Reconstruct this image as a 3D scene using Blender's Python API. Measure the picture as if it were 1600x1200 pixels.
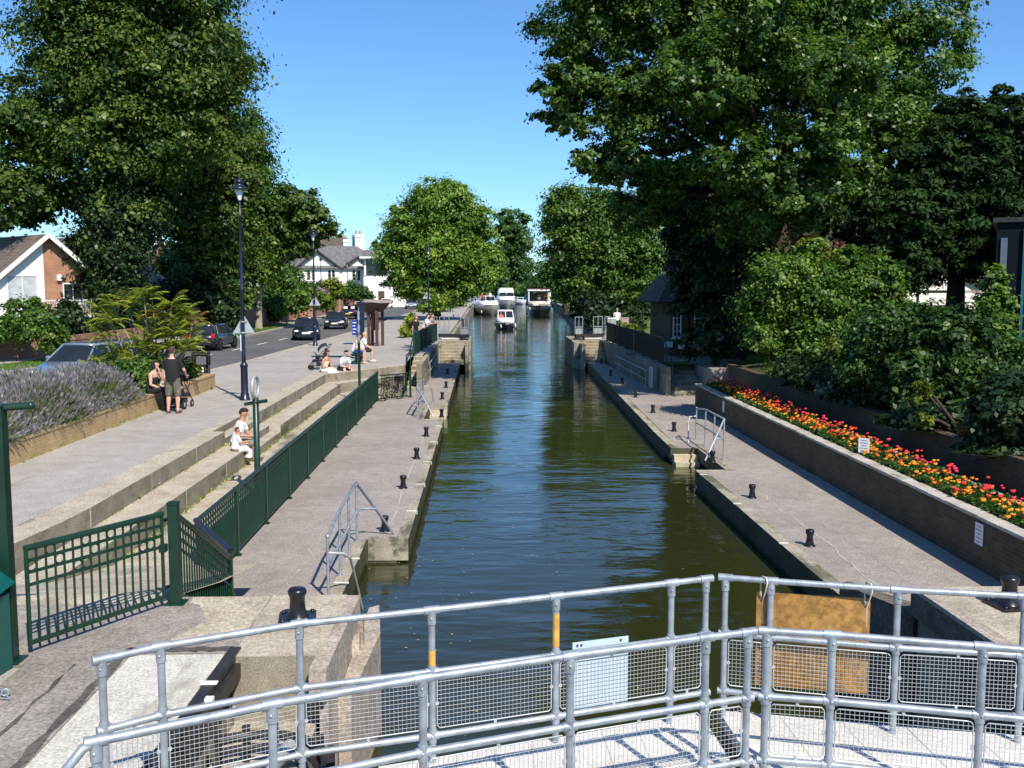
import bpy, math, random
import numpy as np
from mathutils import Vector, Matrix, Euler
for _o in list(bpy.data.objects): bpy.data.objects.remove(_o)
SC = bpy.context.scene
COL = SC.collection
PI = math.pi
# ------------------------------------------------------------------ camera, sky, sun, exposure
PITCH = math.atan(155 / 1555.0); YAW = math.atan(45 / 1555.0 * math.cos(PITCH)); CAM_Z = 3.5
cam_d = bpy.data.cameras.new('camera'); cam = bpy.data.objects.new('camera', cam_d); COL.objects.link(cam)
cam.location = (0, 0, CAM_Z); cam.rotation_euler = (PI / 2 - PITCH, 0, -YAW)
cam_d.sensor_width = 36; cam_d.lens = 1555 / 1600 * 36; cam_d.clip_end = 6000; cam_d.clip_start = .05
SC.camera = cam
SUN_EL = math.radians(46.5)
SUN_AZ = (0.43, -0.90)                       # ground direction towards the sun
world = bpy.data.worlds.new('World'); SC.world = world; world.use_nodes = True
_nt = world.node_tree; _bg = _nt.nodes['Background']
_sky = _nt.nodes.new('ShaderNodeTexSky'); _sky.sky_type = 'NISHITA'; _sky.sun_disc = False
_sky.sun_elevation = SUN_EL; _sky.sun_rotation = math.atan2(SUN_AZ[0], SUN_AZ[1])
_sky.air_density = 1.0; _sky.dust_density = 0.12; _sky.ozone_density = 4.0; _sky.altitude = 0
_tint = _nt.nodes.new('ShaderNodeMix'); _tint.data_type = 'RGBA'; _tint.blend_type = 'MULTIPLY'; _tint.inputs[0].default_value = 1.0; _tint.inputs[7].default_value = (.68, .97, 1.24, 1)
_nt.links.new(_sky.outputs[0], _tint.inputs[6]); _nt.links.new(_tint.outputs[2], _bg.inputs[0]); _bg.inputs[1].default_value = 0.108
sun_d = bpy.data.lights.new('sun', 'SUN'); sun = bpy.data.objects.new('sun', sun_d); COL.objects.link(sun)
sun_d.energy = 5.0; sun_d.angle = math.radians(.5); sun_d.color = (1, .93, .82)
_sv = Vector((SUN_AZ[0], SUN_AZ[1], 0)).normalized() * math.cos(SUN_EL) + Vector((0, 0, math.sin(SUN_EL)))
sun.rotation_euler = _sv.to_track_quat('Z', 'Y').to_euler(); sun.location = (30, -60, 60)
SC.view_settings.view_transform = 'Standard'; SC.view_settings.look = 'None'
SC.view_settings.exposure = 0.32; SC.view_settings.gamma = 1
try:
    SC.cycles.use_denoising = True; SC.cycles.max_bounces = 6; SC.cycles.transparent_max_bounces = 6
    SC.cycles.diffuse_bounces = 3; SC.cycles.glossy_bounces = 3; SC.cycles.caustics_reflective = False; SC.cycles.caustics_refractive = False
except Exception: pass

# ------------------------------------------------------------------ measuring helpers (photo pixel -> place on a plane)
_cp, _sp, _cs, _ss = math.cos(PITCH), math.sin(PITCH), math.cos(YAW), math.sin(YAW)
_R = Vector((_cs, -_ss, 0)); _F = Vector((_ss * _cp, _cs * _cp, -_sp)); _U = _R.cross(_F)
def _ray(x, y): return _R * ((x - 800) / 1555) - _U * ((y - 600) / 1555) + _F
def G(x, y, z=0.0):
    d = _ray(x, y); return d * ((z - CAM_Z) / d.z) + Vector((0, 0, CAM_Z))
def GY(x, y, Y):
    d = _ray(x, y); return d * (Y / d.y) + Vector((0, 0, CAM_Z))

# ------------------------------------------------------------------ objects
def tag(o, label=None, cat=None, group=None, kind=None):
    if label: o['label'] = label
    if cat: o['category'] = cat
    if group: o['group'] = group
    if kind: o['kind'] = kind
    return o
def thing(name, label, cat, loc=(0, 0, 0), rz=0.0, group=None):
    o = bpy.data.objects.new(name, None); COL.objects.link(o)
    o.location = loc; o.rotation_euler = (0, 0, rz); o.empty_display_size = .2
    return tag(o, label, cat, group)
def copy_tree(o, parent=None):
    c = o.copy(); COL.objects.link(c)
    c.parent = parent
    for ch in list(o.children): copy_tree(ch, c)
    return c
def again(o, loc, rz=None, label=None):
    c = copy_tree(o); c.location = loc
    if rz is not None: c.rotation_euler = (0, 0, rz)
    if label: c['label'] = label
    return c

class MB:
    """collects boxes, bars, tubes ... and links them as ONE mesh object"""
    def __init__(s): s.v = []; s.f = []; s.m = []; s.sm = []
    def add(s, vs, fs, mi=0, smooth=False):
        b = len(s.v); s.v.extend([tuple(p) for p in vs])
        for f in fs: s.f.append([b + i for i in f]); s.m.append(mi); s.sm.append(smooth)
        return s
    def box(s, c, d, rz=0.0, mi=0, M=None):
        hx, hy, hz = d[0] / 2, d[1] / 2, d[2] / 2
        vs = [Vector((x, y, z)) for x in (-hx, hx) for y in (-hy, hy) for z in (-hz, hz)]
        if M is None: M = Matrix.Rotation(rz, 3, 'Z')
        vs = [M @ v + Vector(c) for v in vs]
        return s.add(vs, [(0, 1, 3, 2), (4, 6, 7, 5), (0, 4, 5, 1), (2, 3, 7, 6), (0, 2, 6, 4), (1, 5, 7, 3)], mi)
    def bx(s, x0, x1, y0, y1, z0, z1, mi=0):
        return s.box(((x0 + x1) / 2, (y0 + y1) / 2, (z0 + z1) / 2), (x1 - x0, y1 - y0, z1 - z0), 0, mi)
    def bar(s, a, b, w, h, mi=0):
        a = Vector(a); b = Vector(b); d = b - a; L = d.length
        if L < 1e-6: return s
        d.normalize(); up = Vector((0, 0, 1))
        if abs(d.z) > .99: up = Vector((0, 1, 0))
        x = d.cross(up).normalized(); z = x.cross(d).normalized()
        M = Matrix((x, d, z)).transposed()
        return s.box((a + b) / 2, (w, L, h), 0, mi, M)
    def tube(s, a, b, r, n=8, r2=None, mi=0, cap=True):
        return s.path([a, b], r, n, mi, r2, cap)
    def path(s, pts, r, n=8, mi=0, r2=None, cap=True, radii=None):
        pts = [Vector(p) for p in pts]; k = len(pts); rings = []; px = None
        for i, p in enumerate(pts):
            d = (pts[min(i + 1, k - 1)] - pts[max(i - 1, 0)])
            if d.length < 1e-9: d = Vector((0, 0, 1))
            d.normalize()
            if px is None:
                up = Vector((0, 0, 1)) if abs(d.z) < .95 else Vector((0, 1, 0))
                x = d.cross(up).normalized()
            else:
                x = (px - d * px.dot(d)).normalized()
            px = x; y = d.cross(x)
            rr = radii[i] if radii else (r + (r2 - r) * i / (k - 1) if r2 is not None else r)
            sc = 1.0
            if 0 < i < k - 1:
                c = (pts[i + 1] - p).normalized().dot((p - pts[i - 1]).normalized())
                sc = 1 / max(.5, math.sqrt(max(0, (1 + c) / 2)))
            rings.append([p + (x * math.cos(2 * PI * j / n) + y * math.sin(2 * PI * j / n)) * rr * (sc if not radii else 1) for j in range(n)])
        vs = [q for ring in rings for q in ring]; fs = []
        for i in range(k - 1):
            for j in range(n):
                fs.append((i * n + j, i * n + (j + 1) % n, (i + 1) * n + (j + 1) % n, (i + 1) * n + j))
        s.add(vs, fs, mi, True)
        if cap:
            s.add(rings[0], [tuple(reversed(range(n)))], mi); s.add(rings[-1], [tuple(range(n))], mi)
        return s
    def lathe(s, prof, c=(0, 0, 0), n=16, mi=0, M=None, smooth=True):
        vs = []
        for r, z in prof:
            for j in range(n):
                v = Vector((r * math.cos(2 * PI * j / n), r * math.sin(2 * PI * j / n), z))
                if M is not None: v = M @ v
                vs.append(v + Vector(c))
        fs = [(i * n + j, i * n + (j + 1) % n, (i + 1) * n + (j + 1) % n, (i + 1) * n + j) for i in range(len(prof) - 1) for j in range(n)]
        s.add(vs, fs, mi, smooth)
        if prof[0][0] > 1e-4: s.add(vs[:n], [tuple(reversed(range(n)))], mi)
        if prof[-1][0] > 1e-4: s.add(vs[-n:], [tuple(range(n))], mi)
        return s
    def ell(s, c, r, n=12, k=8, mi=0, M=None):
        prof = [(math.sin(PI * i / k), -math.cos(PI * i / k)) for i in range(k + 1)]
        S = Matrix.Diagonal(Vector(r))
        return s.lathe([(max(a, 1e-5), b) for a, b in prof], c, n, mi, (M @ S) if M is not None else S)
    def prism(s, poly, z0, z1, mi=0, side=None, M=None, t=(0, 0, 0)):
        """poly: list of (x, y), any winding; extruded along z"""
        a = sum(poly[i][0] * poly[(i + 1) % len(poly)][1] - poly[(i + 1) % len(poly)][0] * poly[i][1] for i in range(len(poly)))
        if a < 0: poly = list(reversed(poly))
        n = len(poly)
        vs = [Vector((p[0], p[1], z0)) for p in poly] + [Vector((p[0], p[1], z1)) for p in poly]
        if M is not None: vs = [M @ v for v in vs]
        vs = [v + Vector(t) for v in vs]
        s.add(vs, [tuple(reversed(range(n)))], mi if side is None else side); s.add(vs, [tuple(range(n, 2 * n))], mi)
        s.add(vs, [(i, (i + 1) % n, n + (i + 1) % n, n + i) for i in range(n)], mi if side is None else side)
        return s
    def loft(s, rings, mi=0, smooth=True, caps=True, closed=True):
        n = len(rings[0]); vs = [p for r in rings for p in r]
        fs = [(i * n + j, i * n + (j + 1) % n, (i + 1) * n + (j + 1) % n, (i + 1) * n + j) for i in range(len(rings) - 1) for j in range(n if closed else n - 1)]
        s.add(vs, fs, mi, smooth)
        if caps: s.add(rings[0], [tuple(reversed(range(n)))], mi); s.add(rings[-1], [tuple(range(n))], mi)
        return s
    def quad(s, a, b, c, d, mi=0): return s.add([a, b, c, d], [(0, 1, 2, 3)], mi)
    def build(s, name, mats, parent=None, at=None, rz=0.0, bevel=0.0, recalc=True):
        me = bpy.data.meshes.new(name)
        vs = s.v
        if at is not None and parent is None and rz == 0: vs = [(v[0] - at[0], v[1] - at[1], v[2] - at[2]) for v in vs]
        me.from_pydata(vs, [], s.f)
        if not isinstance(mats, (list, tuple)): mats = [mats]
        for m in mats: me.materials.append(m)
        if len(mats) > 1: me.polygons.foreach_set('material_index', s.m)
        me.polygons.foreach_set('use_smooth', s.sm)
        me.update(); me.validate()
        o = bpy.data.objects.new(name, me); COL.objects.link(o)
        if parent is not None: o.parent = parent
        if at is not None: o.location = at
        if rz: o.rotation_euler = (0, 0, rz)
        if bevel:
            b = o.modifiers.new('bevel', 'BEVEL'); b.width = bevel; b.segments = 2; b.limit_method = 'ANGLE'
        return o

# ------------------------------------------------------------------ materials
def new_mat(name):
    m = bpy.data.materials.new(name); m.use_nodes = True
    return m, m.node_tree.nodes, m.node_tree.links, m.node_tree.nodes['Principled BSDF']
def _pos(N, L, scale=(1, 1, 1), local=False, rot=(0, 0, 0)):
    mp = N.new('ShaderNodeMapping'); mp.inputs['Scale'].default_value = scale; mp.inputs['Rotation'].default_value = rot
    if local:
        t = N.new('ShaderNodeTexCoord'); L.new(t.outputs['Object'], mp.inputs[0])
    else:
        g = N.new('ShaderNodeNewGeometry'); L.new(g.outputs['Position'], mp.inputs[0])
    return mp.outputs[0]
def _noise(N, L, vec, scale, detail=4, rough=.6):
    n = N.new('ShaderNodeTexNoise'); n.inputs['Scale'].default_value = scale; n.inputs['Detail'].default_value = detail; n.inputs['Roughness'].default_value = rough
    L.new(vec, n.inputs['Vector']); return n.outputs[0]
def _ramp(N, L, fac, stops):
    r = N.new('ShaderNodeValToRGB'); e = r.color_ramp.elements
    while len(e) < len(stops): e.new(.5)
    for k, (p, c) in enumerate(stops): e[k].position = p; e[k].color = (c[0], c[1], c[2], 1)
    L.new(fac, r.inputs[0]); return r.outputs[0]
def _mix(N, L, fac, a, b, mode='MIX'):
    m = N.new('ShaderNodeMix'); m.data_type = 'RGBA'; m.blend_type = mode
    for k, x in ((0, fac), (6, a), (7, b)):
        if isinstance(x, (int, float)): m.inputs[k].default_value = x
        elif isinstance(x, tuple): m.inputs[k].default_value = (x[0], x[1], x[2], 1)
        else: L.new(x, m.inputs[k])
    return m.outputs[2]
def _bump(N, L, P, h, strength=.3, dist=.02):
    b = N.new('ShaderNodeBump'); b.inputs['Strength'].default_value = strength; b.inputs['Distance'].default_value = dist
    L.new(h, b.inputs['Height']); L.new(b.outputs[0], P.inputs['Normal'])
def paint(name, c, rough=.45, metal=0.0, var=.12, scale=6, bump=0.0, coat=0.0, local=True):
    m, N, L, P = new_mat(name)
    v = _pos(N, L, local=local); n = _noise(N, L, v, scale, 5)
    L.new(_ramp(N, L, n, [(.3, tuple(x * (1 - var) for x in c)), (.7, tuple(min(1, x * (1 + var)) for x in c))]), P.inputs['Base Color'])
    P.inputs['Roughness'].default_value = rough; P.inputs['Metallic'].default_value = metal
    if coat: P.inputs['Coat Weight'].default_value = coat
    if bump: _bump(N, L, P, _noise(N, L, v, scale * 8, 4), bump, .01)
    return m
def ground_mat(name, base, dark, light, scale=.5, grain=60, bump=.25, rough=.9, stain=None):
    m, N, L, P = new_mat(name)
    v = _pos(N, L)
    big = _noise(N, L, v, scale, 6, .65); fine = _noise(N, L, v, grain, 3, .7)
    c = _ramp(N, L, big, [(.25, dark), (.5, base), (.75, light)])
    mid = _noise(N, L, v, scale * 6.5, 5, .7)
    c = _mix(N, L, .32, c, _ramp(N, L, mid, [(.32, (.30, .295, .29)), (.68, (.70, .70, .69))]), 'OVERLAY')
    c = _mix(N, L, .55, c, _ramp(N, L, fine, [(.36, (.22, .22, .22)), (.64, (.80, .80, .80))]), 'OVERLAY')
    if stain:
        s = _ramp(N, L, _noise(N, L, _pos(N, L, (1, .25, 1)), stain[1], 5, .7), [(stain[2], (0, 0, 0)), (stain[2] + .1, (1, 1, 1))])
        c = _mix(N, L, s, c, stain[0])
    L.new(c, P.inputs['Base Color']); P.inputs['Roughness'].default_value = rough
    P.inputs['Specular IOR Level'].default_value = .25
    _bump(N, L, P, fine, bump, .01)
    return m
def brick_mat(name, c1, c2, mortar, bw=.225, bh=.075, axis='xz', local=False, dirt=.4):
    m, N, L, P = new_mat(name)
    g = N.new('ShaderNodeTexCoord') if local else N.new('ShaderNodeNewGeometry')
    sp = N.new('ShaderNodeSeparateXYZ'); L.new(g.outputs['Object' if local else 'Position'], sp.inputs[0])
    cb = N.new('ShaderNodeCombineXYZ')
    ad = N.new('ShaderNodeMath'); ad.operation = 'ADD'; L.new(sp.outputs[0], ad.inputs[0]); L.new(sp.outputs[1], ad.inputs[1])
    L.new(ad.outputs[0], cb.inputs[0]); L.new(sp.outputs[2], cb.inputs[1])
    b = N.new('ShaderNodeTexBrick'); b.inputs['Scale'].default_value = 1; b.inputs['Brick Width'].default_value = bw; b.inputs['Row Height'].default_value = bh
    b.inputs['Mortar Size'].default_value = .008; b.inputs['Color1'].default_value = (*c1, 1); b.inputs['Color2'].default_value = (*c2, 1); b.inputs['Mortar'].default_value = (*mortar, 1)
    L.new(cb.outputs[0], b.inputs['Vector'])
    n = _noise(N, L, _pos(N, L), 1.3, 6, .7)
    c = _mix(N, L, dirt, b.outputs[0], _ramp(N, L, n, [(.3, (.15, .14, .12)), (.7, (.75, .73, .7))]), 'OVERLAY')
    L.new(c, P.inputs['Base Color']); P.inputs['Roughness'].default_value = .9
    _bump(N, L, P, b.outputs['Fac'], -.5, .01)
    return m
def leaf_mat(name, c_dark, c_mid, c_light, trans=.35, rough=.45, spec=.35):
    m, N, L, P = new_mat(name)
    at = N.new('ShaderNodeAttribute'); at.attribute_name = 'tint'
    n = _noise(N, L, _pos(N, L), .55, 3)
    mt = N.new('ShaderNodeMath'); mt.operation = 'MULTIPLY_ADD'; L.new(n, mt.inputs[0]); mt.inputs[1].default_value = .7; L.new(at.outputs['Fac'], mt.inputs[2])
    m2 = N.new('ShaderNodeMath'); m2.operation = 'SUBTRACT'; L.new(mt.outputs[0], m2.inputs[0]); m2.inputs[1].default_value = .35
    c = _ramp(N, L, m2.outputs[0], [(.1, c_dark), (.5, c_mid), (.92, c_light)])
    L.new(c, P.inputs['Base Color']); P.inputs['Roughness'].default_value = rough; P.inputs['Specular IOR Level'].default_value = spec
    tr = N.new('ShaderNodeBsdfTranslucent'); c2 = _mix(N, L, 1.0, c, (1.25, 1.35, .55), 'MULTIPLY'); L.new(c2, tr.inputs[0])
    mx = N.new('ShaderNodeMixShader'); mx.inputs[0].default_value = trans
    L.new(P.outputs[0], mx.inputs[1]); L.new(tr.outputs[0], mx.inputs[2]); L.new(mx.outputs[0], N['Material Output'].inputs[0])
    return m
def roof_mat(name, c1, c2, bw=.3, bh=.2):
    return brick_mat(name, c1, c2, tuple(x * .4 for x in c1), bw, bh, local=True, dirt=.5)

M = {}
M['asphalt'] = ground_mat('promenade_asphalt', (.36, .328, .292), (.31, .28, .248), (.40, .368, .33), .35, 34, .3, stain=((.22, .20, .18), .5, .62))
M['road'] = ground_mat('road_asphalt', (.115, .113, .112), (.085, .085, .086), (.15, .147, .143), .3, 60, .3)
M['quay'] = ground_mat('quay_asphalt', (.305, .268, .236), (.255, .223, .195), (.355, .315, .28), .6, 34, .3, stain=((.34, .31, .275), .7, .60))
M['platform'] = ground_mat('platform_tarmac', (.275, .245, .212), (.19, .168, .145), (.36, .325, .285), 1.1, 30, .4, stain=((.13, .12, .11), .9, .62))
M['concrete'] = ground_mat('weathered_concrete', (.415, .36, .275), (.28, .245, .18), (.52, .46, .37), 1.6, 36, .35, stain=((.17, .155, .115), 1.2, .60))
M['concrete_face'] = ground_mat('mossy_shade_concrete_face', (.25, .22, .165), (.155, .137, .10), (.34, .305, .235), 1.5, 60, .35, stain=((.11, .10, .06), 1.5, .55))
M['pale_concrete'] = ground_mat('pale_concrete', (.55, .52, .45), (.44, .41, .345), (.64, .61, .55), 1.3, 34, .3, stain=((.36, .33, .265), 1.6, .58))
M['patch'] = ground_mat('worn_concrete_patch', (.43, .375, .28), (.33, .28, .20), (.52, .47, .37), 1.8, 30, .3, stain=((.27, .235, .18), 2.2, .56))
M['tarmac_dark'] = ground_mat('dark_tarmac_seam', (.10, .088, .075), (.06, .054, .047), (.15, .135, .115), 2, 30, .4)
M['edge'] = ground_mat('quay_edge_stone', (.33, .295, .225), (.17, .155, .11), (.45, .41, .33), 2.2, 50, .5, stain=((.12, .115, .075), 2.0, .52))
M['wet_wall'] = ground_mat('wet_lock_wall', (.075, .07, .043), (.035, .035, .02), (.13, .12, .075), 1.8, 30, .6, .6)
M['stone_steps'] = ground_mat('lock_steps_stone', (.50, .43, .29), (.36, .31, .20), (.58, .51, .37), 1.5, 60, .3)
M['grass'] = ground_mat('grass', (.10, .155, .025), (.06, .10, .015), (.16, .20, .04), .8, 40, .8, 1)
M['soil'] = ground_mat('soil', (.07, .05, .035), (.04, .03, .02), (.10, .075, .05), 3, 30, .8, 1)
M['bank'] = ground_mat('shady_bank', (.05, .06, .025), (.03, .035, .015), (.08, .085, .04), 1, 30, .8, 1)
M['white_line'] = paint('road_paint', (.72, .70, .64), .7, 0, .15, 3)
M['kerb'] = ground_mat('kerb_stone', (.42, .37, .30), (.33, .29, .23), (.5, .45, .37), 1, 40, .2)
M['timber'] = ground_mat('weathered_timber', (.38, .32, .26), (.22, .185, .145), (.50, .44, .37), 3, 25, .6)
M['dark_timber'] = ground_mat('wet_shade_timber', (.13, .11, .085), (.06, .055, .04), (.2, .175, .13), 3, 25, .6)  # dark as wet wood; on the right fender it paints in the shade
M['green'] = paint('dark_green_paint', (.007, .033, .019), .36, 0, .25, 4)
M['green2'] = paint('green_panel_paint', (.006, .032, .019), .42, 0, .3, 3)
M['teal'] = paint('teal_plastic', (.003, .085, .07), .35, 0, .1, 3)
M['grime'] = paint('grimy_joint', (.16, .14, .11), .9)
M['galv'] = paint('galvanised_steel', (.37, .41, .45), .45, .45, .28, 9, .2)
M['galv_dull'] = paint('dull_galvanised', (.42, .43, .42), .55, .4, .2, 12, .15)
M['wire'] = paint('zinc_wire', (.55, .57, .58), .5, .4, .1, 20)
M['black_iron'] = paint('black_painted_iron', (.012, .012, .015), .28, 0, .4, 12, .1)
M['navy_iron'] = paint('navy_painted_iron', (.012, .016, .036), .3, 0, .3, 8)
M['steel_dark'] = paint('oiled_steel', (.045, .042, .04), .5, .4, .4, 8, .2)
M['rust'] = paint('rusty_steel', (.19, .10, .06), .8, .1, .4, 8, .3)
M['deck'] = ground_mat('pale_deck_boards', (.64, .61, .56), (.52, .49, .44), (.73, .70, .65), 1.6, 40, .25, stain=((.40, .36, .30), 2.4, .63))
M['yellow'] = paint('yellow_paint', (.62, .36, .07), .6, 0, .25, 10)
M['white'] = paint('white_paint', (.80, .80, .78), .5, 0, .06, 4)
M['white_gloss'] = paint('white_gelcoat', (.82, .83, .83), .25, 0, .04, 3, 0, .3)
M['render'] = ground_mat('white_render', (.80, .79, .76), (.72, .71, .68), (.84, .83, .81), 1, 25, .1)
M['wood_brown'] = paint('brown_stained_wood', (.075, .032, .022), .6, 0, .35, 8, .2)
M['glass'] = paint('dark_window_glass', (.018, .022, .028), .05, 0, .2, 1)
M['curtain'] = paint('pale_net_curtain', (.45, .47, .50), .15, 0, .25, 2)
M['rubber'] = paint('tyre_rubber', (.015, .015, .016), .85)
M['alloy'] = paint('alloy_wheel', (.62, .62, .63), .3, .5)
M['chrome'] = paint('chrome', (.7, .7, .7), .15, .9)
M['sign_grey'] = paint('grey_sign_back', (.42, .46, .49), .5, .2, .08, 5)
M['sign_white'] = paint('white_notice', (.78, .79, .80), .5, 0, .05, 5)
M['sign_blue'] = paint('blue_sign', (.012, .035, .26), .4, 0, .1, 5)
M['ink'] = paint('faded_print', (.28, .30, .34), .6)
M['ink_dark'] = paint('dark_print', (.05, .05, .06), .6)
M['brick_buff'] = brick_mat('buff_brick', (.44, .29, .13), (.50, .34, .165), (.34, .26, .15))
M['brick_cap'] = ground_mat('buff_brick_capping', (.43, .30, .15), (.35, .24, .115), (.5, .37, .21), 2, 40, .3)
M['brick_dark'] = brick_mat('weathered_shade_brown_brick', (.062, .044, .024), (.098, .070, .038), (.10, .088, .062), dirt=.5)  # brown brick darkened so the colour holds the deep shade on these walls
M['brick_red'] = brick_mat('red_brick', (.30, .115, .065), (.36, .15, .085), (.36, .30, .25))
M['brick_house'] = brick_mat('orange_brown_brick', (.36, .15, .075), (.42, .19, .10), (.36, .28, .22))
M['coping'] = ground_mat('coping_stone', (.42, .39, .32), (.29, .265, .21), (.55, .52, .45), 2, 50, .4, stain=((.22, .20, .15), 3, .55))
M['tile_brown'] = roof_mat('brown_roof_tiles', (.13, .098, .082), (.175, .135, .11))
M['tile_grey'] = roof_mat('grey_slate', (.13, .125, .135), (.18, .175, .185))
M['plywood'] = ground_mat('weathered_plywood', (.345, .185, .055), (.30, .155, .042), (.39, .215, .07), .9, 16, .1, .6, stain=((.50, .36, .19), 3.2, .68))
M['rope'] = paint('natural_rope', (.62, .56, .44), .9)
M['skin'] = paint('skin', (.62, .36, .26), .55, 0, .06, 12)
M['skin_tan'] = paint('tanned_skin', (.50, .25, .155), .55, 0, .06, 12)
M['skin_face'] = paint('facial_features', (.13, .06, .045), .5)
M['black_plastic'] = paint('black_plastic', (.015, .015, .017), .4)
M['red_lens'] = paint('red_lens', (.5, .012, .012), .2)
M['lamp_lens'] = paint('clear_lamp_lens', (.8, .82, .84), .35, 0)
M['amber_plate'] = paint('yellow_number_plate', (.75, .50, .03), .4)
M['bark'] = ground_mat('bark', (.06, .047, .034), (.035, .028, .02), (.095, .077, .057), 2, 12, 1, 1)
M['bark_pale'] = ground_mat('pale_bark', (.30, .26, .20), (.20, .17, .125), (.40, .36, .29), 2, 10, .8, 1)
def cloth(name, c, var=.1): return paint(name, c, .9, 0, var, 14, .15)
# ================================================================== THE SETTING
WZ, QZ = -1.65, -1.2
def interp(tab, y):
    for (a, b), (c, d) in zip(tab, tab[1:]):
        if a <= y <= c: return b + (d - b) * (y - a) / (c - a)
    return tab[0][1] if y < tab[0][0] else tab[-1][1]
KERB = [(-40, -17), (5, -13.6), (20, -12.6), (41, -11.37), (46, -10.97), (83, -9.6), (150, -9.3), (420, -10)]
ROADL = [(-40, -30), (5, -25.5), (20, -22.6), (42.5, -19.0), (55, -17.2), (68, -16.4), (83, -16.6), (150, -18.2), (420, -22)]
BANKL = [(66, -2.2), (150, -2.0), (230, -1.0), (300, 4), (420, 20)]
BANKR = [(66, 7.4), (90, 9.6), (160, 13.2), (230, 16), (300, 22), (420, 44)]
YS = [-40, 5, 20, 30, 41, 42.5, 46, 55, 68, 83, 110, 150, 200, 260, 330, 420]
def strip(name, fa, fb, ys, z, mat, kind='structure', parent=None, zb=None):
    b = MB()
    for y0, y1 in zip(ys, ys[1:]):
        b.quad((fa(y0), y0, z), (fb(y0), y0, z), (fb(y1), y1, z), (fa(y1), y1, z))
    o = b.build(name, mat); o['kind'] = kind; return o
# ground: one sheet with the canal cut out of it
g = MB()
LB = [(-40, -6.7), (44.2, -6.7), (44.3, -3.7), (66, -3.7), (66.1, -2.3), (150, -2.1), (230, -1.1), (300, 3.9), (420, 19.9)]
RB = [(-40, 11.0), (44, 10.7), (44.1, 8.3), (66, 8.3), (66.1, 7.5), (90, 9.7), (160, 13.3), (230, 16.1), (300, 22.1), (420, 44.1)]
for (a, b), (c, d) in zip(LB, LB[1:]): g.quad((-900, a, -.16), (b, a, -.16), (d, c, -.16), (-900, c, -.16))
for (a, b), (c, d) in zip(RB, RB[1:]): g.quad((b, a, -.06), (900, a, -.06), (900, c, -.06), (d, c, -.06))
g.quad((-900, 420, -.16), (900, 420, -.16), (900, 3000, -.16), (-900, 3000, -.16)); g.quad((-900, -300, -.16), (900, -300, -.16), (900, -40, -.16), (-900, -40, -.16))
tag(g.build('ground', M['grass']), kind='structure')
# water of the lock and the canal
wm, N, L, P = new_mat('canal_water')
P.inputs['Base Color'].default_value = (.024, .028, .008, 1); P.inputs['Roughness'].default_value = .035; P.inputs['IOR'].default_value = 1.42
v1 = _pos(N, L, (.50, 1.15, 1)); v2 = _pos(N, L, (1.0, 2.4, 1), rot=(0, 0, .35)); v3 = _pos(N, L, (.12, .3, 1))
n1 = _noise(N, L, v1, 1.25, 2, .5); n2 = _noise(N, L, v2, 2.8, 3, .5); n3 = _noise(N, L, v3, 1.0, 2, .5)
a1 = N.new('ShaderNodeMath'); a1.operation = 'MULTIPLY_ADD'; L.new(n2, a1.inputs[0]); a1.inputs[1].default_value = .20; L.new(n1, a1.inputs[2])
a2 = N.new('ShaderNodeMath'); a2.operation = 'MULTIPLY'; L.new(a1.outputs[0], a2.inputs[0]); L.new(_ramp(N, L, n3, [(.30, (.40, .40, .40)), (.62, (1, 1, 1))]), a2.inputs[1])
_bump(N, L, P, a2.outputs[0], .27, .15)
w = MB()
for y0, y1 in zip(range(-40, 420, 20), range(-20, 440, 20)): w.quad((-12, y0, WZ), (60, y0, WZ), (60, y1, WZ), (-12, y1, WZ))
tag(w.build('water', wm), kind='structure')
def patch_mat_green():
    return None
# promenade
prom = MB()
YP = [-40, 5, 8.95, 9.0, 10.85, 11, 13.8, 20, 30, 39.1]
EDG = [(-40, -4.2), (5, -4.2), (8.96, -4.2), (8.99, -6.75), (11, -6.75), (13.8, -6.65), (15.2, -6.62), (39.1, -6.62)]
for y0, y1 in zip(YP, YP[1:]): prom.quad((interp(KERB, y0), y0, 0), (interp(EDG, y0), y0, 0), (interp(EDG, y1), y1, 0), (interp(KERB, y1), y1, 0))
E2 = [(39.1, -6.62), (39.8, -6.62), (43.9, -3.85), (44.0, -3.5), (49.5, -3.5), (49.6, -3.02), (62.5, -2.75), (66, -2.75), (66.1, -2.45), (150, -2.3), (230, -1.3), (300, 3.7)]
ys = [a for a, b in E2] + [46, 55, 83, 110, 260]; ys = sorted(set(ys))
for y0, y1 in zip(ys, ys[1:]): prom.quad((interp(KERB, y0), y0, 0), (interp(E2, y0), y0, 0), (interp(E2, y1), y1, 0), (interp(KERB, y1), y1, 0))
prom.quad((-4.2, -40, 0), (-2.2, -40, 0), (-2.2, 6, 0), (-4.2, 6, 0))
tag(prom.build('promenade', M['asphalt']), kind='structure')
# thin surface joints across the promenade
j = MB()
for y, x1 in ((33.6, -6.8), (45.2, -4.2), (55.5, -3.2)):
    j.quad((interp(KERB, y) + .1, y - .03, .004), (x1, y - .03, .004), (x1, y + .03, .004), (interp(KERB, y) + .1, y + .03, .004))
tag(j.build('promenade_joint', M['edge']), kind='structure')
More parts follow.
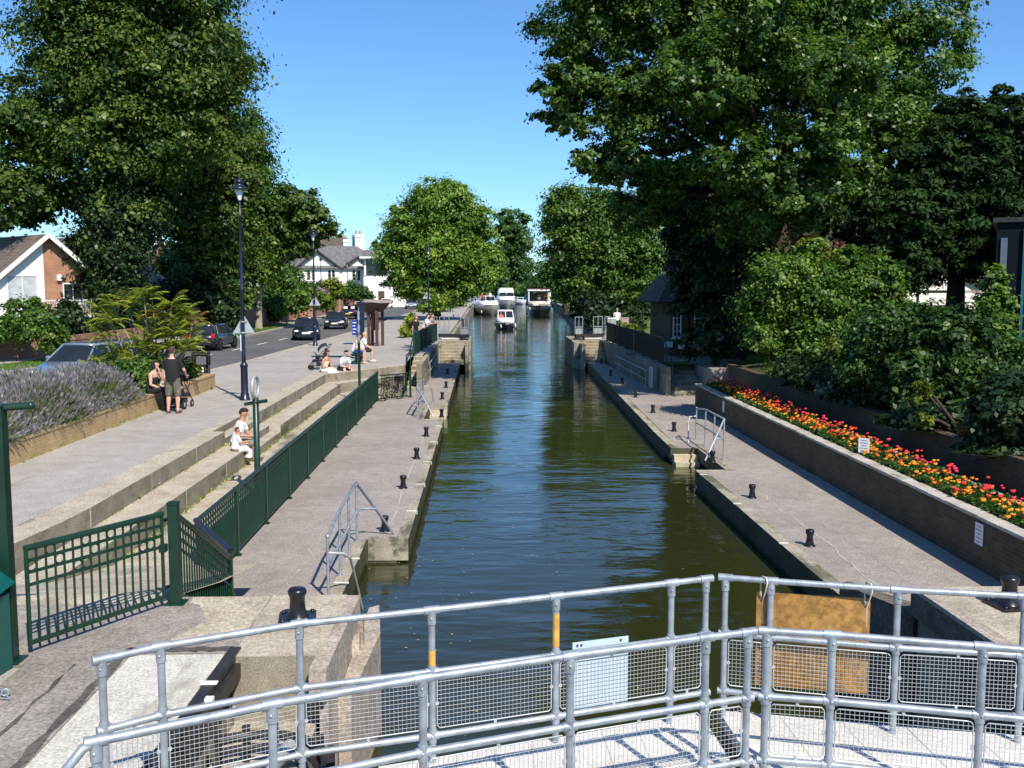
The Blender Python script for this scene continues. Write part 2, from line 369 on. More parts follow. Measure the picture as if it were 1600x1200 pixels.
# road, kerbs, markings, verge, far pavement
strip('road', lambda y: interp(ROADL, y), lambda y: interp(KERB, y), YS, -.1, M['road'])
k = MB()
for y0, y1 in zip(YS, YS[1:]):
    for f, s in ((KERB, 1), (ROADL, -1)):
        a, b = interp(f, y0), interp(f, y1)
        poly = [(a - .0 * s, y0), (a + .19 * s, y0), (b + .19 * s, y1), (b, y1)]
        k.prism(poly, -.12, .012)
tag(k.build('kerb', M['kerb']), kind='structure')
ln = MB()
yy = 24.0
while yy < 250:
    def cx(y): return (interp(KERB, y) + interp(ROADL, y)) / 2 + (.05 if y < 60 else 0.0)
    y1 = yy + 2.2
    ln.quad((cx(yy) - .07, yy, -.096), (cx(yy) + .07, yy, -.096), (cx(y1) + .07, y1, -.096), (cx(y1) - .07, y1, -.096)); yy += 5.2
tag(ln.build('road_marking', M['white_line']), kind='structure')
strip('verge', lambda y: interp(ROADL, y) - 2.6, lambda y: interp(ROADL, y) - .13, YS, .006, M['grass'])
strip('pavement', lambda y: interp(ROADL, y) - 4.4, lambda y: interp(ROADL, y) - 2.6, YS, .006, M['asphalt'])
# a paved drive crossing the verge beyond the sycamore
strip('driveway', lambda y: interp(ROADL, y) - 2.6, lambda y: interp(ROADL, y) - .12, [88, 96, 104, 112, 140, 200], .012, M['asphalt'])
# terrace steps down from the promenade to the sunken path
def slab(b, poly, z0, z1): b.prism(poly, z0, z1, 0, 1)
ts = MB()
def seg(x0, x1, y0, y1, z):           # top slab, lengths with open joints
    y = y0
    while y < y1 - .05:
        e = min(y + 2.92, y1)
        ts.prism([(x0, y + .006), (x1, y + .006), (x1, e - .006), (x0, e - .006)], -.9, z, 0, 1); y = e
ts.prism([(-6.9, 11.0), (-6.6, 11.6), (-6.4, 13.2), (-6.25, 14.6), (-6.2, 15.6), (-6.75, 15.6), (-6.85, 13.8)], -.9, .004, 0, 1)
seg(-6.75, -6.2, 15.6, 23.8, .004); seg(-6.75, -6.5, 23.8, 27.2, .004); seg(-6.75, -6.2, 27.2, 39.1, .004)
seg(-6.5, -6.2, 23.8, 27.2, -.165)
ts.prism([(-6.2, 12.9), (-5.95, 12.45), (-5.7, 12.6), (-5.57, 13.2), (-5.57, 15.6), (-6.2, 15.6)], -.9, -.33, 0, 1)
seg(-6.2, -5.57, 15.6, 23.8, -.33); seg(-6.2, -5.87, 23.8, 27.2, -.33); seg(-6.2, -5.57, 27.2, 38.8, -.33); seg(-5.87, -5.57, 23.8, 27.2, -.515)
ts.prism([(-6.75, 39.1), (-6.2, 39.1), (-3.45, 43.3), (-3.45, 44.2), (-3.95, 43.9), (-6.75, 39.8)], -.9, .004, 0, 1)
ts.prism([(-6.2, 38.8), (-5.57, 38.8), (-3.45, 42.2), (-3.45, 43.29), (-6.2, 39.09)], -.9, -.33, 0, 1)
jn = MB()
for x0, x1, z, ya, yb in ((-6.75, -6.2, .004, 15.6, 23.8), (-6.75, -6.2, .004, 27.2, 39.1), (-6.2, -5.57, -.33, 15.6, 23.8), (-6.2, -5.57, -.33, 27.2, 38.8)):
    y = ya
    while y < yb - 1:
        jn.bx(x0, x1 + .003, y - .018, y + .018, z - .34, z + .003); y += 2.92
tag(jn.build('step_joint', M['coping']), kind='structure')
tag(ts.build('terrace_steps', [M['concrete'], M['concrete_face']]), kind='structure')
pth = MB()
PR = [(10.7, 0.0), (11.2, -.01), (12.7, -.34), (14.8, -.70), (42.5, -.70)]
for (y0, z0), (y1, z1) in zip(PR, PR[1:]):
    x0, x1 = (-6.95, -3.42) if y1 < 15 else (-5.6, -4.36)
    pth.quad((x0, y0, z0), (x1, y0, z0), (x1, y1, z1), (x0, y1, z1))
pth.quad((-4.36, 14.8, -.72), (-3.42, 13.45, -.72), (-3.42, 13.46, -1.3), (-4.36, 14.81, -1.3))
pth.prism([(-5.6, 38.7), (-4.37, 38.7), (-4.37, 40.47), (-3.46, 41.5), (-3.46, 42.25)], -1.3, -.702)
tag(pth.build('sunken_path', M['concrete']), kind='structure')
# near lock platform (both sides), with the machinery pit on the left
pl = MB()
def sol(b, poly, z0, z1, side=1): b.prism(poly, z0, z1, 0, side)
sol(pl, [(-4.25, 6), (-3.35, 6), (-3.35, 9.25), (-2.38, 9.25), (-2.38, 11.0), (-3.45, 11.0), (-3.45, 10.72), (-4.25, 9.2)], -1.5, .008)
sol(pl, [(-6.95, 9.0), (-4.26, 9.0), (-4.26, 9.21), (-3.46, 10.71), (-3.46, 10.78), (-6.95, 10.78)], -1.5, .006)
sol(pl, [(8.2, 4), (12, 4), (12, 11.1), (6.6, 11.1), (6.6, 4)], -3, .0)
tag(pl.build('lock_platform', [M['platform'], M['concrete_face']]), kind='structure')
pc = MB()
sol(pc, [(-3.348, 6), (-2.47, 6), (-2.47, 9.248), (-3.348, 9.248)], -1.4, .002)
tag(pc.build('pale_slab', [M['pale_concrete'], M['concrete_face']]), kind='structure')
pc = MB(); rng = random.Random(2)
out = [(-2.40, 10.985), (-3.28, 10.985)]
for k in range(14):
    u = k / 13; bx_, by_ = (-3.28 + .34 * math.sin(u * 2.6) , 10.9 - 1.25 * u); out.append((bx_ + rng.uniform(-.035, .035), by_ + rng.uniform(-.03, .03)))
for k in range(7): out.append((-3.05 + .1 * k + rng.uniform(-.02, .02), 9.62 + .02 * k + rng.uniform(-.035, .035)))
out += [(-2.40, 9.75)]
pc.prism(out, -.05, .0115)
tag(pc.build('concrete_patch', M['patch']), kind='structure')
sm = MB()
def wob(x0, y0, x1, y1, w, k=14):
    for i in range(k):
        a, c = i / k, (i + 1) / k; rr = lambda q: .02 * math.sin(q * 37.0)
        ax, ay, cx_, cy_ = x0 + (x1 - x0) * a, y0 + (y1 - y0) * a, x0 + (x1 - x0) * c, y0 + (y1 - y0) * c
        nx, ny = -(y1 - y0), (x1 - x0); l = math.hypot(nx, ny); nx /= l; ny /= l
        sm.quad((ax - nx * w + rr(a) * nx, ay - ny * w + rr(a) * ny, .0125), (cx_ - nx * w + rr(c) * nx, cy_ - ny * w + rr(c) * ny, .0125), (cx_ + nx * (w + rr(c * 1.7)), cy_ + ny * (w + rr(c * 1.7)), .0125), (ax + nx * (w + rr(a * 1.7)), ay + ny * (w + rr(a * 1.7)), .0125))
wob(-3.42, 9.36, -2.42, 9.36, .06); wob(-3.41, 9.42, -3.41, 6.2, .04); wob(-3.78, 9.0, -3.76, 6.2, .014)
tag(sm.build('tarmac_seam', M['tarmac_dark']), kind='structure')
lw = MB()
sol(lw, [(-2.378, 9.15), (-1.55, 9.15), (-1.55, 11.02), (-2.378, 11.02)], -4, .012)     # block under the large bollard
sol(lw, [(-2.36, 4), (-1.58, 4), (-1.58, 9.14), (-2.36, 9.14)], -4, -.62)              # floor of the pit
sol(lw, [(5.12, 4), (6.598, 4), (6.598, 11.12), (5.05, 11.12)], -4, .010)
sol(lw, [(-3.40, 11.06), (-2.36, 11.06), (-2.36, 13.4), (-3.40, 13.4)], -4, -1.21)
for i in range(7):                                                                     # stairs behind the platform edge
    z = 0 - (i + 1) * 1.2 / 7
    sol(lw, [(-3.38, 11.03 + i * .33), (-2.4, 11.03 + i * .33), (-2.4, 11.36 + i * .33), (-3.38, 11.36 + i * .33)], -1.3, z)
    sol(lw, [(6.8, 11.13 + i * .33), (8.0, 11.13 + i * .33), (8.0, 11.46 + i * .33), (6.8, 11.46 + i * .33)], -1.3, z)
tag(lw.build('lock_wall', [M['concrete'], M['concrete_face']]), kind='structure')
# quays along the chamber with the ladder recesses
def RQ(y): return interp([(0, 5.42), (25, 5.38), (30, 5.42), (56, 6.2), (62, 6.3)], y)
ql = MB()
sol(ql, [(-4.36, 13.4), (-2.38, 13.4), (-2.38, 18.15), (-1.62, 18.15), (-1.62, 34.75), (-2.32, 34.75), (-2.32, 38.6), (-1.62, 38.6), (-1.62, 60.2), (-2.72, 60.2), (-2.72, 43.4), (-3.45, 43.4), (-3.45, 41.9), (-4.36, 40.4)], -4, QZ)
sol(ql, [(-3.45, 43.41), (-3.45, 44.0), (-2.95, 44.0), (-2.95, 43.41)], -4, QZ - .003)
sol(ql, [(RQ(11) + .25, 13), (RQ(24.8) + .25, 24.85), (6.4, 24.85), (6.4, 28.3), (RQ(28.3) + .25, 28.3), (RQ(56) + .25, 56), (RQ(60) + .25, 60.2), (7.3, 60.2), (7.8, 42), (9.6, 42), (9.6, 38.9), (8.2, 38.9), (8.2, 13)], -4, QZ)
tag(ql.build('quay', [M['quay'], M['wet_wall']]), kind='structure')
qe = MB()
def edge_run(x0a, x0b, y0, y1, wid, step, into=1):
    y = y0
    while y < y1 - .01:
        e = min(y + step, y1)
        xa = x0a(y) if callable(x0a) else x0a; xb = x0a(e) if callable(x0a) else x0a
        poly = [(xa, y + .01), (xa + wid * into, y + .01), (xb + wid * into, e - .01), (xb, e - .01)]
        qe.prism(poly, -1.62 if False else -1.55, QZ + .012, 0, 1)
        y = e
edge_run(-1.40, None, 18.15, 34.75, .215, 3.1, -1); edge_run(-1.40, None, 38.6, 60.2, .215, 3.1, -1)
edge_run(-2.16, None, 13.4, 18.15, .215, 1.7, -1); edge_run(-2.1, None, 34.75, 38.6, .215, 2, -1)
edge_run(RQ, None, 13, 24.85, .245, 3.1, 1); edge_run(RQ, None, 28.3, 60.2, .245, 3.1, 1); edge_run(6.16, None, 24.85, 28.3, .235, 1.75, 1)
for x0, x1, y in ((-2.15, -1.41, 18.16), (-2.1, -1.41, 38.61)): qe.bx(x0, x1, y - .02, y + .16, -1.6, QZ + .010)
for (x0, x1, y) in ((-2.1, -1.41, 34.6), (5.4, 6.15, 24.72), (5.42, 6.15, 28.32)): qe.bx(x0, x1, y, y + .14, -1.6, QZ + .010)
tag(qe.build('quay_edge', [M['edge'], M['wet_wall']]), kind='structure')
# walls of the chamber below the edging
cw = MB()
for x0, x1, y0, y1 in ((-2.0, -1.43, 18.2, 34.7), (-2.0, -1.43, 38.65, 60.2), (-2.5, -2.2, 13, 18.2)): cw.bx(x0, x1, y0, y1, -4, -1.552)
for y0 in np.arange(13, 60, 2.35):
    y1 = min(y0 + 2.35, 60.2)
    if 23 < y0 < 28.4: continue
    cw.prism([(RQ(y0) + .03, y0), (RQ(y0) + .5, y0), (RQ(y1) + .5, y1), (RQ(y1) + .03, y1)], -4, -1.552)
tag(cw.build('chamber_wall', M['wet_wall']), kind='structure')
fs = MB()
for i, (x0, x1) in enumerate(((5.62, 6.14),)):
    for q in range(3): fs.bx(5.46, 6.14, 28.30 - .28 * (q + 1), 28.30 - .28 * q, -3, QZ - .17 * (q + 1))
    for q in range(2): fs.bx(-2.08, -1.44, 38.60 - .28 * (q + 1), 38.60 - .28 * q, -3, QZ - .17 * (q + 1))
tag(fs.build('landing_steps', M['stone_steps']), kind='structure')
# stairs, platforms and walls at the upper gates
up = MB()
for i in range(7):
    z = QZ + (i + 1) * 1.2 / 7
    sol(up, [(-2.6, 60.2 + i * .34), (-1.12, 60.2 + i * .34), (-1.12, 62.6), (-2.6, 62.6)], -1.3, z)
    sol(up, [(6.2, 60.2 + i * .34), (7.45, 60.2 + i * .34), (7.45, 62.6), (6.2, 62.6)], -1.3, z)
for i in range(7):
    z = QZ + (i + 1) * 1.2 / 7
    sol(up, [(-3.42, 44.0 + i * .78), (-2.98, 44.0 + i * .78), (-2.98, 44.78 + i * .78), (-3.42, 44.78 + i * .78)], -1.3, z - .002)
    sol(up, [(8.0, 42.0 + i * .6), (9.5, 42.0 + i * .6), (9.5, 42.6 + i * .6), (8.0, 42.6 + i * .6)], -1.3, z - .001)
tag(up.build('lock_stairs', [M['stone_steps'], M['concrete_face']]), kind='structure')  # risers coloured darker than the treads to paint in their shading
uw = MB()
sol(uw, [(-2.75, 62.62), (-.8, 62.62), (-.8, 68), (-2.75, 68)], -4, .006)
uw.bx(-1.10, -.90, 60.0, 62.6, -4, -.05); uw.bx(-.89, -.78, 61.2, 62.6, -4, .05); uw.bx(-2.72, -2.61, 60.3, 62.6, -1.3, -.1)
sol(uw, [(5.6, 62.62), (9.0, 62.62), (9.0, 68), (5.6, 68)], -4, .006)
uw.bx(5.95, 6.18, 60.0, 62.6, -4, -.08); uw.bx(5.6, 5.94, 61.4, 62.6, -4, -.05)
sol(uw, [(-2.96, 44.0), (-2.74, 44.0), (-2.74, 62.6), (-2.96, 62.6)], -1.3, -.02)
sol(uw, [(7.78, 42.0), (7.98, 42.0), (7.75, 62.6), (7.47, 62.6)], -1.3, -.01)
sol(uw, [(-2.45, 68), (-2.2, 68), (-2.0, 150), (-1.0, 230), (-1.3, 230), (-2.3, 150)], -3, -.15)
sol(uw, [(7.4, 68), (7.6, 68), (9.8, 90), (13.4, 160), (16.2, 230), (16.0, 230), (13.2, 160), (9.6, 90)], -3, -.35)
tag(uw.build('lock_head_wall', [M['edge'], M['concrete_face']]), kind='structure')
rg = MB(); rg.prism([(9.52, 42.0), (11.2, 42), (11.2, 46), (9.52, 46)], -1.3, -.05); rg.prism([(8.0, 46.2), (12, 46.2), (12, 62.6), (7.78, 62.6)], -1, -.02)
tag(rg.build('lockside_path', M['quay']), kind='structure')
lawn = MB(); lawn.prism([(8.4, 57.5), (14, 57.5), (14, 84), (9.6, 84), (8.6, 70)], -.3, .03)
tag(lawn.build('lawn', M['grass']), kind='structure')
# raised bank on the right behind the rear wall, sloping up
bk = MB()
bk.quad((10.75, -2, .05), (13.5, -2, .35), (13.5, 42, .35), (10.75, 42, .05)); bk.quad((13.5, -2, .35), (22, -2, .4), (22, 42, .4), (13.5, 42, .35))
tag(bk.build('bank', M['bank']), kind='structure')
lp = MB(); lp.prism([(9.85, 11.2), (10.42, 11.2), (10.42, 42), (9.85, 42)], -1.4, -.72); tag(lp.build('back_path', M['quay']), kind='structure')

# trowelled joints and cracks on the quays, white marks on the edging, debris on the water
cr = MB(); rng = random.Random(12)
def crack(pts, w, z):
    for (x0, y0), (x1, y1) in zip(pts, pts[1:]):
        d = Vector((y1 - y0, x0 - x1, 0)).normalized() * w
        cr.quad((x0 - d.x, y0 - d.y, z), (x1 - d.x, y1 - d.y, z), (x1 + d.x, y1 + d.y, z), (x0 + d.x, y0 + d.y, z))
def wander(x, y0, y1, step, amp): return [(x + rng.uniform(-amp, amp), y) for y in np.arange(y0, y1, step)]
crack(wander(6.25, 13.5, 22.5, .55, .10), .018, QZ + .004); crack(wander(6.75, 15, 19, .4, .05), .005, QZ + .004); crack(wander(6.05, 32, 44, .7, .05), .012, QZ + .004)
crack([(5.75, 16.4), (6.2, 16.35), (6.9, 16.6)], .006, QZ + .004)
for y in (21.0, 27.6, 33.2): crack([(-4.3, y), (-3.1, y + .05), (-1.65, y - .03)], .009, QZ + .004)
crack(wander(-1.85, 19, 33, .6, .03), .012, QZ + .004); crack(wander(-3.0, 14, 20, .5, .15), .007, QZ + .004)
tag(cr.build('surface_crack', M['coping']), kind='structure')
wmk = MB()
for y in (20.4, 23.2, 26.2, 29.6, 33.0): wmk.bx(-1.615, -1.395, y, y + .045, QZ + .0, QZ + .018); wmk.bx(-1.402, -1.385, y, y + .045, QZ - .06, QZ + .018)
for y in (14.9, 17.6, 20.9, 24.2, 31.5, 36.4): wmk.bx(RQ(y) - .012, RQ(y) + .16, y, y + .05, QZ + .0, QZ + .018)
for y in (15.4, 16.8): wmk.bx(-2.37, -2.14, y, y + .05, QZ, QZ + .018)
tag(wmk.build('edge_marking', M['white_line']), kind='structure')
db = MB(); rng = random.Random(4)
for i in range(150):
    x, y = (rng.uniform(-2.1, 0), rng.uniform(11, 19)) if i < 70 else (rng.uniform(-1.3, 5.2), rng.uniform(9, 30)); r_ = rng.uniform(.008, .03); a = rng.uniform(0, 6)
    db.add([(x + r_ * math.cos(a + k * 1.57) * (1 if k % 2 else .55), y + r_ * math.sin(a + k * 1.57) * (1 if k % 2 else .55), WZ + .02) for k in range(4)], [(0, 1, 2, 3)])
tag(db.build('floating_debris', paint('dry_leaf', (.42, .33, .16), .8)), kind='stuff')
# ================================================================== FENCES, GATES, RAILINGS
M['shade_iron'] = paint('shade_dark_green_paint', (.005, .010, .006), .5, 0, .3, 4)  # fence green darkened, tree shade put into the paint colour
def lerp(a, b, t): return Vector(a) + (Vector(b) - Vector(a)) * t
def ring_on(b, c, axis, r, t, n=14):
    """flat ring (annulus bar) around point c in the vertical plane that holds direction axis"""
    axis = Vector(axis).normalized(); up = Vector((0, 0, 1))
    pts = [Vector(c) + axis * (r * math.cos(2 * PI * i / n)) + up * (r * math.sin(2 * PI * i / n)) for i in range(n + 1)]
    b.path(pts, t, 6, cap=False)
def bar_panel(parent, A, Bp, h0, h1, spacing, rails=(.0, .13, .27), rad=.011, circles=(), band_every=1, mat=None):
    """one fence panel between A and Bp (base points, local); returns nothing, makes 'rail' and 'bars' parts"""
    A = Vector(A); Bp = Vector(Bp); mat = mat or M['green']
    up = Vector((0, 0, 1)); d = (Bp - A); L = d.length
    r = MB()
    r.tube(A + up * h1, Bp + up * h1, .026, 8)
    for q in rails[1:]: r.bar(A + up * (h1 - q), Bp + up * (h1 - q), .016, .03)
    r.bar(A + up * h0, Bp + up * h0, .02, .045)
    r.build('rail', mat, parent)
    k = max(2, int(round(L / spacing))); b = MB()
    for i in range(1, k):
        p = A + d * (i / k)
        top = h1 if i % band_every == 0 else h1 - rails[-1]
        b.tube(p + up * h0, p + up * top, rad, 6, cap=False)
    for (row, i) in circles:
        p = A + d * ((i + .5) / k) + up * (h1 - (rails[row] + rails[row + 1]) / 2)
        ring_on(b, p, d, .048, .008)
    b.build('bars', mat, parent)
def post(parent, p, z1, s=.09, mat=None, name='post', base=True):
    b = MB(); mat = mat or M['green']
    b.bx(p[0] - s / 2, p[0] + s / 2, p[1] - s / 2, p[1] + s / 2, p[2], z1)
    b.bx(p[0] - s * .58, p[0] + s * .58, p[1] - s * .58, p[1] + s * .58, z1 + .001, z1 + .02)
    if base: b.bx(p[0] - s, p[0] + s, p[1] - s, p[1] + s, p[2] - .004, p[2] + .02)
    return b.build(name, mat, parent)

# --- long green fence between the terrace steps and the left quay
f = thing('green_fence', 'long dark green metal bar fence running along the quay below the terrace steps', 'fence', (-4.30, 14.8, QZ))
n = 11; Lf = 40.3 - 14.8
for i in range(n):
    y0, y1 = Lf * i / n, Lf * (i + 1) / n
    bar_panel(f, (0, y0 + .05, 0), (0, y1 - .05, 0), .10, 1.17, .068, (0, .10, .19, .28), .015, band_every=2, mat=M['green2'])
for i in range(n + 1): post(f, (0, Lf * i / n, 0), 1.19, .07)
b = MB(); b.tube((0, -.05, 1.185), (0, Lf + .05, 1.185), .036, 10); b.build('top_rail', M['green'], f)
# --- descending stair panel and the short panel that closes the fence end
f = thing('stair_fence', 'short green fence panel sloping down beside the hidden quay steps', 'fence', (-3.43, 10.85, 0))
bar_panel(f, (0, .08, 0), (-.04, 2.5, -1.2), .09, .98, .115, (0, .12, .24, .36), .0115, [(1, i) for i in range(3, 22, 4)], 1)
post(f, (-.04, 2.55, -1.2), -.20, .06)
b = MB(); b.tube((0, .05, 1.0), (-.04, 2.58, -.21), .03, 8); b.build('handrail', M['green'], f)
f = thing('corner_fence', 'green fence panel turning the corner at the near end of the long quay fence', 'fence', (-4.30, 14.75, QZ))
bar_panel(f, (.02, -.04, 0), (.80, -1.28, 0), .10, 1.08, .10, (0, .12, .24), .011)
b = MB(); b.tube((-.02, .02, 1.19), (.83, -1.32, 1.08), .038, 10); b.tube((-.02, .02, 1.12), (.83, -1.32, 1.01), .03, 8); b.build('handrail', M['navy_iron'], f)
post(f, (.82, -1.30, 0), 1.05, .06)
# --- gate in the foreground
gt = thing('garden_gate', 'dark green iron gate with small rings between its upper rails in the left foreground', 'gate', (-3.42, 10.74, 0))
circ = [(1, 0), (2, 1), (2, 2), (1, 4), (0, 6), (1, 8), (2, 9), (2, 10), (1, 12), (0, 13), (1, 15), (0, 3), (0, 9)]
bar_panel(gt, (-.06, -.10, .0), (-.88, -1.46, .0), .12, 1.03, .098, (0, .115, .23, .35), .0125, circ)
b = MB(); b.tube((-.05, -.08, 1.04), (-.89, -1.48, 1.04), .028, 10); b.build('top_rail', M['green'], gt)
b = MB(); b.tube((-.06, -.09, .10), (-.06, -.09, 1.05), .02, 8); b.build('stile', M['green'], gt); b = MB(); b.tube((-.88, -1.47, .10), (-.88, -1.47, 1.05), .022, 8); b.build('stile', M['green'], gt); b = MB(); b.bx(-.09, -.02, -.12, -.03, .62, .70); b.build('latch', M['green'], gt)
gp = thing('gate_post', 'square green gate post with a base plate at the top of the hidden quay steps', 'post', (-3.39, 10.78, 0))
post(gp, (0, 0, 0), 1.12, .105, name='shaft')
b = MB(); b.tube((-.07, 0, .95), (-.1, -.05, .95), .02, 6); b.build('hinge', M['black_iron'], gp); b = MB(); b.tube((-.07, 0, .2), (-.1, -.05, .2), .02, 6); b.build('hinge', M['black_iron'], gp)
tp = thing('tall_post', 'tall green post with a short horizontal arm at the left edge', 'post', (-4.42, 9.12, 0))
post(tp, (0, 0, 0), 2.40, .115, name='shaft')
b = MB(); b.tube((-.08, -.02, 2.38), (.27, .04, 2.40), .034, 10); b.ell((.28, .04, 2.4), (.04, .04, .04), 8, 6); b.build('arm', M['green'], tp)
f = thing('side_fence', 'green bar fence leaving the frame beyond the tall post', 'fence', (-4.45, 9.05, 0))
bar_panel(f, (-.08, -.05, 0), (-2.2, -1.0, 0), .12, 1.0, .11, (0, .12, .24), .011)
# --- far gate across the end of the sunken path, promenade fence beyond it
gt = thing('garden_gate', 'small distant green bar gate closing the far end of the sunken path', 'gate', (-4.27, 40.35, QZ))
bar_panel(gt, (.06, .08, 0), (1.12, 1.22, 0), .08, 1.02, .085, (0, .12), .017)
post(gt, (1.2, 1.3, 0), 1.12, .09)
f = thing('promenade_fence', 'green bar fence where three people lean beside the upper lock stairs', 'fence', (-3.42, 49.2, 0))
Lp = 13.2
for i in range(6):
    bar_panel(f, (.5 * i / 6, Lp * i / 6 + .04, 0), (.5 * (i + 1) / 6, Lp * (i + 1) / 6 - .04, 0), .08, 1.12, .07, (0, .12, .25), .016, band_every=2, mat=M['green2'])
for i in range(7): post(f, (.5 * i / 6, Lp * i / 6, 0), 1.14, .08)
b = MB(); b.tube((0, -.03, 1.13), (.5, Lp + .03, 1.13), .036, 8)
b.path([(0, 0, 1.13), (0, -2.6, .55), (-.05, -5.2, -.15)], .03, 8); b.tube((-.05, -5.2, -.15), (-.05, -5.2, -1.0), .03, 8); b.tube((0, -2.6, .55), (0, -2.6, -.45), .028, 8)
b.build('handrail', M['green'], f)
f = thing('lockside_fence', 'dark green bar fence on top of the shaded wall before the lock house', 'fence', (8.02, 44.2, 0))
Lp = 18.2
for i in range(7):
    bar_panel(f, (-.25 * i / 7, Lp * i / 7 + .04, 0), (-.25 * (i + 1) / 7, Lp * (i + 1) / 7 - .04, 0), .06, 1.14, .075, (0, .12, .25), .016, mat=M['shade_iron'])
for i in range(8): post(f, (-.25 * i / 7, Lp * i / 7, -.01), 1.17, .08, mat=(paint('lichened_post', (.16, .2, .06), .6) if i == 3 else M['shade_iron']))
b = MB(); b.path([(0, 0, 1.16), (.02, -2.3, .1), (.02, -2.3, -1.15)], .03, 8); b.tube((.0, -.9, .75), (.0, -.9, -.6), .025, 6); b.build('handrail', M['green'], f)

# --- galvanised ladder-recess railings
def ladder_rail(name, label, loc, rz, length, lead):
    t = thing(name, label, 'railing', loc, rz, 'galvanised railings at the quay recesses')
    xs = [0, length * .36, length * .68, length]
    b = MB(); b.path([(0, xs[0], .0), (0, xs[0], .98)], .024, 8); b.build('post', M['galv'], t)
    for y in xs[1:]:
        b = MB(); b.tube((0, y, 0), (0, y, 1.09), .022, 8); b.tube((0, y, 0), (0, y, .03), .05, 8); b.tube((0, y, .5), (0, y, .57), .032, 8); b.build('post', M['galv'], t)
    b = MB(); b.path([(0, 0, .96), (0, xs[1], 1.08), (0, xs[3], 1.10), (lead[0], xs[3] + lead[1], .03)], .024, 8)
    for y in xs: b.ell((0, y, 1.06 if y else .97), (.034, .034, .034), 8, 6)
    b.build('top_rail', M['galv'], t)
    b = MB(); b.path([(0, 0, .52), (0, xs[3], .56), (.06, xs[3] + .06, .60), (lead[0] * .52, xs[3] + lead[1] * .5, .56)], .022, 8); b.build('middle_rail', M['galv'], t)
    b = MB(); b.path([(0, 0, .72), (.22, .03, .70), (.30, .28, .55), (.36, .62, -.02), (.40, .8, -.4)], .021, 8); b.build('ladder_rail', M['galv_dull'], t)
    return t
ladder_rail('ladder_railing', 'galvanised pipe railing around the quay recess nearest the foreground, left of the water', (-2.33, 14.6, QZ), 0, 3.4, (.62, .5))
ladder_rail('ladder_railing', 'distant galvanised railing around the far quay recess left of the water', (-2.36, 39.2, QZ), 0, -3.9, (.62, -.45))
ladder_rail('ladder_railing', 'galvanised pipe railing around the landing recess right of the water', (6.48, 29.9, QZ), PI, 3.5, (.58, .35))
wr = thing('wall_railing', 'low grey handrail fixed along the wall beneath the promenade fence', 'railing', (-2.62, 48.5, QZ))
b = MB(); b.tube((0, 0, .9), (0, 8.5, .9), .025, 6); b.build('rail', M['galv_dull'], wr); b = MB(); b.tube((0, 0, .5), (0, 8.5, .5), .02, 6); b.build('rail', M['galv_dull'], wr)
for y in (.2, 4, 8.2):
    b = MB(); b.tube((0, y, 0), (0, y, .9), .022, 6); b.build('post', M['galv_dull'], wr)
wr = thing('wall_railing', 'low grey two bar rail along the shaded right hand wall', 'railing', (7.35, 44.5, QZ))
b = MB(); b.tube((0, 0, .85), (-.15, 9.5, .85), .025, 6); b.build('rail', M['galv_dull'], wr); b = MB(); b.tube((0, 0, .45), (-.15, 9.5, .45), .02, 6); b.build('rail', M['galv_dull'], wr)
for y in (.2, 4.5, 9.2):
    b = MB(); b.tube((0, y, 0), (0, y, .85), .022, 6); b.build('post', M['galv_dull'], wr)
b = MB(); b.bx(7.38, 7.42, 43.3, 44.1, QZ + .2, QZ + 1.1); tag(b.build('notice_board', M['sign_grey'], at=(7.4, 43.7, QZ + .2)), 'plain pale board leaning at the near end of the shaded right wall', 'board')

# ================================================================== LOWER LOCK GATES WITH THEIR RAILINGS
def mesh_panel(b, A, Bp, z0, z1, sp=.030, r=.0021):
    A = Vector(A); Bp = Vector(Bp); d = Bp - A; L = d.length; u = d / L; up = Vector((0, 0, 1))
    m = .035; a = A + u * m; e = Bp - u * m; L -= 2 * m
    b.path([a + up * (z0 + .02), a + up * (z1 - .02), a + u * .02 + up * z1, e - u * .02 + up * z1, e + up * (z1 - .02), e + up * (z0 + .02), e - u * .02 + up * z0, a + u * .02 + up * z0, a + up * (z0 + .02)], .0045, 5, cap=False)
    k = int(L / sp)
    for i in range(1, k): b.tube(a + u * (L * i / k) + up * z0, a + u * (L * i / k) + up * z1, r, 3, cap=False)
    k = int((z1 - z0) / sp)
    for i in range(1, k): b.tube(a + up * (z0 + (z1 - z0) * i / k), e + up * (z0 + (z1 - z0) * i / k), r, 3, cap=False)
    for p, q in ((a + up * ((z0 + z1) / 2), -u), (e + up * ((z0 + z1) / 2), u)):
        b.bar(p - q * .012, p + q * .03, .012, .02)
    for zz in (z0, z1):
        p = (a + e) / 2 + up * zz; s = -1 if zz == z0 else 1; b.bar(p, p + up * (.03 * s), .02, .012)
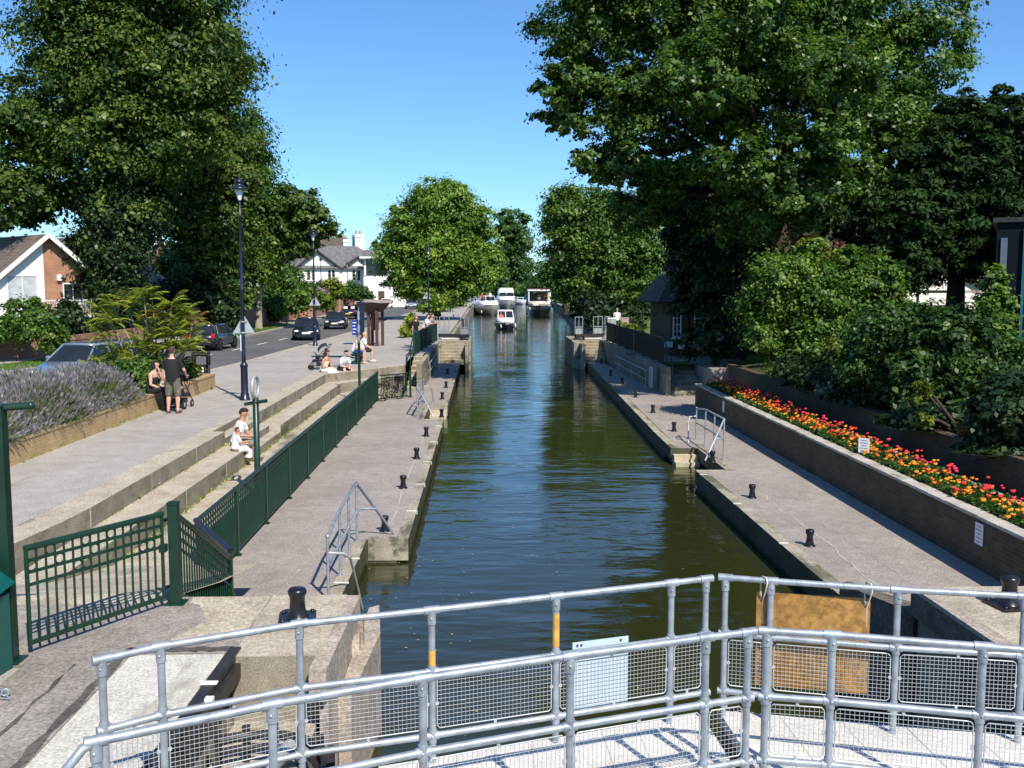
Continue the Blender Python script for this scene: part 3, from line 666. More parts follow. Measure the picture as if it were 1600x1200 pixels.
def gate_rail(parent, pts, posts, ztop, zmid, zlow, start, end, r=.0245, z0=.05, mesh=True):
    """pts: plan polyline of the rail; posts: indices with a standing post; start/end: shapes of the two ends"""
    P3 = lambda p, z: Vector((p[0], p[1], z))
    top = MB(); path = [P3(p, ztop) for p in pts]
    if start == 'bend': path = [P3((pts[0][0] - .16, pts[0][1] - .12), ztop - .32), P3((pts[0][0] - .13, pts[0][1] - .10), ztop - .12), P3((pts[0][0] - .05, pts[0][1] - .04), ztop - .02)] + path
    top.path(path, r, 12)
    for i, p in enumerate(pts):
        a = pts[max(i - 1, 0)]; c = pts[min(i + 1, len(pts) - 1)]
        u = Vector((c[0] - a[0], c[1] - a[1], 0)).normalized()
        if i in posts: top.tube(P3(p, ztop) - u * .055, P3(p, ztop) + u * .055, r * 1.28, 12)
    top.build('top_rail', M['galv'], parent)
    for zz, nm in ((zmid, 'middle_rail'), (zlow, 'bottom_rail')):
        b = MB(); b.path([P3(p, zz) for p in pts], r * .98, 10)
        for i in posts:
            p = pts[i]; a = pts[max(i - 1, 0)]; c = pts[min(i + 1, len(pts) - 1)]; u = Vector((c[0] - a[0], c[1] - a[1], 0)).normalized()
            b.tube(P3(p, zz) - u * .045, P3(p, zz) + u * .045, r * 1.25, 10)
        b.build(nm, M['galv'], parent)
    for i in posts:
        b = MB(); p = pts[i]; b.tube(P3(p, z0), P3(p, ztop), r, 12); b.tube(P3(p, ztop - .10), P3(p, ztop - .01), r * 1.28, 12); b.tube(P3(p, zmid - .05), P3(p, zmid + .05), r * 1.24, 12); b.tube(P3(p, zlow - .05), P3(p, zlow + .05), r * 1.24, 12)
        for zz in (ztop - .055, zmid, zlow):
            b.ell((p[0] + .0, p[1] - r * 1.25, zz), (.010, .008, .010), 8, 5)
        b.build('post', M['galv'], parent)
    if mesh:
        for i, c in zip(posts, posts[1:]):
            b = MB(); mesh_panel(b, P3(pts[i], 0) , P3(pts[c], 0), zlow + .05, zmid - .05); b.build('mesh_panel', M['wire'], parent)
def leaf(label, far, near, fposts, nposts, deck, body, start):
    t = thing('lock_gate', label, 'lock gate', (deck[0][0], deck[0][1], 0))
    o = Vector((deck[0][0], deck[0][1]))
    loc = lambda pts: [(p[0] - o.x, p[1] - o.y) for p in pts]
    b = MB(); b.prism(loc(deck), .015, .10); b.build('walkway', M['deck'], t)
    b = MB(); q_ = loc(deck)
    for k in range(1, 9):
        u = k / 9.0; p0 = lerp((q_[0][0], q_[0][1], 0), (q_[2 if len(q_) > 6 else 2][0], q_[2][1], 0), u); p1 = lerp((q_[-1][0], q_[-1][1], 0), (q_[3][0], q_[3][1], 0), u)
        b.bar((p0.x, p0.y - .03, .1005), (p1.x, p1.y + .05, .1005), .006, .004)
    b.build('deck_joints', M['coping'], t)
    b = MB(); b.prism(loc(body), -5.0, .01); b.build('gate_timber', M['dark_timber'], t)
    gate_rail(t, loc(far), fposts, 1.22, .77, .30, start[0], None)
    gate_rail(t, loc(near), nposts, 1.22, .77, .33, start[1], None)
    return t
farL = [(-2.34, 5.96), (-2.05, 6.17), (-1.25, 6.57), (-.37, 6.83), (.53, 7.12), (1.44, 7.42), (1.73, 7.52)]
nearL = [(-1.95, 4.85), (-1.16, 5.27), (-.36, 5.61), (.53, 5.93), (1.44, 6.23), (1.74, 6.32)]
farR = [(1.89, 7.55), (2.22, 7.45), (3.11, 7.20), (3.98, 7.02), (4.9, 6.8), (5.8, 6.6)]
nearR = [(1.87, 6.34), (2.28, 6.26), (3.16, 6.02), (4.1, 5.76), (5.1, 5.48)]
deckL = [(-.75, 6.78), (.5, 7.18), (1.72, 7.60), (1.80, 6.20), (.6, 5.60), (-.3, 4.9), (-.75, 4.75)]
deckR = [(1.88, 7.64), (4.0, 7.14), (6.0, 6.66), (6.0, 4.6), (3.2, 5.3), (1.95, 5.75)]
tL = leaf('left leaf of the near lock gate with pipe railings and the bare pale walkway', farL, nearL, [0, 1, 2, 3, 4, 5, 6], [0, 1, 2, 3, 4, 5], deckL, [(-1.5, 6.5), (.5, 7.17), (1.72, 7.58), (1.74, 7.2), (.5, 6.75), (-1.4, 6.0)], (None, 'bend'))
tR = leaf('right leaf of the near lock gate, its pipe railing carrying a hanging board', farR, nearR, [0, 1, 2, 3, 4, 5], [0, 1, 2, 3, 4], deckR, [(1.9, 7.62), (4, 7.12), (5.1, 6.9), (5.0, 6.4), (3.9, 6.7), (1.9, 7.2)], (None, None))
for px, z0, z1 in ((.53, .84, 1.09), (-.37, .77, .93)):
    b = MB(); yy = 7.12 if px > 0 else 6.83
    b.tube((px - deckL[0][0], yy - deckL[0][1], z0), (px - deckL[0][0], yy - deckL[0][1], z1), .0262, 12); b.build('paint_band', M['yellow'], tL)
bd = thing('plywood_board', 'orange weathered plywood board tied to the lock gate railing', 'board', (2.13, 7.52, .36))
b = MB(); b.bar((0, 0, .38), (.82, -.20, .38), .018, .75); b.build('panel', M['plywood'], bd)
for x, y in ((.03, .0), (.78, -.18)):
    b = MB(); b.path([(x, y - .02, .70), (x - .005, y - .015, .80), (x, y - .03, .885), (x + .015, y - .085, .89), (x + .02, y - .11, .86), (x + .018, y - .085, .80), (x + .012, y - .02, .68), (x + .02, y - .018, .50)], .006, 6); b.build('rope', M['rope'], bd)
pt = thing('sign_plate', 'blank grey sign plate fixed behind the mesh of the lock gate railing', 'sign', (.66, 7.21, .28))
b = MB(); b.bar((0, 0, .27), (.44, .14, .27), .012, .56); b.build('plate', paint('pale_blue_grey_plate', (.50, .60, .66), .5, 0, .06, 6), pt)
b = MB(); b.ell((.04, .0, .53), (.009, .009, .009), 6, 4); b.ell((.07, .01, .53), (.009, .009, .009), 6, 4); b.ell((.38, .11, .53), (.009, .009, .009), 6, 4); b.build('bolt', M['steel_dark'], pt)
# machinery in the pit: curved toothed rack, channel irons, fender timbers
rk = thing('gate_rack', 'black curved steel rack in the pit beside the near lock gate', 'machinery', (-1.95, 7.6, -.62))
pts = [(.05 + .62 * math.cos(a), .1 + .62 * math.sin(a)) for a in np.linspace(-.4, 2.2, 15)]
b = MB(); b.path([(x, y, .25) for x, y in pts], .045, 8); b.path([(x * .9, y * .9, .18) for x, y in pts], .03, 6); b.build('rail', M['steel_dark'], rk)
b = MB(); b.path([(-.15, -1.8, .22), (.02, -.6, .24), (.3, .55, .22)], .07, 8); b.build('arm', M['galv_dull'], rk)
for x, y in pts[::2]: b = MB(); b.bx(x * 1.07 - .03, x * 1.07 + .03, y * 1.07 - .03, y * 1.07 + .03, .0, .32); b.build('tooth', M['steel_dark'], rk)
ch = thing('steel_channel', 'dark sloping steel channel at the edge of the pale slab', 'machinery', (-2.42, 9.35, 0))
b = MB(); b.bar((0.03, 0, .0), (-.02, -3.2, .0), .10, .07); b.build('flange', M['steel_dark'], ch)
b = MB(); b.bar((.10, 0, -.12), (.06, -3.2, -.12), .05, .14); b.build('web', M['steel_dark'], ch)
b = MB(); b.bx(-.05, .09, -.92, -.86, .036, .05); b.build('white_clip', M['white'], ch); b = MB(); b.bx(.04, .13, -1.2, -1.14, -.03, .03); b.build('white_clip', M['white'], ch)
fd = thing('timber_fender', 'grey weathered timber fender along the left lock wall beside the large bollard', 'fender', (-1.50, 8.8, 0))
b = MB(); b.bar((-.02, 0, -.14), (.02, 2.2, -.14), .16, .30); b.build('beam', M['timber'], fd)
b = MB(); b.bar((.09, 1.9, -.32), (.12, 1.35, -2.4), .08, .2); b.build('brace', M['timber'], fd); b = MB(); b.bar((.10, 2.05, -.2), (.14, 2.15, -3), .10, .12); b.build('brace', M['timber'], fd)
b = MB()
for i in range(5): b.bx(-.02, .06, .1 + i * .38, .46 + i * .38, -3, -.30 - .015 * (i % 2))
b.build('planks', M['timber'], fd)
ww = MB(); ww.prism([(-1.43, 9.4), (-1.43, 12.1), (-1.32, 12.2), (-1.20, 11.2), (-1.30, 9.4)], -4, -.5)
tag(ww.build('wing_wall', M['timber'], at=(-1.3, 10.8, -2)), 'grey boarded wing wall beside the left lock platform, green at the water', 'wall')
fd = thing('timber_fender', 'timber beam along the right lock wall, its shaded sides painted darker than the top', 'fender', (5.08, 8.6, 0))
b = MB(); b.bar((.0, -.9, -.17), (-.06, 2.5, -.17), .15, .28); b.build('beam', M['dark_timber'], fd)  # dark sides under a paler top: the shade is put into the timber colours
b = MB(); b.bar((.01, -.9, .0), (-.05, 2.5, .0), .17, .05); b.build('cap', M['timber'], fd)
b = MB()
for i in range(7): b.bx(-.02, .06, -.6 + i * .42, -.2 + i * .42, -3, -.30 - .015 * (i % 2))
b.build('planks', M['dark_timber'], fd)
wg = MB(); wg.prism([(5.0, 11.13), (4.55, 12.3), (4.7, 12.4), (5.25, 11.3)], -3, -.30); tag(wg.build('wing_wall', M['dark_timber'], at=(4.7, 11.9, -1.5)), 'dark timber wing wall slanting from the right lock platform to the water', 'wall')
# ================================================================== BOLLARDS
def big_bollard(label, loc, s=1.0):
    t = thing('mooring_bollard', label, 'bollard', loc, .15, 'large mooring bollards on square plates')
    b = MB(); b.bx(-.19, .19, -.19, .19, .0, .035)
    for x in (-.15, .15):
        for y in (-.15, .15): b.lathe([(.022, .036), (.022, .055), (.0001, .055)], (x, y, 0), 6)
    b.build('base_plate', M['black_iron'], t)
    b = MB(); b.lathe([(.12, .036), (.105, .06), (.085, .12), (.078, .20), (.08, .25), (.095, .28), (.098, .31), (.085, .335), (.05, .345), (.0001, .347)], n=20); b.build('drum', M['black_iron'], t)
    b = MB(); b.lathe([(.0001, .0), (.006, .0)], n=6); return t
big_bollard('large black bollard on a square plate on the left lock platform', (-1.95, 10.18, .012))
big_bollard('large black bollard on a square plate on the right lock platform', (5.72, 10.4, .01))
def small_bollard(loc, label):
    t = thing('quay_bollard', label, 'bollard', loc, 0, 'small black bollards along the quays')
    b = MB(); b.lathe([(.085, 0), (.082, .03), (.068, .08), (.058, .14), (.057, .19), (.068, .215), (.078, .235), (.078, .285), (.066, .30), (.0001, .302)], n=14); b.build('drum', M['black_iron'], t)
    b = MB(); b.lathe([(.105, .0), (.105, .018), (.085, .024)], n=14); b.build('collar', M['black_iron'], t)
    return t
bl = [((601, 830), 'small black bollard close beside the recess railing left of the water'), ((630, 763), 'small black bollard on the left quay just beyond the near recess'),
      ((651, 717), 'middle small black bollard of the left quay stretch between the two recesses'), ((666, 682), 'small black bollard on the left quay just before the far recess'),
      ((690, 652), 'small dark bollard at the near corner of the far left recess'), ((691, 624), 'small black bollard on the sunlit left quay just past the far recess'), ((697, 606), 'small black bollard by the edge of the shade on the left quay')]
br = [((1399, 965), 'small bollard on the right quay half hidden behind a gate railing post'), ((1265, 853), 'nearest fully visible small black bollard on the right quay'), ((1175, 778), 'small black bollard on the right quay midway between the gate and the landing recess'),
      ((1113, 722), 'small dark bollard at the near corner of the right landing recess'), ((1053, 674), 'small black bollard on the right quay just beyond the landing recess'), ((1020, 645), 'second small black bollard beyond the right landing recess'),
      ((993, 621), 'small bollard at the edge of the tree shade on the right quay'), ((972, 600), 'small bollard in the tree shade on the right quay, nearer the sunlight'), ((954, 587), 'farthest small bollard in the shade of the right quay')]
proto = None
for (px, lab) in bl + br:
    p = G(px[0], px[1], QZ); p = (p.x, p.y, QZ + .002)
    if proto is None: proto = small_bollard(p, lab)
    else: again(proto, p, None, lab)
again(proto, (-1.9, 52.5, QZ + .002), None, 'small bollard deep in the shade of the left quay below the stairs')
# ================================================================== WALLS AND PLANTERS
w = thing('planter_wall', 'long low brown brick planter wall with pale stone coping along the right quay', 'wall', (8.2, 11.12, QZ))
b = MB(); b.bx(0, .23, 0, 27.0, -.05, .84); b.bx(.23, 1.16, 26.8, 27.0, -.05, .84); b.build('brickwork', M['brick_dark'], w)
b = MB(); y = 0.0; rng = random.Random(3)
while y < 27.0:
    e = min(y + rng.uniform(.52, .68), 27.02); b.bx(-.035, .255, y + .005, e - .005, .842, .90 + rng.uniform(-.004, .004)); y = e
b.build('coping', M['coping'], w, bevel=.008)
w2 = thing('retaining_wall', 'low brick kerb wall with flat coping behind the flower bed', 'wall', (9.36, 11.12, QZ))
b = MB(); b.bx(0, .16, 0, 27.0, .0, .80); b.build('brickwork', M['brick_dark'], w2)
b = MB(); b.bx(-.03, .22, 0, 27.0, .802, .86); b.build('coping', M['coping'], w2)
w3 = thing('retaining_wall', 'tall shaded brown brick retaining wall below the shrubbery on the right', 'wall', (10.45, 4, QZ))
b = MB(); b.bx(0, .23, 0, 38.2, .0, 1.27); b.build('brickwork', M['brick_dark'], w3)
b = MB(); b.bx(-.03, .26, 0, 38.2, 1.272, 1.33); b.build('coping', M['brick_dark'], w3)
bed = MB(); bed.bx(8.43, 9.36, 11.12, 37.9, -.6, -.37); tag(bed.build('flower_bed', M['soil']), kind='structure')
# bedding flowers: leafy cushions and marigold / geranium heads, too many to count
def np_mesh(name, verts, faces, mats, mi=None, tint=None, parent=None, at=None):
    me = bpy.data.meshes.new(name); n = len(verts); k = faces.shape[1]; m = len(faces)
    me.vertices.add(n); me.vertices.foreach_set('co', np.asarray(verts, dtype=np.float32).ravel())
    me.loops.add(m * k); me.loops.foreach_set('vertex_index', faces.astype(np.int32).ravel())
    me.polygons.add(m); me.polygons.foreach_set('loop_start', np.arange(0, m * k, k, dtype=np.int32))
    try: me.polygons.foreach_set('loop_total', np.full(m, k, dtype=np.int32))
    except Exception: pass
    for q in (mats if isinstance(mats, (list, tuple)) else [mats]): me.materials.append(q)
    if mi is not None: me.polygons.foreach_set('material_index', mi.astype(np.int32))
    if tint is not None:
        a = me.attributes.new('tint', 'FLOAT', 'FACE'); a.data.foreach_set('value', tint.astype(np.float32))
    me.update(); me.validate()
    o = bpy.data.objects.new(name, me); COL.objects.link(o)
    if parent is not None: o.parent = parent
    if at is not None: o.location = at
    return o
def leaf_cards(P, Nrm, size, rs, aspect=.6, fold=.0):
    """diamond leaves at points P with normals Nrm -> verts, faces"""
    n = len(P); r = rs.normal(size=(n, 3)); t = np.cross(Nrm, r); t /= np.linalg.norm(t, axis=1, keepdims=True) + 1e-9
    u = np.cross(Nrm, t); s = size[:, None] if hasattr(size, '__len__') else size
    a = P + t * s * .5; c = P - t * s * .5; bb = P + u * s * .5 * aspect + Nrm * s * fold; d = P - u * s * .5 * aspect + Nrm * s * fold
    V = np.stack([a, bb, c, d], 1).reshape(-1, 3); F = np.arange(4 * n).reshape(n, 4); return V, F
LEAF = {
 'bed': leaf_mat('bedding_leaves', (.02, .05, .008), (.05, .115, .018), (.10, .20, .03)),
}
rs = np.random.RandomState(5)
n = 24000
Yc = rs.uniform(11.2, 37.6, n); Xc = rs.uniform(8.46, 9.30, n)
cush = .09 + .06 * np.sin(Yc * 7.1 + 1.3 * np.sin(Xc * 9)) + .05 * rs.rand(n)
Pp = np.stack([Xc, Yc, -.36 + np.abs(cush) * rs.uniform(.6, 1.15, n)], 1)
Nn = rs.normal(size=(n, 3)) + np.array([0, 0, 1.0]); Nn /= np.linalg.norm(Nn, axis=1, keepdims=True)
V, F = leaf_cards(Pp, Nn, rs.uniform(.05, .10, n), rs)
fl = np_mesh('bedding_plants', V, F, LEAF['bed'], tint=rs.rand(n)); tag(fl, kind='stuff')
b = MB(); rng = random.Random(8)
FM = [paint('yellow_orange_petals', (.78, .30, .008), .7, 0, .15, 30), paint('orange_petals', (.80, .17, .006), .7, 0, .15, 30), paint('red_petals', (.66, .022, .02), .7, 0, .15, 30), paint('pink_petals', (.70, .03, .10), .7, 0, .15, 30)]
for i in range(900):
    y = rng.uniform(11.3, 37.6); x = rng.uniform(8.49, 9.28)
    back = (x - 8.46) / .84
    k = rng.random()
    mi = (0 if k < .46 else 1 if k < .78 else 2) if back < .55 else (2 if k < .42 else 3 if k < .6 else 1 if k < .85 else 0)
    z = -.19 + .07 * math.sin(y * 7.1) + rng.uniform(-.03, .08) + (.07 if mi >= 2 else 0); r = rng.uniform(.028, .054)
    b.ell((x, y, z), (r, r, r * .6), 7, 4, mi); b.ell((x + r * .3, y - r * .4, z + r * .25), (r * .6, r * .6, r * .5), 5, 3, mi)
tag(b.build('bedding_flowers', FM), kind='stuff')
def plaque(name, label, p, w, h, rz, tilt=0, lines=5, mat='sign_white', cat='sign', stake=0):
    t = thing(name, label, cat, p, rz)
    b = MB(); b.box((0, 0, h / 2 + stake), (w, .012, h)); b.build('plate', M[mat], t)
    for i in range(lines):
        b = MB(); ww = w * (.72 if i % 2 else .5); b.box((0, -.0085, stake + h * (.86 - .72 * i / max(1, lines - 1))), (ww, .004, h * .045)); b.build('lettering', M['ink'], t)
    if stake: b = MB(); b.bx(-.012, .012, -.012, .012, -.1, stake); b.build('stake', M['galv'], t)
    return t
plaque('notice', 'small white printed notice fixed to the near end of the planter wall', (8.185, 15.9, QZ + .42), .26, .36, -PI / 2)
plaque('notice', 'small pale notice fixed to the far end of the planter wall', (8.185, 33.5, QZ + .38), .24, .38, -PI / 2, lines=4)
plaque('bed_sign', 'small white sign standing among the bedding flowers', (8.55, 21.9, -.32), .24, .33, -.65, lines=5, stake=.06)
plaque('notice', 'white notice on the lock house wall below the window', (9.15, 48.93, .42), .42, .30, 0, lines=3)
# left planter: buff brick wall, lavender, shrubs
w = thing('planter_wall', 'low buff brick planter wall around the lavender beside the promenade', 'wall', (-9.38, 11.0, 0))
b = MB()
for (x0, x1, y0, y1) in ((0, .22, 0, 23.1), (-1.55, -.001, 22.88, 23.1), (-1.77, -1.55, 0, 23.1)): b.bx(x0, x1, y0, y1, -.05, .42)
b.build('brickwork', M['brick_buff'], w)
b = MB(); b.bx(-.015, .235, 0, 23.115, .422, .485); b.bx(-1.78, -.016, 22.865, 23.115, .422, .485); b.bx(-1.785, -1.535, 0, 22.86, .422, .485); b.build('capping', M['brick_cap'], w)
sb = MB(); sb.bx(-10.93, -9.381, 11.0, 33.88, -.1, .40); tag(sb.build('planter_soil', M['soil']), kind='structure')
# garden walls left of the road
def brick_wall(name, label, pts, h, mat, cap=None, th=.23, piers=0):
    t = thing(name, label, 'wall', (pts[0][0], pts[0][1], 0)); o = pts[0]
    b = MB()
    for p, q in zip(pts, pts[1:]): b.bar((p[0] - o[0], p[1] - o[1], h / 2 - .05), (q[0] - o[0], q[1] - o[1], h / 2 - .05), th, h + .1)
    b.build('brickwork', mat, t)
    if cap:
        b = MB()
        for p, q in zip(pts, pts[1:]): b.bar((p[0] - o[0], p[1] - o[1], h + .04), (q[0] - o[0], q[1] - o[1], h + .04), th + .08, .075)
        b.build('coping', cap, t)
    if piers:
        for p in pts:
            pb = MB(); pb.bx(p[0] - o[0] - .24, p[0] - o[0] + .24, p[1] - o[1] - .24, p[1] - o[1] + .24, -.1, h + .25)
            pb.bx(p[0] - o[0] - .29, p[0] - o[0] + .29, p[1] - o[1] - .29, p[1] - o[1] + .29, h + .251, h + .34); pb.build('pier', mat, t)
    return t
brick_wall('garden_wall', 'red brick garden wall beyond the grass at the left edge', [(-30, 43.5), (-20.6, 48.5)], 1.25, M['brick_red'], M['brick_red'])
brick_wall('garden_wall', 'low shaded brick garden wall behind the parked grey car', [(-20.4, 50.0), (-20.2, 60)], 1.0, M['brick_red'])
brick_wall('garden_wall', 'red brick garden wall with tall square piers behind the dark parked hatchback', [(-20.1, 70), (-19.7, 76)], 1.55, M['brick_red'], None, piers=1)
brick_wall('garden_wall', 'dark red brick wall behind the pale trunked tree', [(-19.6, 79), (-19.2, 94)], 1.45, M['brick_red'], None, piers=1)
brick_wall('garden_wall', 'short brick wall with white stepped coping beyond the dark oncoming cars', [(-20.0, 96.4), (-19.3, 103), (-17.6, 103.5)], 1.5, M['brick_red'], M['white'])
brick_wall('garden_wall', 'long red brown brick wall below the yellow green shrubs', [(-18.3, 106), (-19.0, 131)], 1.6, M['brick_red'], M['brick_red'])
brick_wall('garden_wall', 'tall brick wall beside the palm in front of the white house', [(-18.9, 131.5), (-19.4, 152)], 2.3, M['brick_house'], M['brick_house'], piers=1)
brick_wall('garden_wall', 'distant brick wall beyond the arched white porch', [(-18.6, 176), (-19.6, 215)], 2.6, M['brick_house'], None)
# ================================================================== BUILDINGS
def window(parent, c, w, h, rz, bars=(1, 1), glass='glass', frame='white', sill=True, depth=.07):
    R = Matrix.Rotation(rz, 3, 'Z'); c = Vector(c)
    fr = MB()
    def bx(x, z, ww, hh, y=0, d=depth): fr.box(c + R @ Vector((x, y, z)), (ww, d, hh), rz)
    t = .06
    for s in (-1, 1): bx(s * (w / 2 - t / 2), 0, t, h); bx(0, s * (h / 2 - t / 2), w - 2 * t, t)
    for i in range(bars[0]): bx(-w / 2 + w * (i + 1) / (bars[0] + 1), 0, .035, h - 2 * t, .004, depth * .8)
    for i in range(bars[1]): bx(0, -h / 2 + h * (i + 1) / (bars[1] + 1), w - 2 * t, .03, .008, depth * .7)
    o = fr.build('window', M[frame], parent)
    g = MB(); g.box(c + R @ Vector((0, .01, 0)), (w - .04, .012, h - .04), rz); g.build('pane', M[glass], o)
    if sill: g = MB(); g.box(c + R @ Vector((0, -.05, -h / 2 - .035)), (w + .14, .14, .06), rz); g.build('sill', M[frame], o)
    return o
def gable_house(name, label, loc, rz, w, L, he, hr, wall, roof, gable=None, over=.35, eave=.35, chimneys=(), cat='house'):
    """ridge along local Y, gable end at local y=0 facing -Y"""
    t = thing(name, label, cat, loc, rz)
    b = MB(); Mx = Matrix(((1, 0, 0), (0, 0, -1), (0, 1, 0)))     # (x,y,z)->(x,-z,y): profile in XZ extruded along Y
    prof = [(-w / 2, -.3), (w / 2, -.3), (w / 2, he), (0, hr - .12), (-w / 2, he)]
    b.prism(prof, -L, 0, 0, None, Mx); b.build('wall', wall, t)
    rf = MB(); sl = (hr - he) / (w / 2); xo = w / 2 + eave
    for s in (-1, 1):
        prof = [(s * .0, hr), (s * xo, hr - sl * xo), (s * xo, hr - sl * xo - .16), (0, hr - .16)]
        rf.prism(prof, -L - over, over, 0, None, Mx)
    rf.build('roof', roof, t)
    bg = MB()
    for yy in (-over - .035,):
        for s in (-1, 1): bg.bar((0, yy, hr - .07), (s * xo, yy, hr - sl * xo - .07), .05, .24)
    bg.build('bargeboard', M['white'], t)
    gt = MB()
    for s in (-1, 1): gt.tube((s * (xo + .05), -over, hr - sl * xo - .08), (s * (xo + .05), L + over, hr - sl * xo - .08), .06, 6)
    gt.build('gutter', M['white'], t)
    for (x, y, h, s) in chimneys:
        b = MB(); b.bx(x - s, x + s, y - s * .7, y + s * .7, he, h); b.bx(x - s * 1.12, x + s * 1.12, y - s * .82, y + s * .82, h - .25, h - .1)
        c = b.build('chimney', wall, t)
        for q in (-.45, .45): p = MB(); p.lathe([(.13, h + .001), (.11, h + .45), (.0001, h + .45)], (x + q * s, y, 0), 8); p.build('chimney_pot', M['brick_house'], c)
    return t
# bungalow at the left edge: gable half white boards, half brick, with balcony
h1 = gable_house('house', 'house at the left edge with brown roof tiles and a white and brick gable', (-25.6, 59.5, 0), math.radians(47), 5.4, 12, 4.15, 6.45, M['brick_house'], M['tile_brown'], over=.5)
b = MB(); Mx = Matrix(((1, 0, 0), (0, 0, -1), (0, 1, 0)))
b.prism([(-2.83, 1.2), (-.18, 1.2), (-.18, 6.12), (-2.83, 4.0)], .003, .05, 0, None, Mx); b.build('white_cladding', M['render'], h1)
window(h1, (-1.45, -.07, 3.0), 1.75, 2.1, 0, (1, 0), 'curtain'); window(h1, (1.5, -.02, 3.0), 1.2, 1.2, 0, (1, 0))
b = MB(); b.bx(-2.7, 2.2, -1.15, -.06, 1.55, 1.70); b.build('balcony_floor', M['white'], h1)
b = MB(); b.bar((-2.7, -1.1, 2.6), (2.2, -1.1, 2.6), .05, .05); b.bar((2.2, -1.1, 2.6), (2.2, -.06, 2.6), .05, .05)
for i in range(50): b.bar((-2.7 + i * .1, -1.1, 1.7), (-2.7 + i * .1, -1.1, 2.6), .018, .018)
b.build('balcony_railing', M['white'], h1)
b = MB(); b.bx(.55, .8, -.2, -.01, 3.75, 4.1); b.build('alarm_box', M['white'], h1)
b = MB(); b.bx(-2.86, -2.85 + .001, .8, 4.2, .2, 2.4); b.build('garage_door', M['sign_grey'], h1)
b = MB(); b.tube((-2.95, -.35, 3.75), (-2.9, .2, 3.2), .05, 6); b.tube((-2.9, .2, 3.2), (-2.9, .25, 0), .05, 6); b.build('downpipe', M['white'], h1)
h2 = gable_house('house', 'house with a dark tiled roof and white gable glimpsed between the tall trees', (-28.0, 80, 0), math.radians(38), 5.4, 9, 4.0, 6.0, M['brick_house'], M['tile_brown'])
b = MB(); b.prism([(-2.6, 1.5), (2.6, 1.5), (2.6, 3.95), (0, 5.75), (-2.6, 3.95)], .003, .04, 0, None, Mx); b.build('white_cladding', M['render'], h2)
window(h2, (1.2, -.06, 2.9), 1.2, 1.1, 0, (1, 0))
h2b = gable_house('house', 'house with a brown tiled hip seen above the green conifer', (-31.5, 98, 0), math.radians(75), 9, 12, 4.6, 8.1, M['brick_house'], M['tile_brown'])
# large white house with twin gables
h3 = thing('house', 'large white house with grey slate roofs, twin gables and tall white chimneys', 'house', (-31.0, 166, 0), math.radians(28))
b = MB(); b.bx(0, 17.2, 0, 9, -.3, 6.2)
for x0, w_ in ((0, 7.6), (8.2, 5.4)):
    b.prism([(x0, 6.201), (x0 + w_, 6.201), (x0 + w_ / 2, 6.2 + w_ * .34)], -1.0, -.0 if False else .02, 0, None, Mx)
    b.bx(x0, x0 + w_, -.02 if False else .0, .021, 6.2, 6.201)
b.build('wall', M['render'], h3)
rf = MB(); rf.prism([(-.5, 5.9), (-.5, 6.1), (4.5, 9.6), (4.5, 9.4)], 0, 0.01)
rf = MB()
V_ = [(-.6, -.6, 6.25), (17.8, -.6, 6.25), (17.8, 9.6, 6.25), (-.6, 9.6, 6.25), (4.2, 4.5, 10.2), (12.5, 4.5, 10.2)]
rf.add(V_, [(0, 1, 5, 4), (1, 2, 5), (2, 3, 4, 5), (3, 0, 4), (3, 2, 1, 0)])
for x0, w_ in ((0, 7.6), (8.2, 5.4)):
    zr = 6.2 + w_ * .36
    rf.add([(x0 - .4, -.5, 6.1), (x0 + w_ / 2, -.5, zr + .15), (x0 + w_ + .4, -.5, 6.1), (x0 + w_ / 2, 5, zr + .15), (x0 - .4, 3, 6.1), (x0 + w_ + .4, 3, 6.1)], [(0, 1, 3, 4), (1, 2, 5, 3)])
rf.build('roof', M['tile_grey'], h3)
for x0, w_ in ((0, 7.6), (8.2, 5.4)):
    zr = 6.2 + w_ * .36; bg = MB()
    for s in (-1, 1): bg.bar((x0 + w_ / 2, -.54, zr + .1), (x0 + w_ / 2 + s * (w_ / 2 + .4), -.54, 6.05), .06, .3)
    bg.build('bargeboard', M['steel_dark'], h3)
rr = MB(); rr.bx(2.0, 11.5, 5.5, 10, 8, 11.6); rr.prism([(1.8, 11.601), (11.7, 11.601), (11.7, 11.8), (1.8, 11.8)], 0, .01) if False else None
rr.build('rear_range', M['tile_brown'], h3)
for (x, y, z1, s) in ((-1.2, 6, 11.8, .7), (13.6, 6.5, 12.3, .85), (10.9, 6.0, 11.4, .5)):
    b = MB(); b.bx(x - s, x + s, y - .7, y + .7, 5, z1); b.bx(x - s - .1, x + s + .1, y - .8, y + .8, z1 - .5, z1 - .3); c = b.build('chimney', M['render'], h3)
    for q in (-.4, .4): p = MB(); p.lathe([(.2, z1 + .001), (.17, z1 + .7), (.0001, z1 + .7)], (x + q * s, y, 0), 8); p.build('chimney_pot', M['brick_house'], c)
for x in (2.3, 3.1, 5.9, 6.6, 10.2, 11.1): window(h3, (x, -.03 if True else 0, 5.1), .62, 1.75, 0, (0, 2), 'glass')
for x in (2.5, 6.0, 10.6): window(h3, (x, -.03, 2.0), 1.2, 1.5, 0, (1, 1), 'glass')
lean = MB(); lean.add([(-.3, -2.4, 2.3), (4.8, -2.4, 2.3), (4.8, -.02, 3.6), (-.3, -.02, 3.6)], [(0, 1, 2, 3)]); lean.build('porch_roof', M['tile_grey'], h3)
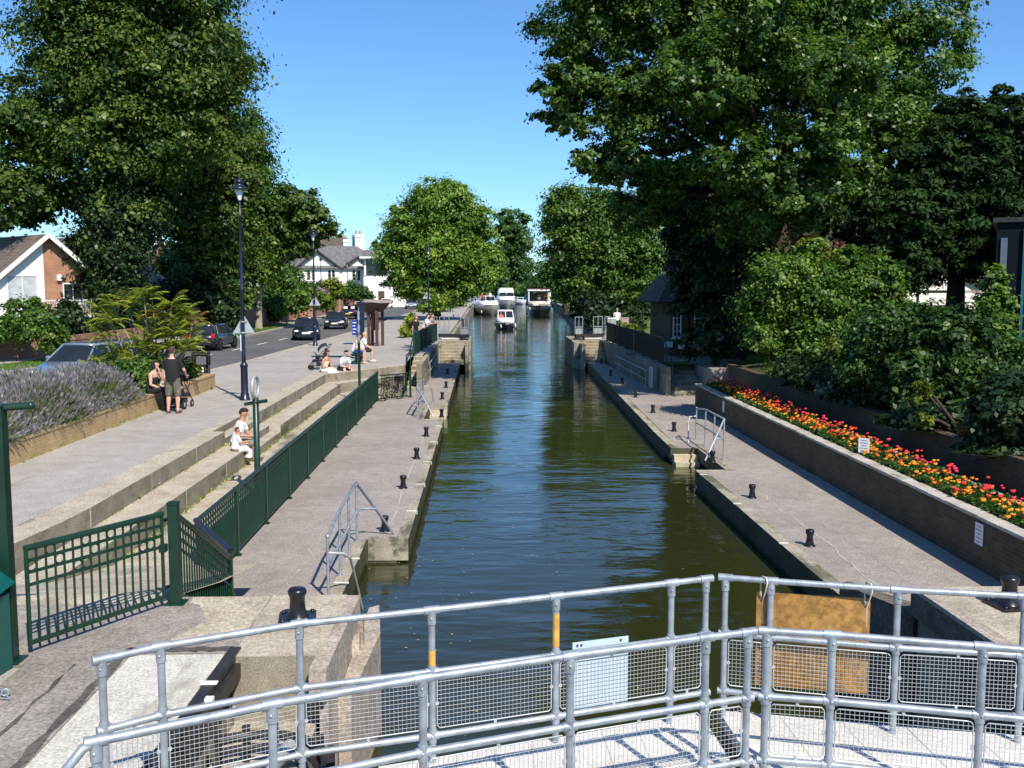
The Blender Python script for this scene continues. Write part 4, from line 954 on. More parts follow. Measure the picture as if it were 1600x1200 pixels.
# flat roofed veranda house beside it
h4 = thing('house', 'white flat roofed building with a dark glazed upper floor and arched porch', 'house', (-15.4, 150, 0), math.radians(6))
b = MB(); b.bx(-2.6, 2.0, 12, 20, -.3, 4.4); b.bx(-2.6, 2.0, 12.4, 20, 4.4, 5.0); b.build('wall', M['render'], h4)
b = MB(); b.bx(-2.4, 1.8, 12.3, 19.8, 5.0, 7.7); b.build('upper_glazing', M['glass'], h4)
b = MB(); b.bx(1.3, 1.95, 12.2, 13.0, 5.001, 7.7); b.bx(-2.5, -2.2, 12.2, 12.5, 5.001, 7.7); b.build('corner_post', M['render'], h4)
b = MB(); b.bx(-3.2, 2.8, 11.2, 20.5, 7.71, 8.0); b.build('flat_roof', M['white'], h4)
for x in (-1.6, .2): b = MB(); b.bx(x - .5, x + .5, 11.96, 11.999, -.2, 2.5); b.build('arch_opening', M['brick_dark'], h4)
b = MB(); b.bx(2.02, 4.4, 15, 19, -.3, 3.2); b.build('side_extension', M['render'], h4)
b = MB(); b.add([(1.9, 14.5, 3.2), (4.8, 14.5, 3.2), (4.8, 19.5, 3.2), (1.9, 19.5, 3.2), (2.2, 17, 5.0), (4.4, 17, 5.0)], [(0, 1, 5, 4), (1, 2, 5), (2, 3, 4, 5), (3, 0, 4)]); b.build('roof', M['tile_grey'], h4)
h5 = gable_house('house', 'distant house whose orange ridge shows behind the white chimney', (-20.5, 200, 0), math.radians(80), 8, 10, 6.5, 10.4, M['render'], M['tile_grey'])
# lock house in the shade on the right
h6 = thing('lock_house', 'dark brick lock house with white sash windows half hidden by the tall trees', 'house', (9.25, 49.0, -.35))
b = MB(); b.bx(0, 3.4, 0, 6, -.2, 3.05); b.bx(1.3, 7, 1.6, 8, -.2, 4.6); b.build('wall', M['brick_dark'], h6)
rf = MB(); rf.add([(-.75, -.55, 3.02), (3.5, -.55, 3.02), (3.5, 1.6, 4.35), (.3, 1.6, 4.35), (-.75, 6.4, 3.02), (.3, 5.4, 4.35)], [(0, 1, 2, 3), (4, 0, 3, 5)]); rf.add([(-.75, -.55, 2.95), (3.5, -.55, 2.95), (3.5, 1.6, 2.97), (-.75, 6.4, 2.95)], [(0, 3, 2, 1)])
rf.add([(1.0, 1.1, 4.6), (7.5, 1.1, 4.6), (7.5, 4.8, 5.9), (1.0, 4.8, 5.9), (1.0, 8.5, 4.6), (7.5, 8.5, 4.6)], [(0, 1, 2, 3), (3, 2, 5, 4), (0, 3, 4), (1, 5, 2)])
rf.build('roof', roof_mat('dark_brown_tiles', (.05, .038, .032), (.075, .06, .05)), h6)  # tiles darker than the other brown roofs
window(h6, (.32, -.03, 1.9), .42, 1.3, 0, (1, 3)); window(h6, (1.42, -.03, 1.85), .5, 1.35, 0, (1, 3)); window(h6, (2.6, -.03, 1.85), .5, 1.35, 0, (1, 3))
b = MB(); b.bx(.85, .93, -.06, -.005, 0, 3.0); b.build('downpipe', M['black_iron'], h6)
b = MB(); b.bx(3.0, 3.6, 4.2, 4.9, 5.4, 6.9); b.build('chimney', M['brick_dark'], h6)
fbx = thing('flower_trough', 'white trough on short legs in front of the lock house', 'planter', (10.0, 47.6, 0))
b = MB(); b.bx(-.6, .6, -.15, .15, .42, .62); b.build('box', M['white'], fbx)
for x in (-.5, .5): b = MB(); b.bx(x - .04, x + .04, -.1, .1, 0, .42); b.build('leg', M['dark_timber'], fbx)
# dark timber building at the right edge, white house and brick cottage behind the shrubs
h7 = thing('boathouse', 'tall plain navy building at the right edge behind the shrubbery', 'building', (15.45, 29.8, 0), -math.atan(.53))
mnav = paint('navy_cladding', (.006, .010, .015), .7, 0, .15, 2)
mnav.node_tree.nodes['Principled BSDF'].inputs['Specular IOR Level'].default_value = .08
b = MB(); b.bx(0, 9, 0, 10, -.2, 5.35); b.build('wall', mnav, h7)
b = MB(); b.bx(-.12, 9.1, -.12, 10.1, 5.36, 5.5); b.build('flat_roof', M['steel_dark'], h7)
b = MB(); b.bx(.12, .30, -.05, -.004, 3.6, 4.9); b.build('louvre', paint('dull_louvre', (.10, .13, .17), .6), h7)
mcyan = paint('turquoise_trim', (.02, .11, .15), .4); b = MB(); b.bx(.72, .80, -.10, -.06, .5, 5.2); b.build('downpipe', mcyan, h7)
h8 = gable_house('house', 'white house with open timber pergola glimpsed behind the right hand shrubs', (20.5, 45, 0), 0, 6, 8, 3.4, 5.0, M['render'], M['tile_brown'])
b = MB()
for z in (1.9, 2.55, 3.2): b.bar((-3.4, -1.6, z), (2.6, -1.6, z), .08, .12)
for x in (-3.2, -1.4, .4, 2.2): b.bar((x, -1.6, 0), (x, -1.6, 3.3), .09, .09)
b.bar((-3.2, -1.55, .4), (-1.4, -1.55, 2.6), .06, .06); b.build('pergola', M['timber'], h8)
h9 = gable_house('house', 'red brick cottage almost hidden behind the sunlit shrub', (18.5, 56, 0), 0, 7, 9, 3.2, 5.2, M['brick_house'], M['tile_brown'])
window(h9, (-1.6, -.03, 1.8), 1.0, 1.2, 0, (1, 1))
# ================================================================== STREET FURNITURE
def lamp_post(label, loc, group='cast iron lamp posts by the road', H=6.5):
    t = thing('street_lamp', label, 'street lamp', loc, 0, group)
    b = MB(); b.lathe([(.165, 0), (.165, .05), (.14, .07), (.13, .18), (.11, .21), (.105, 1.0), (.12, 1.03), (.12, 1.08), (.085, 1.12), (.08, 1.16), (.0001, 1.17)], n=14); b.build('base', M['navy_iron'], t)
    b = MB(); b.lathe([(.062, 1.12), (.060, 1.3), (.066, 1.33), (.058, 1.36), (.052, 3.3), (.064, 3.33), (.064, 3.39), (.047, 3.42), (.042, H - 1.0), (.055, H - .98), (.055, H - .93), (.036, H - .9), (.032, H - .48), (.0001, H - .47)], n=12); b.build('column', M['navy_iron'], t)
    b = MB(); b.bar((-.24, 0, 3.55), (.24, 0, 3.55), .022, .022); b.build('ladder_arm', M['navy_iron'], t)
    b = MB(); b.lathe([(.045, H - .48), (.07, H - .40), (.13, H - .16), (.0001, H - .15)], n=12); l = b.build('lantern', M['lamp_lens'], t)
    b = MB(); b.lathe([(.25, H - .17), (.27, H - .14), (.20, H - .09), (.13, H - .05), (.12, H + .02), (.15, H + .04), (.10, H + .12), (.03, H + .16), (.02, H + .24), (.0001, H + .26)], n=16); b.build('hood', M['navy_iron'], t)
    return t
lp1 = lamp_post('tall navy cast iron lamp post standing on the promenade nearest the foreground', (-7.28, 30.4, 0))
again(lp1, (-9.72, 57.8, 0), None, 'navy lamp post at the kerb directly behind the pushchair')
again(lp1, (-4.5, 82.5, 0), None, 'distant navy lamp post rising beside the people at the promenade fence')
again(lp1, (-18.7, 116, 0), None, 'thin lamp post on the far pavement carrying a hanging flower basket')
again(lp1, (-18.9, 140, 0), None, 'farthest thin lamp post before the white flat roofed building')
def tri_sign(label, lp, z, s=.68):
    t = thing('warning_sign', label, 'road sign', (lp[0], lp[1] + .11, z), 0, 'triangular road signs seen from behind')
    h = s * .866; b = MB(); Mx = Matrix(((1, 0, 0), (0, 0, -1), (0, 1, 0)))
    def tri(q): return [(-s / 2 * q, h * (1 - q) / 3), (s / 2 * q, h * (1 - q) / 3), (0, h * (1 - q) / 3 + h * q)]
    b.prism(tri(1), -.012, 0, 0, None, Mx); b.build('plate', M['sign_grey'], t)
    b = MB(); b.bar((-s * .47, -.012, .035), (s * .47, -.012, .035), .02, .05); b.build('rail', M['galv_dull'], t); b = MB(); b.bar((-s * .16, -.012, h * .62), (s * .16, -.012, h * .62), .02, .04)
    b.build('rail', M['galv_dull'], t)
    b = MB(); b.lathe([(.075, h * .6), (.075, h * .66)], (0, -.11, 0), 10); b.lathe([(.075, .015), (.075, .06)], (0, -.11, 0), 10); b.build('clip', M['galv_dull'], t)
    return t
ts1 = tri_sign('grey back of a triangular road sign on the nearest lamp post', (-7.28, 30.4), 2.02)
again(ts1, (-9.72, 57.91, 2.30), None, 'grey back of a triangular road sign on the lamp post behind the pushchair')
again(ts1, (-4.66, 82.6, 2.35), None, 'grey back of a triangular road sign on the distant lamp post by the fence')
st = thing('sign_strip', 'thin white sticker strip on the nearest lamp post below the triangle', 'sign', (-7.34, 30.33, 1.5)); b = MB(); b.bx(-.012, .012, -.004, .004, 0, .5); b.build('strip', M['sign_white'], st)
# hanging basket
hb = thing('hanging_basket', 'ball of mauve and white flowers hanging on a thin lamp post', 'flower basket', (-18.5, 115.8, 2.5))
b = MB(); b.lathe([(.0001, -.35), (.3, -.2), (.42, .05)], n=12); b.build('basket', M['dark_timber'], hb)
rs = np.random.RandomState(11); n = 900; d = rs.normal(size=(n, 3)); d /= np.linalg.norm(d, axis=1, keepdims=True)
V, F = leaf_cards(d * rs.uniform(.5, .85, (n, 1)) * np.array([1, 1, .9]), d, rs.uniform(.10, .2, n), rs)
mv = leaf_mat('mauve_petals', (.06, .05, .05), (.30, .14, .22), (.72, .60, .68)); np_mesh('flowers', V, F, mv, tint=rs.rand(n), parent=hb)
# ring-headed posts (lifebuoy and hook posts) on the terrace path
def ring_post(label, loc, H, ring=True):
    t = thing('lifebuoy_post', label, 'post', loc)
    b = MB(); b.lathe([(.062, 0), (.062, H - .02), (.0001, H)], n=10); b.build('shaft', M['green'], t)
    b = MB(); b.tube((-.22, .02, H - .14), (.24, -.08, H - .06), .035, 8); b.build('arm', M['green'], t)
    b = MB(); n = 18
    ring = [(.02 * math.sin(2 * PI * i / n), .20 * math.sin(2 * PI * i / n), H + .2 + .21 * math.cos(2 * PI * i / n)) for i in range(n + 1)]
    b.path(ring, .035, 8, cap=False); b.build('ring', M['galv_dull'], t)
    return t
ring_post('green post with a crossbar and an edge-on ring standing behind the long quay fence', (-4.52, 19.75, -.7), 1.98)
t = thing('signal_post', 'slender green post with pale collars behind the far part of the long quay fence', 'post', (-4.5, 36.1, -.7))
b = MB(); b.lathe([(.05, 0), (.05, 2.05), (.06, 2.07), (.06, 2.12), (.042, 2.14), (.042, 3.4), (.0001, 3.42)], n=10); b.build('shaft', M['green'], t)
for z0, z1 in ((2.2, 2.38), (2.5, 2.75), (2.95, 3.25)): b = MB(); b.lathe([(.046, z0), (.046, z1)], n=10); b.build('band', M['galv'], t)
# information column with blue sign
t = thing('information_post', 'dark navy notice column with a small blue sign beside the brown shelter', 'sign', (-5.75, 47.0, 0))
b = MB(); b.bx(-.16, .16, -.05, .05, 0.0, 2.55); b.bx(-.19, .19, -.06, .06, 2.551, 2.7); b.lathe([(.05, 2.7), (.07, 2.75), (.02, 2.85), (.0001, 2.86)], n=8); b.build('column', M['navy_iron'], t)
b = MB(); b.bx(-.42, -.17, -.03, .0, 1.15, 1.85); s = b.build('blue_panel', M['sign_blue'], t)
for i in range(4): b = MB(); b.bx(-.39, -.39 + (.18 if i % 2 == 0 else .13), -.036, -.0305, 1.71 - i * .15, 1.75 - i * .15); b.build('lettering', M['sign_white'], s)
# brown timber shelter with two little roofs
t = thing('information_shelter', 'brown timber shelter of posts under two shallow curved roofs on the promenade', 'shelter', (-6.15, 57.7, 0))
for x, y in ((-.45, -.1), (-.28, .22), (.05, -.45), (.32, .1)): b = MB(); b.bx(x - .08, x + .08, y - .10, y + .10, 0, 2.05); b.build('post', M['wood_brown'], t)
for (cx_, cy_, z) in ((-.35, .05, 2.1), (.22, -.15, 2.2)):
    b = MB(); b.add([(cx_ - .75, cy_ - .6, z + .28), (cx_ + .6, cy_ - .6, z + .22), (cx_ + .6, cy_ + .6, z + .32), (cx_ - .75, cy_ + .6, z + .38), (cx_ - .2, cy_ - .15, z - .25), (cx_ + .15, cy_ - .15, z - .25), (cx_ + .15, cy_ + .15, z - .25), (cx_ - .2, cy_ + .15, z - .25)], [(4, 5, 1, 0), (5, 6, 2, 1), (6, 7, 3, 2), (7, 4, 0, 3), (7, 6, 5, 4)]); b.build('bracket', M['wood_brown'], t)
    b = MB()
    rings = [[(cx_ + x, cy_ + yy, z + .36 + .1 * math.cos(yy * 2.2) - .04 * (x > 0)) for yy in np.linspace(-.72, .72, 7)] + [(cx_ + x, cy_ + yy, z + .31 + .1 * math.cos(yy * 2.2) - .04 * (x > 0)) for yy in np.linspace(.72, -.72, 7)] for x in (-.85, -.4, .1, .72)]
    b.loft(rings, smooth=False); b.build('roof', ground_mat('shelter_felt', (.30, .24, .22), (.2, .16, .15), (.42, .36, .33), 2), t)
b = MB(); b.bx(-.3, .12, -.08, -.02, .9, 1.9); b.build('notice_panel', M['wood_brown'], t)
# benches
def bench(label, loc, rz, L=1.8):
    t = thing('park_bench', label, 'bench', loc, rz, 'green backless benches on the promenade')
    b = MB()
    for x in (-.15, 0, .15): b.bx(x - .065, x + .065, -L / 2, L / 2, .41, .46)
    b.build('seat', M['green'], t)
    for y in (-L * .36, L * .36): b = MB(); b.bx(-.05, .05, y - .05, y + .05, 0, .41); b.bx(-.2, .2, y - .04, y + .04, .36, .409); b.build('leg', M['green'], t)
    return t
bench('dark green backless bench where two men in white sit', (-5.62, 44.9, 0), 0, 2.2)
bench('empty dark green backless bench behind the seated couple', (-6.6, 42.9, 0), PI / 2 - .2, 1.5)
# litter bin
t = thing('litter_bin', 'black litter bin with a domed hood behind the planter corner', 'litter bin', (-9.95, 35.3, 0), .1)
b = MB(); b.bx(-.27, .27, -.25, .25, 0, .68); b.build('body', M['black_plastic'], t, bevel=.03)
b = MB(); b.bx(-.29, .29, -.27, .27, 1.0, 1.12); b.prism([(-.29, -.27), (.29, -.27), (.29, .27), (-.29, .27)], 1.121, 1.14); b.build('hood', M['black_plastic'], t, bevel=.04)
for x in (-.25, .25):
    for y in (-.22, .22): b = MB(); b.bx(x - .035, x + .035, y - .035, y + .035, .68, 1.0); b.build('corner_post', M['black_plastic'], t)
b = MB(); b.bx(-.12, .12, -.262, -.252, .45, .62); b.build('notice', M['sign_white'], t)
# teal cabinet at the left edge
t = thing('grit_bin', 'teal green plastic bin cut off by the left edge of the photograph', 'bin', (-4.66, 8.72, .01))
b = MB(); b.prism([(-.34, -.3), (.26, -.3), (.34, .25), (-.4, .25)], 0, .70); b.build('body', M['teal'], t, bevel=.02)
b = MB(); b.add([(-.42, -.36, .70), (.33, -.36, .70), (.37, .30, .78), (-.45, .30, .78), (-.3, -.2, .92), (.18, -.2, .90), (.2, .2, .98), (-.3, .2, 1.0)], [(0, 1, 5, 4), (1, 2, 6, 5), (2, 3, 7, 6), (3, 0, 4, 7), (4, 5, 6, 7), (3, 2, 1, 0)]); b.build('lid', M['teal'], t)
t = thing('mooring_chain', 'thin loose wire and shackle lying on the tarmac at the left edge', 'chain', (-4.1, 8.3, .012))
b = MB(); b.path([(-.3, .2, .02), (-.1, .1, .05), (0, .02, .02), (.1, -.1, .015)], .008, 6); ring_on(b, (.03, -.02, .04), (1, .4, 0), .03, .008); b.path([(.1, -.1, .015), (-.1, -.05, .015), (-.3, -.2, .015)], .006, 6); b.build('links', M['galv'], t)
# bicycle behind the far gate
def bicycle(label, loc, rz):
    t = thing('bicycle', label, 'bicycle', loc, rz); n = 20
    for x in (-.52, .52):
        b = MB(); b.path([(x + .33 * math.cos(2 * PI * i / n), 0, .34 + .33 * math.sin(2 * PI * i / n)) for i in range(n + 1)], .02, 6, cap=False); w = b.build('wheel', M['rubber'], t)
        b = MB()
        for i in range(8): b.tube((x, 0, .34), (x + .32 * math.cos(2 * PI * i / 8), 0, .34 + .32 * math.sin(2 * PI * i / 8)), .003, 3, cap=False)
        b.build('spokes', M['wire'], w)
    b = MB()
    for p, q in (((-.52, .34), (-.18, .85)), ((-.52, .34), (-.08, .32)), ((-.08, .32), (-.2, .92)), ((-.08, .32), (.36, .8)), ((-.18, .82), (.36, .86)), ((.34, .95), (.52, .34))): b.tube((p[0], 0, p[1]), (q[0], 0, q[1]), .014, 6)
    b.build('frame', M['black_plastic'], t)
    b = MB(); b.ell((-.22, 0, .95), (.14, .07, .035), 8, 5); b.build('saddle', M['black_plastic'], t)
    b = MB(); b.path([(.38, -.26, 1.05), (.34, -.1, 1.0), (.34, .1, 1.0), (.38, .26, 1.05)], .014, 6); b.build('handlebar', M['chrome'], t)
    b = MB(); b.bx(.36, .62, -.15, .15, .72, .95); b.build('basket', M['black_plastic'], t)
    return t
bicycle('bicycle leaning against the small distant green gate', (-3.78, 40.62, QZ), .95)
def pushchair(label, loc, rz, hood, extra=True):
    t = thing('pushchair', label, 'pushchair', loc, rz, 'pushchairs')
    b = MB()
    for s in (-.22, .22): b.path([(s, -.45, 1.02), (s, -.3, .85), (s, .35, .2)], .016, 6); b.path([(s, -.32, .16), (s, .05, .55), (s, .2, .72)], .014, 6)
    b.path([(-.22, -.45, 1.02), (0, -.5, 1.04), (.22, -.45, 1.02)], .018, 6); b.tube((-.22, .05, .55), (.22, .05, .55), .012, 6); b.build('frame', M['black_plastic'], t)
    b = MB(); b.add([(-.19, .25, .42), (.19, .25, .42), (.19, -.12, .40), (-.19, -.12, .40), (.19, -.3, .88), (-.19, -.3, .88), (-.2, .3, .30), (.2, .3, .30)], [(0, 1, 2, 3), (3, 2, 4, 5), (0, 6, 7, 1)]); b.bx(-.2, .2, -.1, .24, .33, .40); b.build('seat', hood, t)
    b = MB(); rings = []
    for a in np.linspace(-.15, 1.5, 6): rings.append([(x, -.25 + .32 * math.sin(a), .78 + .32 * math.cos(a) - .12 * (x / .22) ** 2) for x in (-.22, -.12, 0, .12, .22)])
    b.loft(rings, closed=False, caps=False); b.build('hood', hood, t)
    b = MB(); b.bx(-.17, .17, -.2, .12, .16, .28); b.build('basket', M['black_plastic'], t)
    for x, y, r in ((-.25, -.32, .13), (.25, -.32, .13), (-.2, .36, .10), (.2, .36, .10)):
        b = MB(); b.lathe([(r * .6, -.025), (r, -.02), (r, .02), (r * .6, .025), (r * .6, -.025)], (x, y, r), 14, 0, Matrix.Rotation(PI / 2, 3, 'Y')); wq = b.build('wheel', M['rubber'], t)
        b = MB(); b.lathe([(.0001, -.018), (r * .62, -.018), (r * .62, .018), (.0001, .018)], (x, y, r), 10, 0, Matrix.Rotation(PI / 2, 3, 'Y')); b.build('hub', M['sign_grey'], wq)
    return t
pushchair('navy hooded pushchair parked beside the seated woman in the pale dress', (-6.8, 41.4, 0), 1.9, cloth('navy_fabric', (.018, .02, .05)))
pushchair('dark pushchair with a pink blanket in front of the man in black', (-8.66, 28.5, 0), -.1, cloth('dark_fabric', (.03, .025, .03)))
b = MB(); b.ell((-8.60, 28.35, .60), (.11, .14, .08), 10, 6); tag(b.build('blanket', cloth('pink_fabric', (.55, .16, .3)), at=(-8.60, 28.35, .52)), 'pink blanket bundled on the dark pushchair', 'blanket')
# upper gates, opened, with their railings
def upper_gate(label, loc, sx, mats='galv_dull'):
    t = thing('upper_lock_gate', label, 'lock gate', loc)
    b = MB(); b.bar((0, 0, .25), (sx * 1.9, 1.2, .25), .22, .22); b.build('balance_beam', M['steel_dark'], t)
    b = MB(); b.bx(min(0, sx * 1.7), max(0, sx * 1.7), .3, 1.6, .03, .10); b.build('walkway', M['deck'], t)
    for (x, y, w) in ((.0, .2, .5), (sx * 1.25, .9, .62), (sx * 2.05, 1.3, .35)):
        b = MB()
        for q in (0, w / 2, w): b.tube((x + q * sx, y + q * .4, 0), (x + q * sx, y + q * .4, 1.45), .028, 6)
        for z in (1.44, .8, .18): b.tube((x, y, z), (x + w * sx, y + w * .4, z), .026, 6)
        b.build('railing', M['galv'], t)
        b = MB(); b.bar((x + .05 * sx, y + .02, .46), (x + (w - .05) * sx, y + (w - .05) * .4, .46), .012, .5); b.build('infill', M['galv_dull'], t)
    return t
upper_gate('open left leaf of the far upper lock gate with grey railings', (-.95, 63.2, .006), -1)
upper_gate('open right leaf of the far upper lock gate with grey railings', (5.85, 63.2, .006), 1)
t = thing('control_pedestal', 'grey gate control cabinet beside the keeper in a white shirt', 'cabinet', (9.1, 70.5, .03))
b = MB(); b.bx(-.3, .3, -.2, .2, 0, 1.05); b.build('cabinet', M['galv_dull'], t); b = MB(); b.bx(-.33, .33, -.23, .23, 1.051, 1.15); b.build('lid', M['sign_white'], t)
t = thing('control_pedestal', 'small pinkish cabinet just behind the keeper in a white shirt', 'cabinet', (10.45, 73.5, .03))
b = MB(); b.bx(-.3, .3, -.2, .2, 0, 1.0); b.build('cabinet', paint('pale_red_cabinet', (.42, .28, .27), .6), t); b = MB(); b.bx(-.33, .33, -.23, .23, 1.001, 1.06); b.build('lid', M['sign_grey'], t)
for k, (p, lab) in enumerate((((-1.35, 62.95, .006), 'small dark bollard at the head of the left upper lock stairs'), ((6.35, 62.8, .006), 'small dark bollard at the head of the right upper lock stairs'))): again(proto, p, None, lab)
again(proto, (7.05, 59.2, QZ + .002), None, 'pale topped bollard at the foot of the right upper stairs')
# ================================================================== VEHICLES
def car(label, loc, rz, colour, L=4.1, W=1.72, H=1.43, style='hatch', rear_plate=True, plates=True, name='car', roof_rails=False, wheel=.305):
    """front faces local -Y"""
    t = thing(name, label, 'car', loc, rz)
    cp_ = paint('car_paint', colour, .22, 0, .04, 2, 0, .8)
    hw = W / 2; zb = .24; bl = H * .635; f = -L / 2; r = L / 2
    def ring(y, w, zt, z0=zb):
        return [(-w * .86, y, z0), (-w, y, z0 + .16), (-w, y, zt - .2), (-w * .93, y, zt), (w * .93, y, zt), (w, y, zt - .2), (w, y, z0 + .16), (w * .86, y, z0)]
    saloon = style in ('saloon', 'convertible')
    b = MB()
    st = [(f, .72, .58, .32), (f + .06, .86, .66, .27), (f + .25, .95, .73, .25), (f + .95, .99, bl - .04, .24), (f + 1.25, 1, bl, .24), (.4, 1, bl + .01, .24), (r - .55, .99, bl + .03, .25), (r - .18, .95, bl + (.02 if not saloon else -.02), .28), (r - .03, .88, bl - .12, .32), (r, .80, bl - .24, .36)]
    b.loft([ring(y, w * hw, zt, z0) for y, w, zt, z0 in st]); b.build('body', cp_, t)
    yb0, yb1 = f + .98, (r - .12 if not saloon else r - .75)
    y0, y1 = f + 1.68, (r - .48 if not saloon else r - 1.35)
    if style == 'estate': y1 = r - .28
    hb, ht = hw * .90, hw * .69
    if style != 'convertible':
        g = MB(); base = [(-hb, yb0, bl - .03), (hb, yb0, bl - .03), (hb, yb1, bl - .0), (-hb, yb1, bl - .0)]; top = [(-ht, y0, H - .06), (ht, y0, H - .06), (ht, y1, H - .07), (-ht, y1, H - .07)]
        g.loft([base, top], smooth=False); g.build('windows', M['glass'], t)
        b = MB(); rg_ = []
        for k, s in ((H - .085, 1.03), (H - .03, .99), (H, .84)):
            rg_.append([(-ht * s, y0 - .03 * s, k), (0, y0 - .06 * s, k + .012), (ht * s, y0 - .03 * s, k), (ht * s, (y0 + y1) / 2, k + .01), (ht * s, y1 + .03 * s, k - .01), (0, y1 + .06 * s, k), (-ht * s, y1 + .03 * s, k - .01), (-ht * s, (y0 + y1) / 2, k + .01)])
        b.loft(rg_); b.build('roof', cp_, t)
        for s in (-1, 1):
            for (p, q) in (((s * hb, yb0, bl - .03), (s * ht, y0, H - .06)), ((s * hb, yb1, bl), (s * ht, y1, H - .07)), ((s * hb * 1.0, .12, bl), (s * ht * 1.0, .1, H - .05)), ((s * hb, (yb1 + .2) / 2 + .3, bl), (s * ht, (y1 + .2) / 2 + .3, H - .06))): b = MB(); b.tube(p, q, .035, 6); b.build('pillar', cp_, t)
    else:
        g = MB(); g.add([(-hb, yb0, bl - .02), (hb, yb0, bl - .02), (ht, y0 - .1, H), (-ht, y0 - .1, H)], [(0, 1, 2, 3)]); g.build('windscreen', M['glass'], t)
        b = MB(); b.path([(-hb, yb0, bl - .02), (-ht, y0 - .1, H), (ht, y0 - .1, H), (hb, yb0, bl - .02)], .03, 6); b.build('screen_frame', M['black_plastic'], t)
        b = MB(); b.box((0, .55, bl + .02), (hb * 1.7, 1.6, .05)); b.build('cockpit', M['black_plastic'], t)
        for s in (-.38, .38): b = MB(); b.box((s, .55, bl + .2), (.42, .14, .5)); b.build('headrest', M['sign_white'], t)
        b = MB(); b.box((0, 1.05, bl + .1), (hb * 1.7, .5, .2)); b.build('folded_hood', M['black_plastic'], t)
    for s in (-1, 1):
        for y in (f + .78, r - .78):
            R90 = Matrix.Rotation(PI / 2, 3, 'Y'); x = s * (hw - .085)
            b = MB(); b.lathe([(wheel * .62, -.1), (wheel * .94, -.1), (wheel, -.07), (wheel, .07), (wheel * .94, .1), (wheel * .62, .1)], (x, y, wheel), 18, 0, R90); b.build('wheel', M['rubber'], t)
            w = t.children[-1] if False else None
            b = MB(); b.lathe([(.0001, s * .098), (.05, s * .10), (wheel * .6, s * .085), (wheel * .65, s * .098)], (x, y, wheel), 12, 0, R90); rim = b.build('rim', M['alloy'], t)
            b = MB(); b.lathe([(wheel * 1.0, s * .02), (wheel * 1.2, s * .02)], (s * (hw - .015), y, wheel + .03), 18, 0, R90)
            b.build('wheel_arch', M['black_plastic'], t)
        b = MB(); b.ell((s * hw * .70, f + .10, .62), (.17, .10, .085), 10, 6); b.build('headlight', M['lamp_lens'], t)
        b = MB(); b.box((s * hw * .80, r - .05, bl - .10), (.2, .16, .26)); b.build('tail_light', M['red_lens'], t, bevel=.03)
        b = MB(); b.ell((s * (hw + .09), f + 1.32, bl + .06), (.11, .06, .075), 8, 6); b.build('mirror', cp_, t)
        b = MB(); b.bar((s * (hw * .995), .35, bl - .13), (s * (hw * .995), .52, bl - .13), .03, .03); b.build('door_handle', cp_, t)
    b = MB(); b.box((0, f - .004, .50), (.52, .02, .115)); b.build('number_plate', M['sign_white'], t)
    b = MB(); b.box((0, r + .004, bl - .30), (.52, .02, .115)); b.build('number_plate', M['amber_plate'], t)
    b = MB(); b.box((0, f + .035, .61), (.62, .05, .07)); b.build('grille', M['black_plastic'], t)
    b = MB(); b.box((0, f + .0, .36), (hw * 1.5, .05, .14)); b.build('bumper', M['black_plastic'], t)
    if roof_rails:
        for s in (-1, 1): b = MB(); b.path([(s * ht * .93, y0 + .1, H), (s * ht * .93, y0 + .18, H + .05), (s * ht * .93, y1 - .18, H + .05), (s * ht * .93, y1 - .1, H)], .02, 6); b.build('roof_rail', M['black_plastic'], t)
    return t
ZR = -.1
car('black hatchback driving towards the camera with pale headlights, behind a lamp post', (-11.75, 66.6, ZR), math.radians(9), (.010, .013, .016), 4.15, 1.74, 1.44)
car('dark saloon following close behind the black oncoming hatchback', (-12.2, 83, ZR), math.radians(5), (.016, .020, .024), 4.4, 1.74, 1.42, 'saloon')
car('black hatchback driving away, seen from behind past the planter shrub', (-15.2, 56.4, ZR), math.radians(176), (.012, .013, .018), 4.1, 1.72, 1.45)
car('open topped dark car driving away with a yellow rear plate', (-14.3, 107.5, ZR), math.radians(181), (.016, .015, .02), 4.3, 1.75, 1.36, 'convertible')
car('white car parked far up the road before the arched white porch', (-15.0, 155, ZR), math.radians(186), (.78, .78, .77), 4.6, 1.85, 1.5, 'saloon')
car('orange red hatchback, second in the far line of cars', (-13.9, 169, ZR), math.radians(178), (.58, .05, .015), 4.1, 1.75, 1.6)
car('red car farthest away beyond the orange red hatchback', (-13.5, 181, ZR), math.radians(178), (.55, .012, .012), 4.2, 1.75, 1.6)
car('silver blue car approaching far away beside the big green tree', (-10.9, 152, ZR), math.radians(3), (.26, .32, .40), 4.4, 1.8, 1.48, 'saloon')
car('grey blue estate car with roof rails half hidden behind the lavender', (-14.1, 36.0, ZR), math.radians(-14), (.16, .20, .25), 4.5, 1.8, 1.56, 'estate', roof_rails=True)
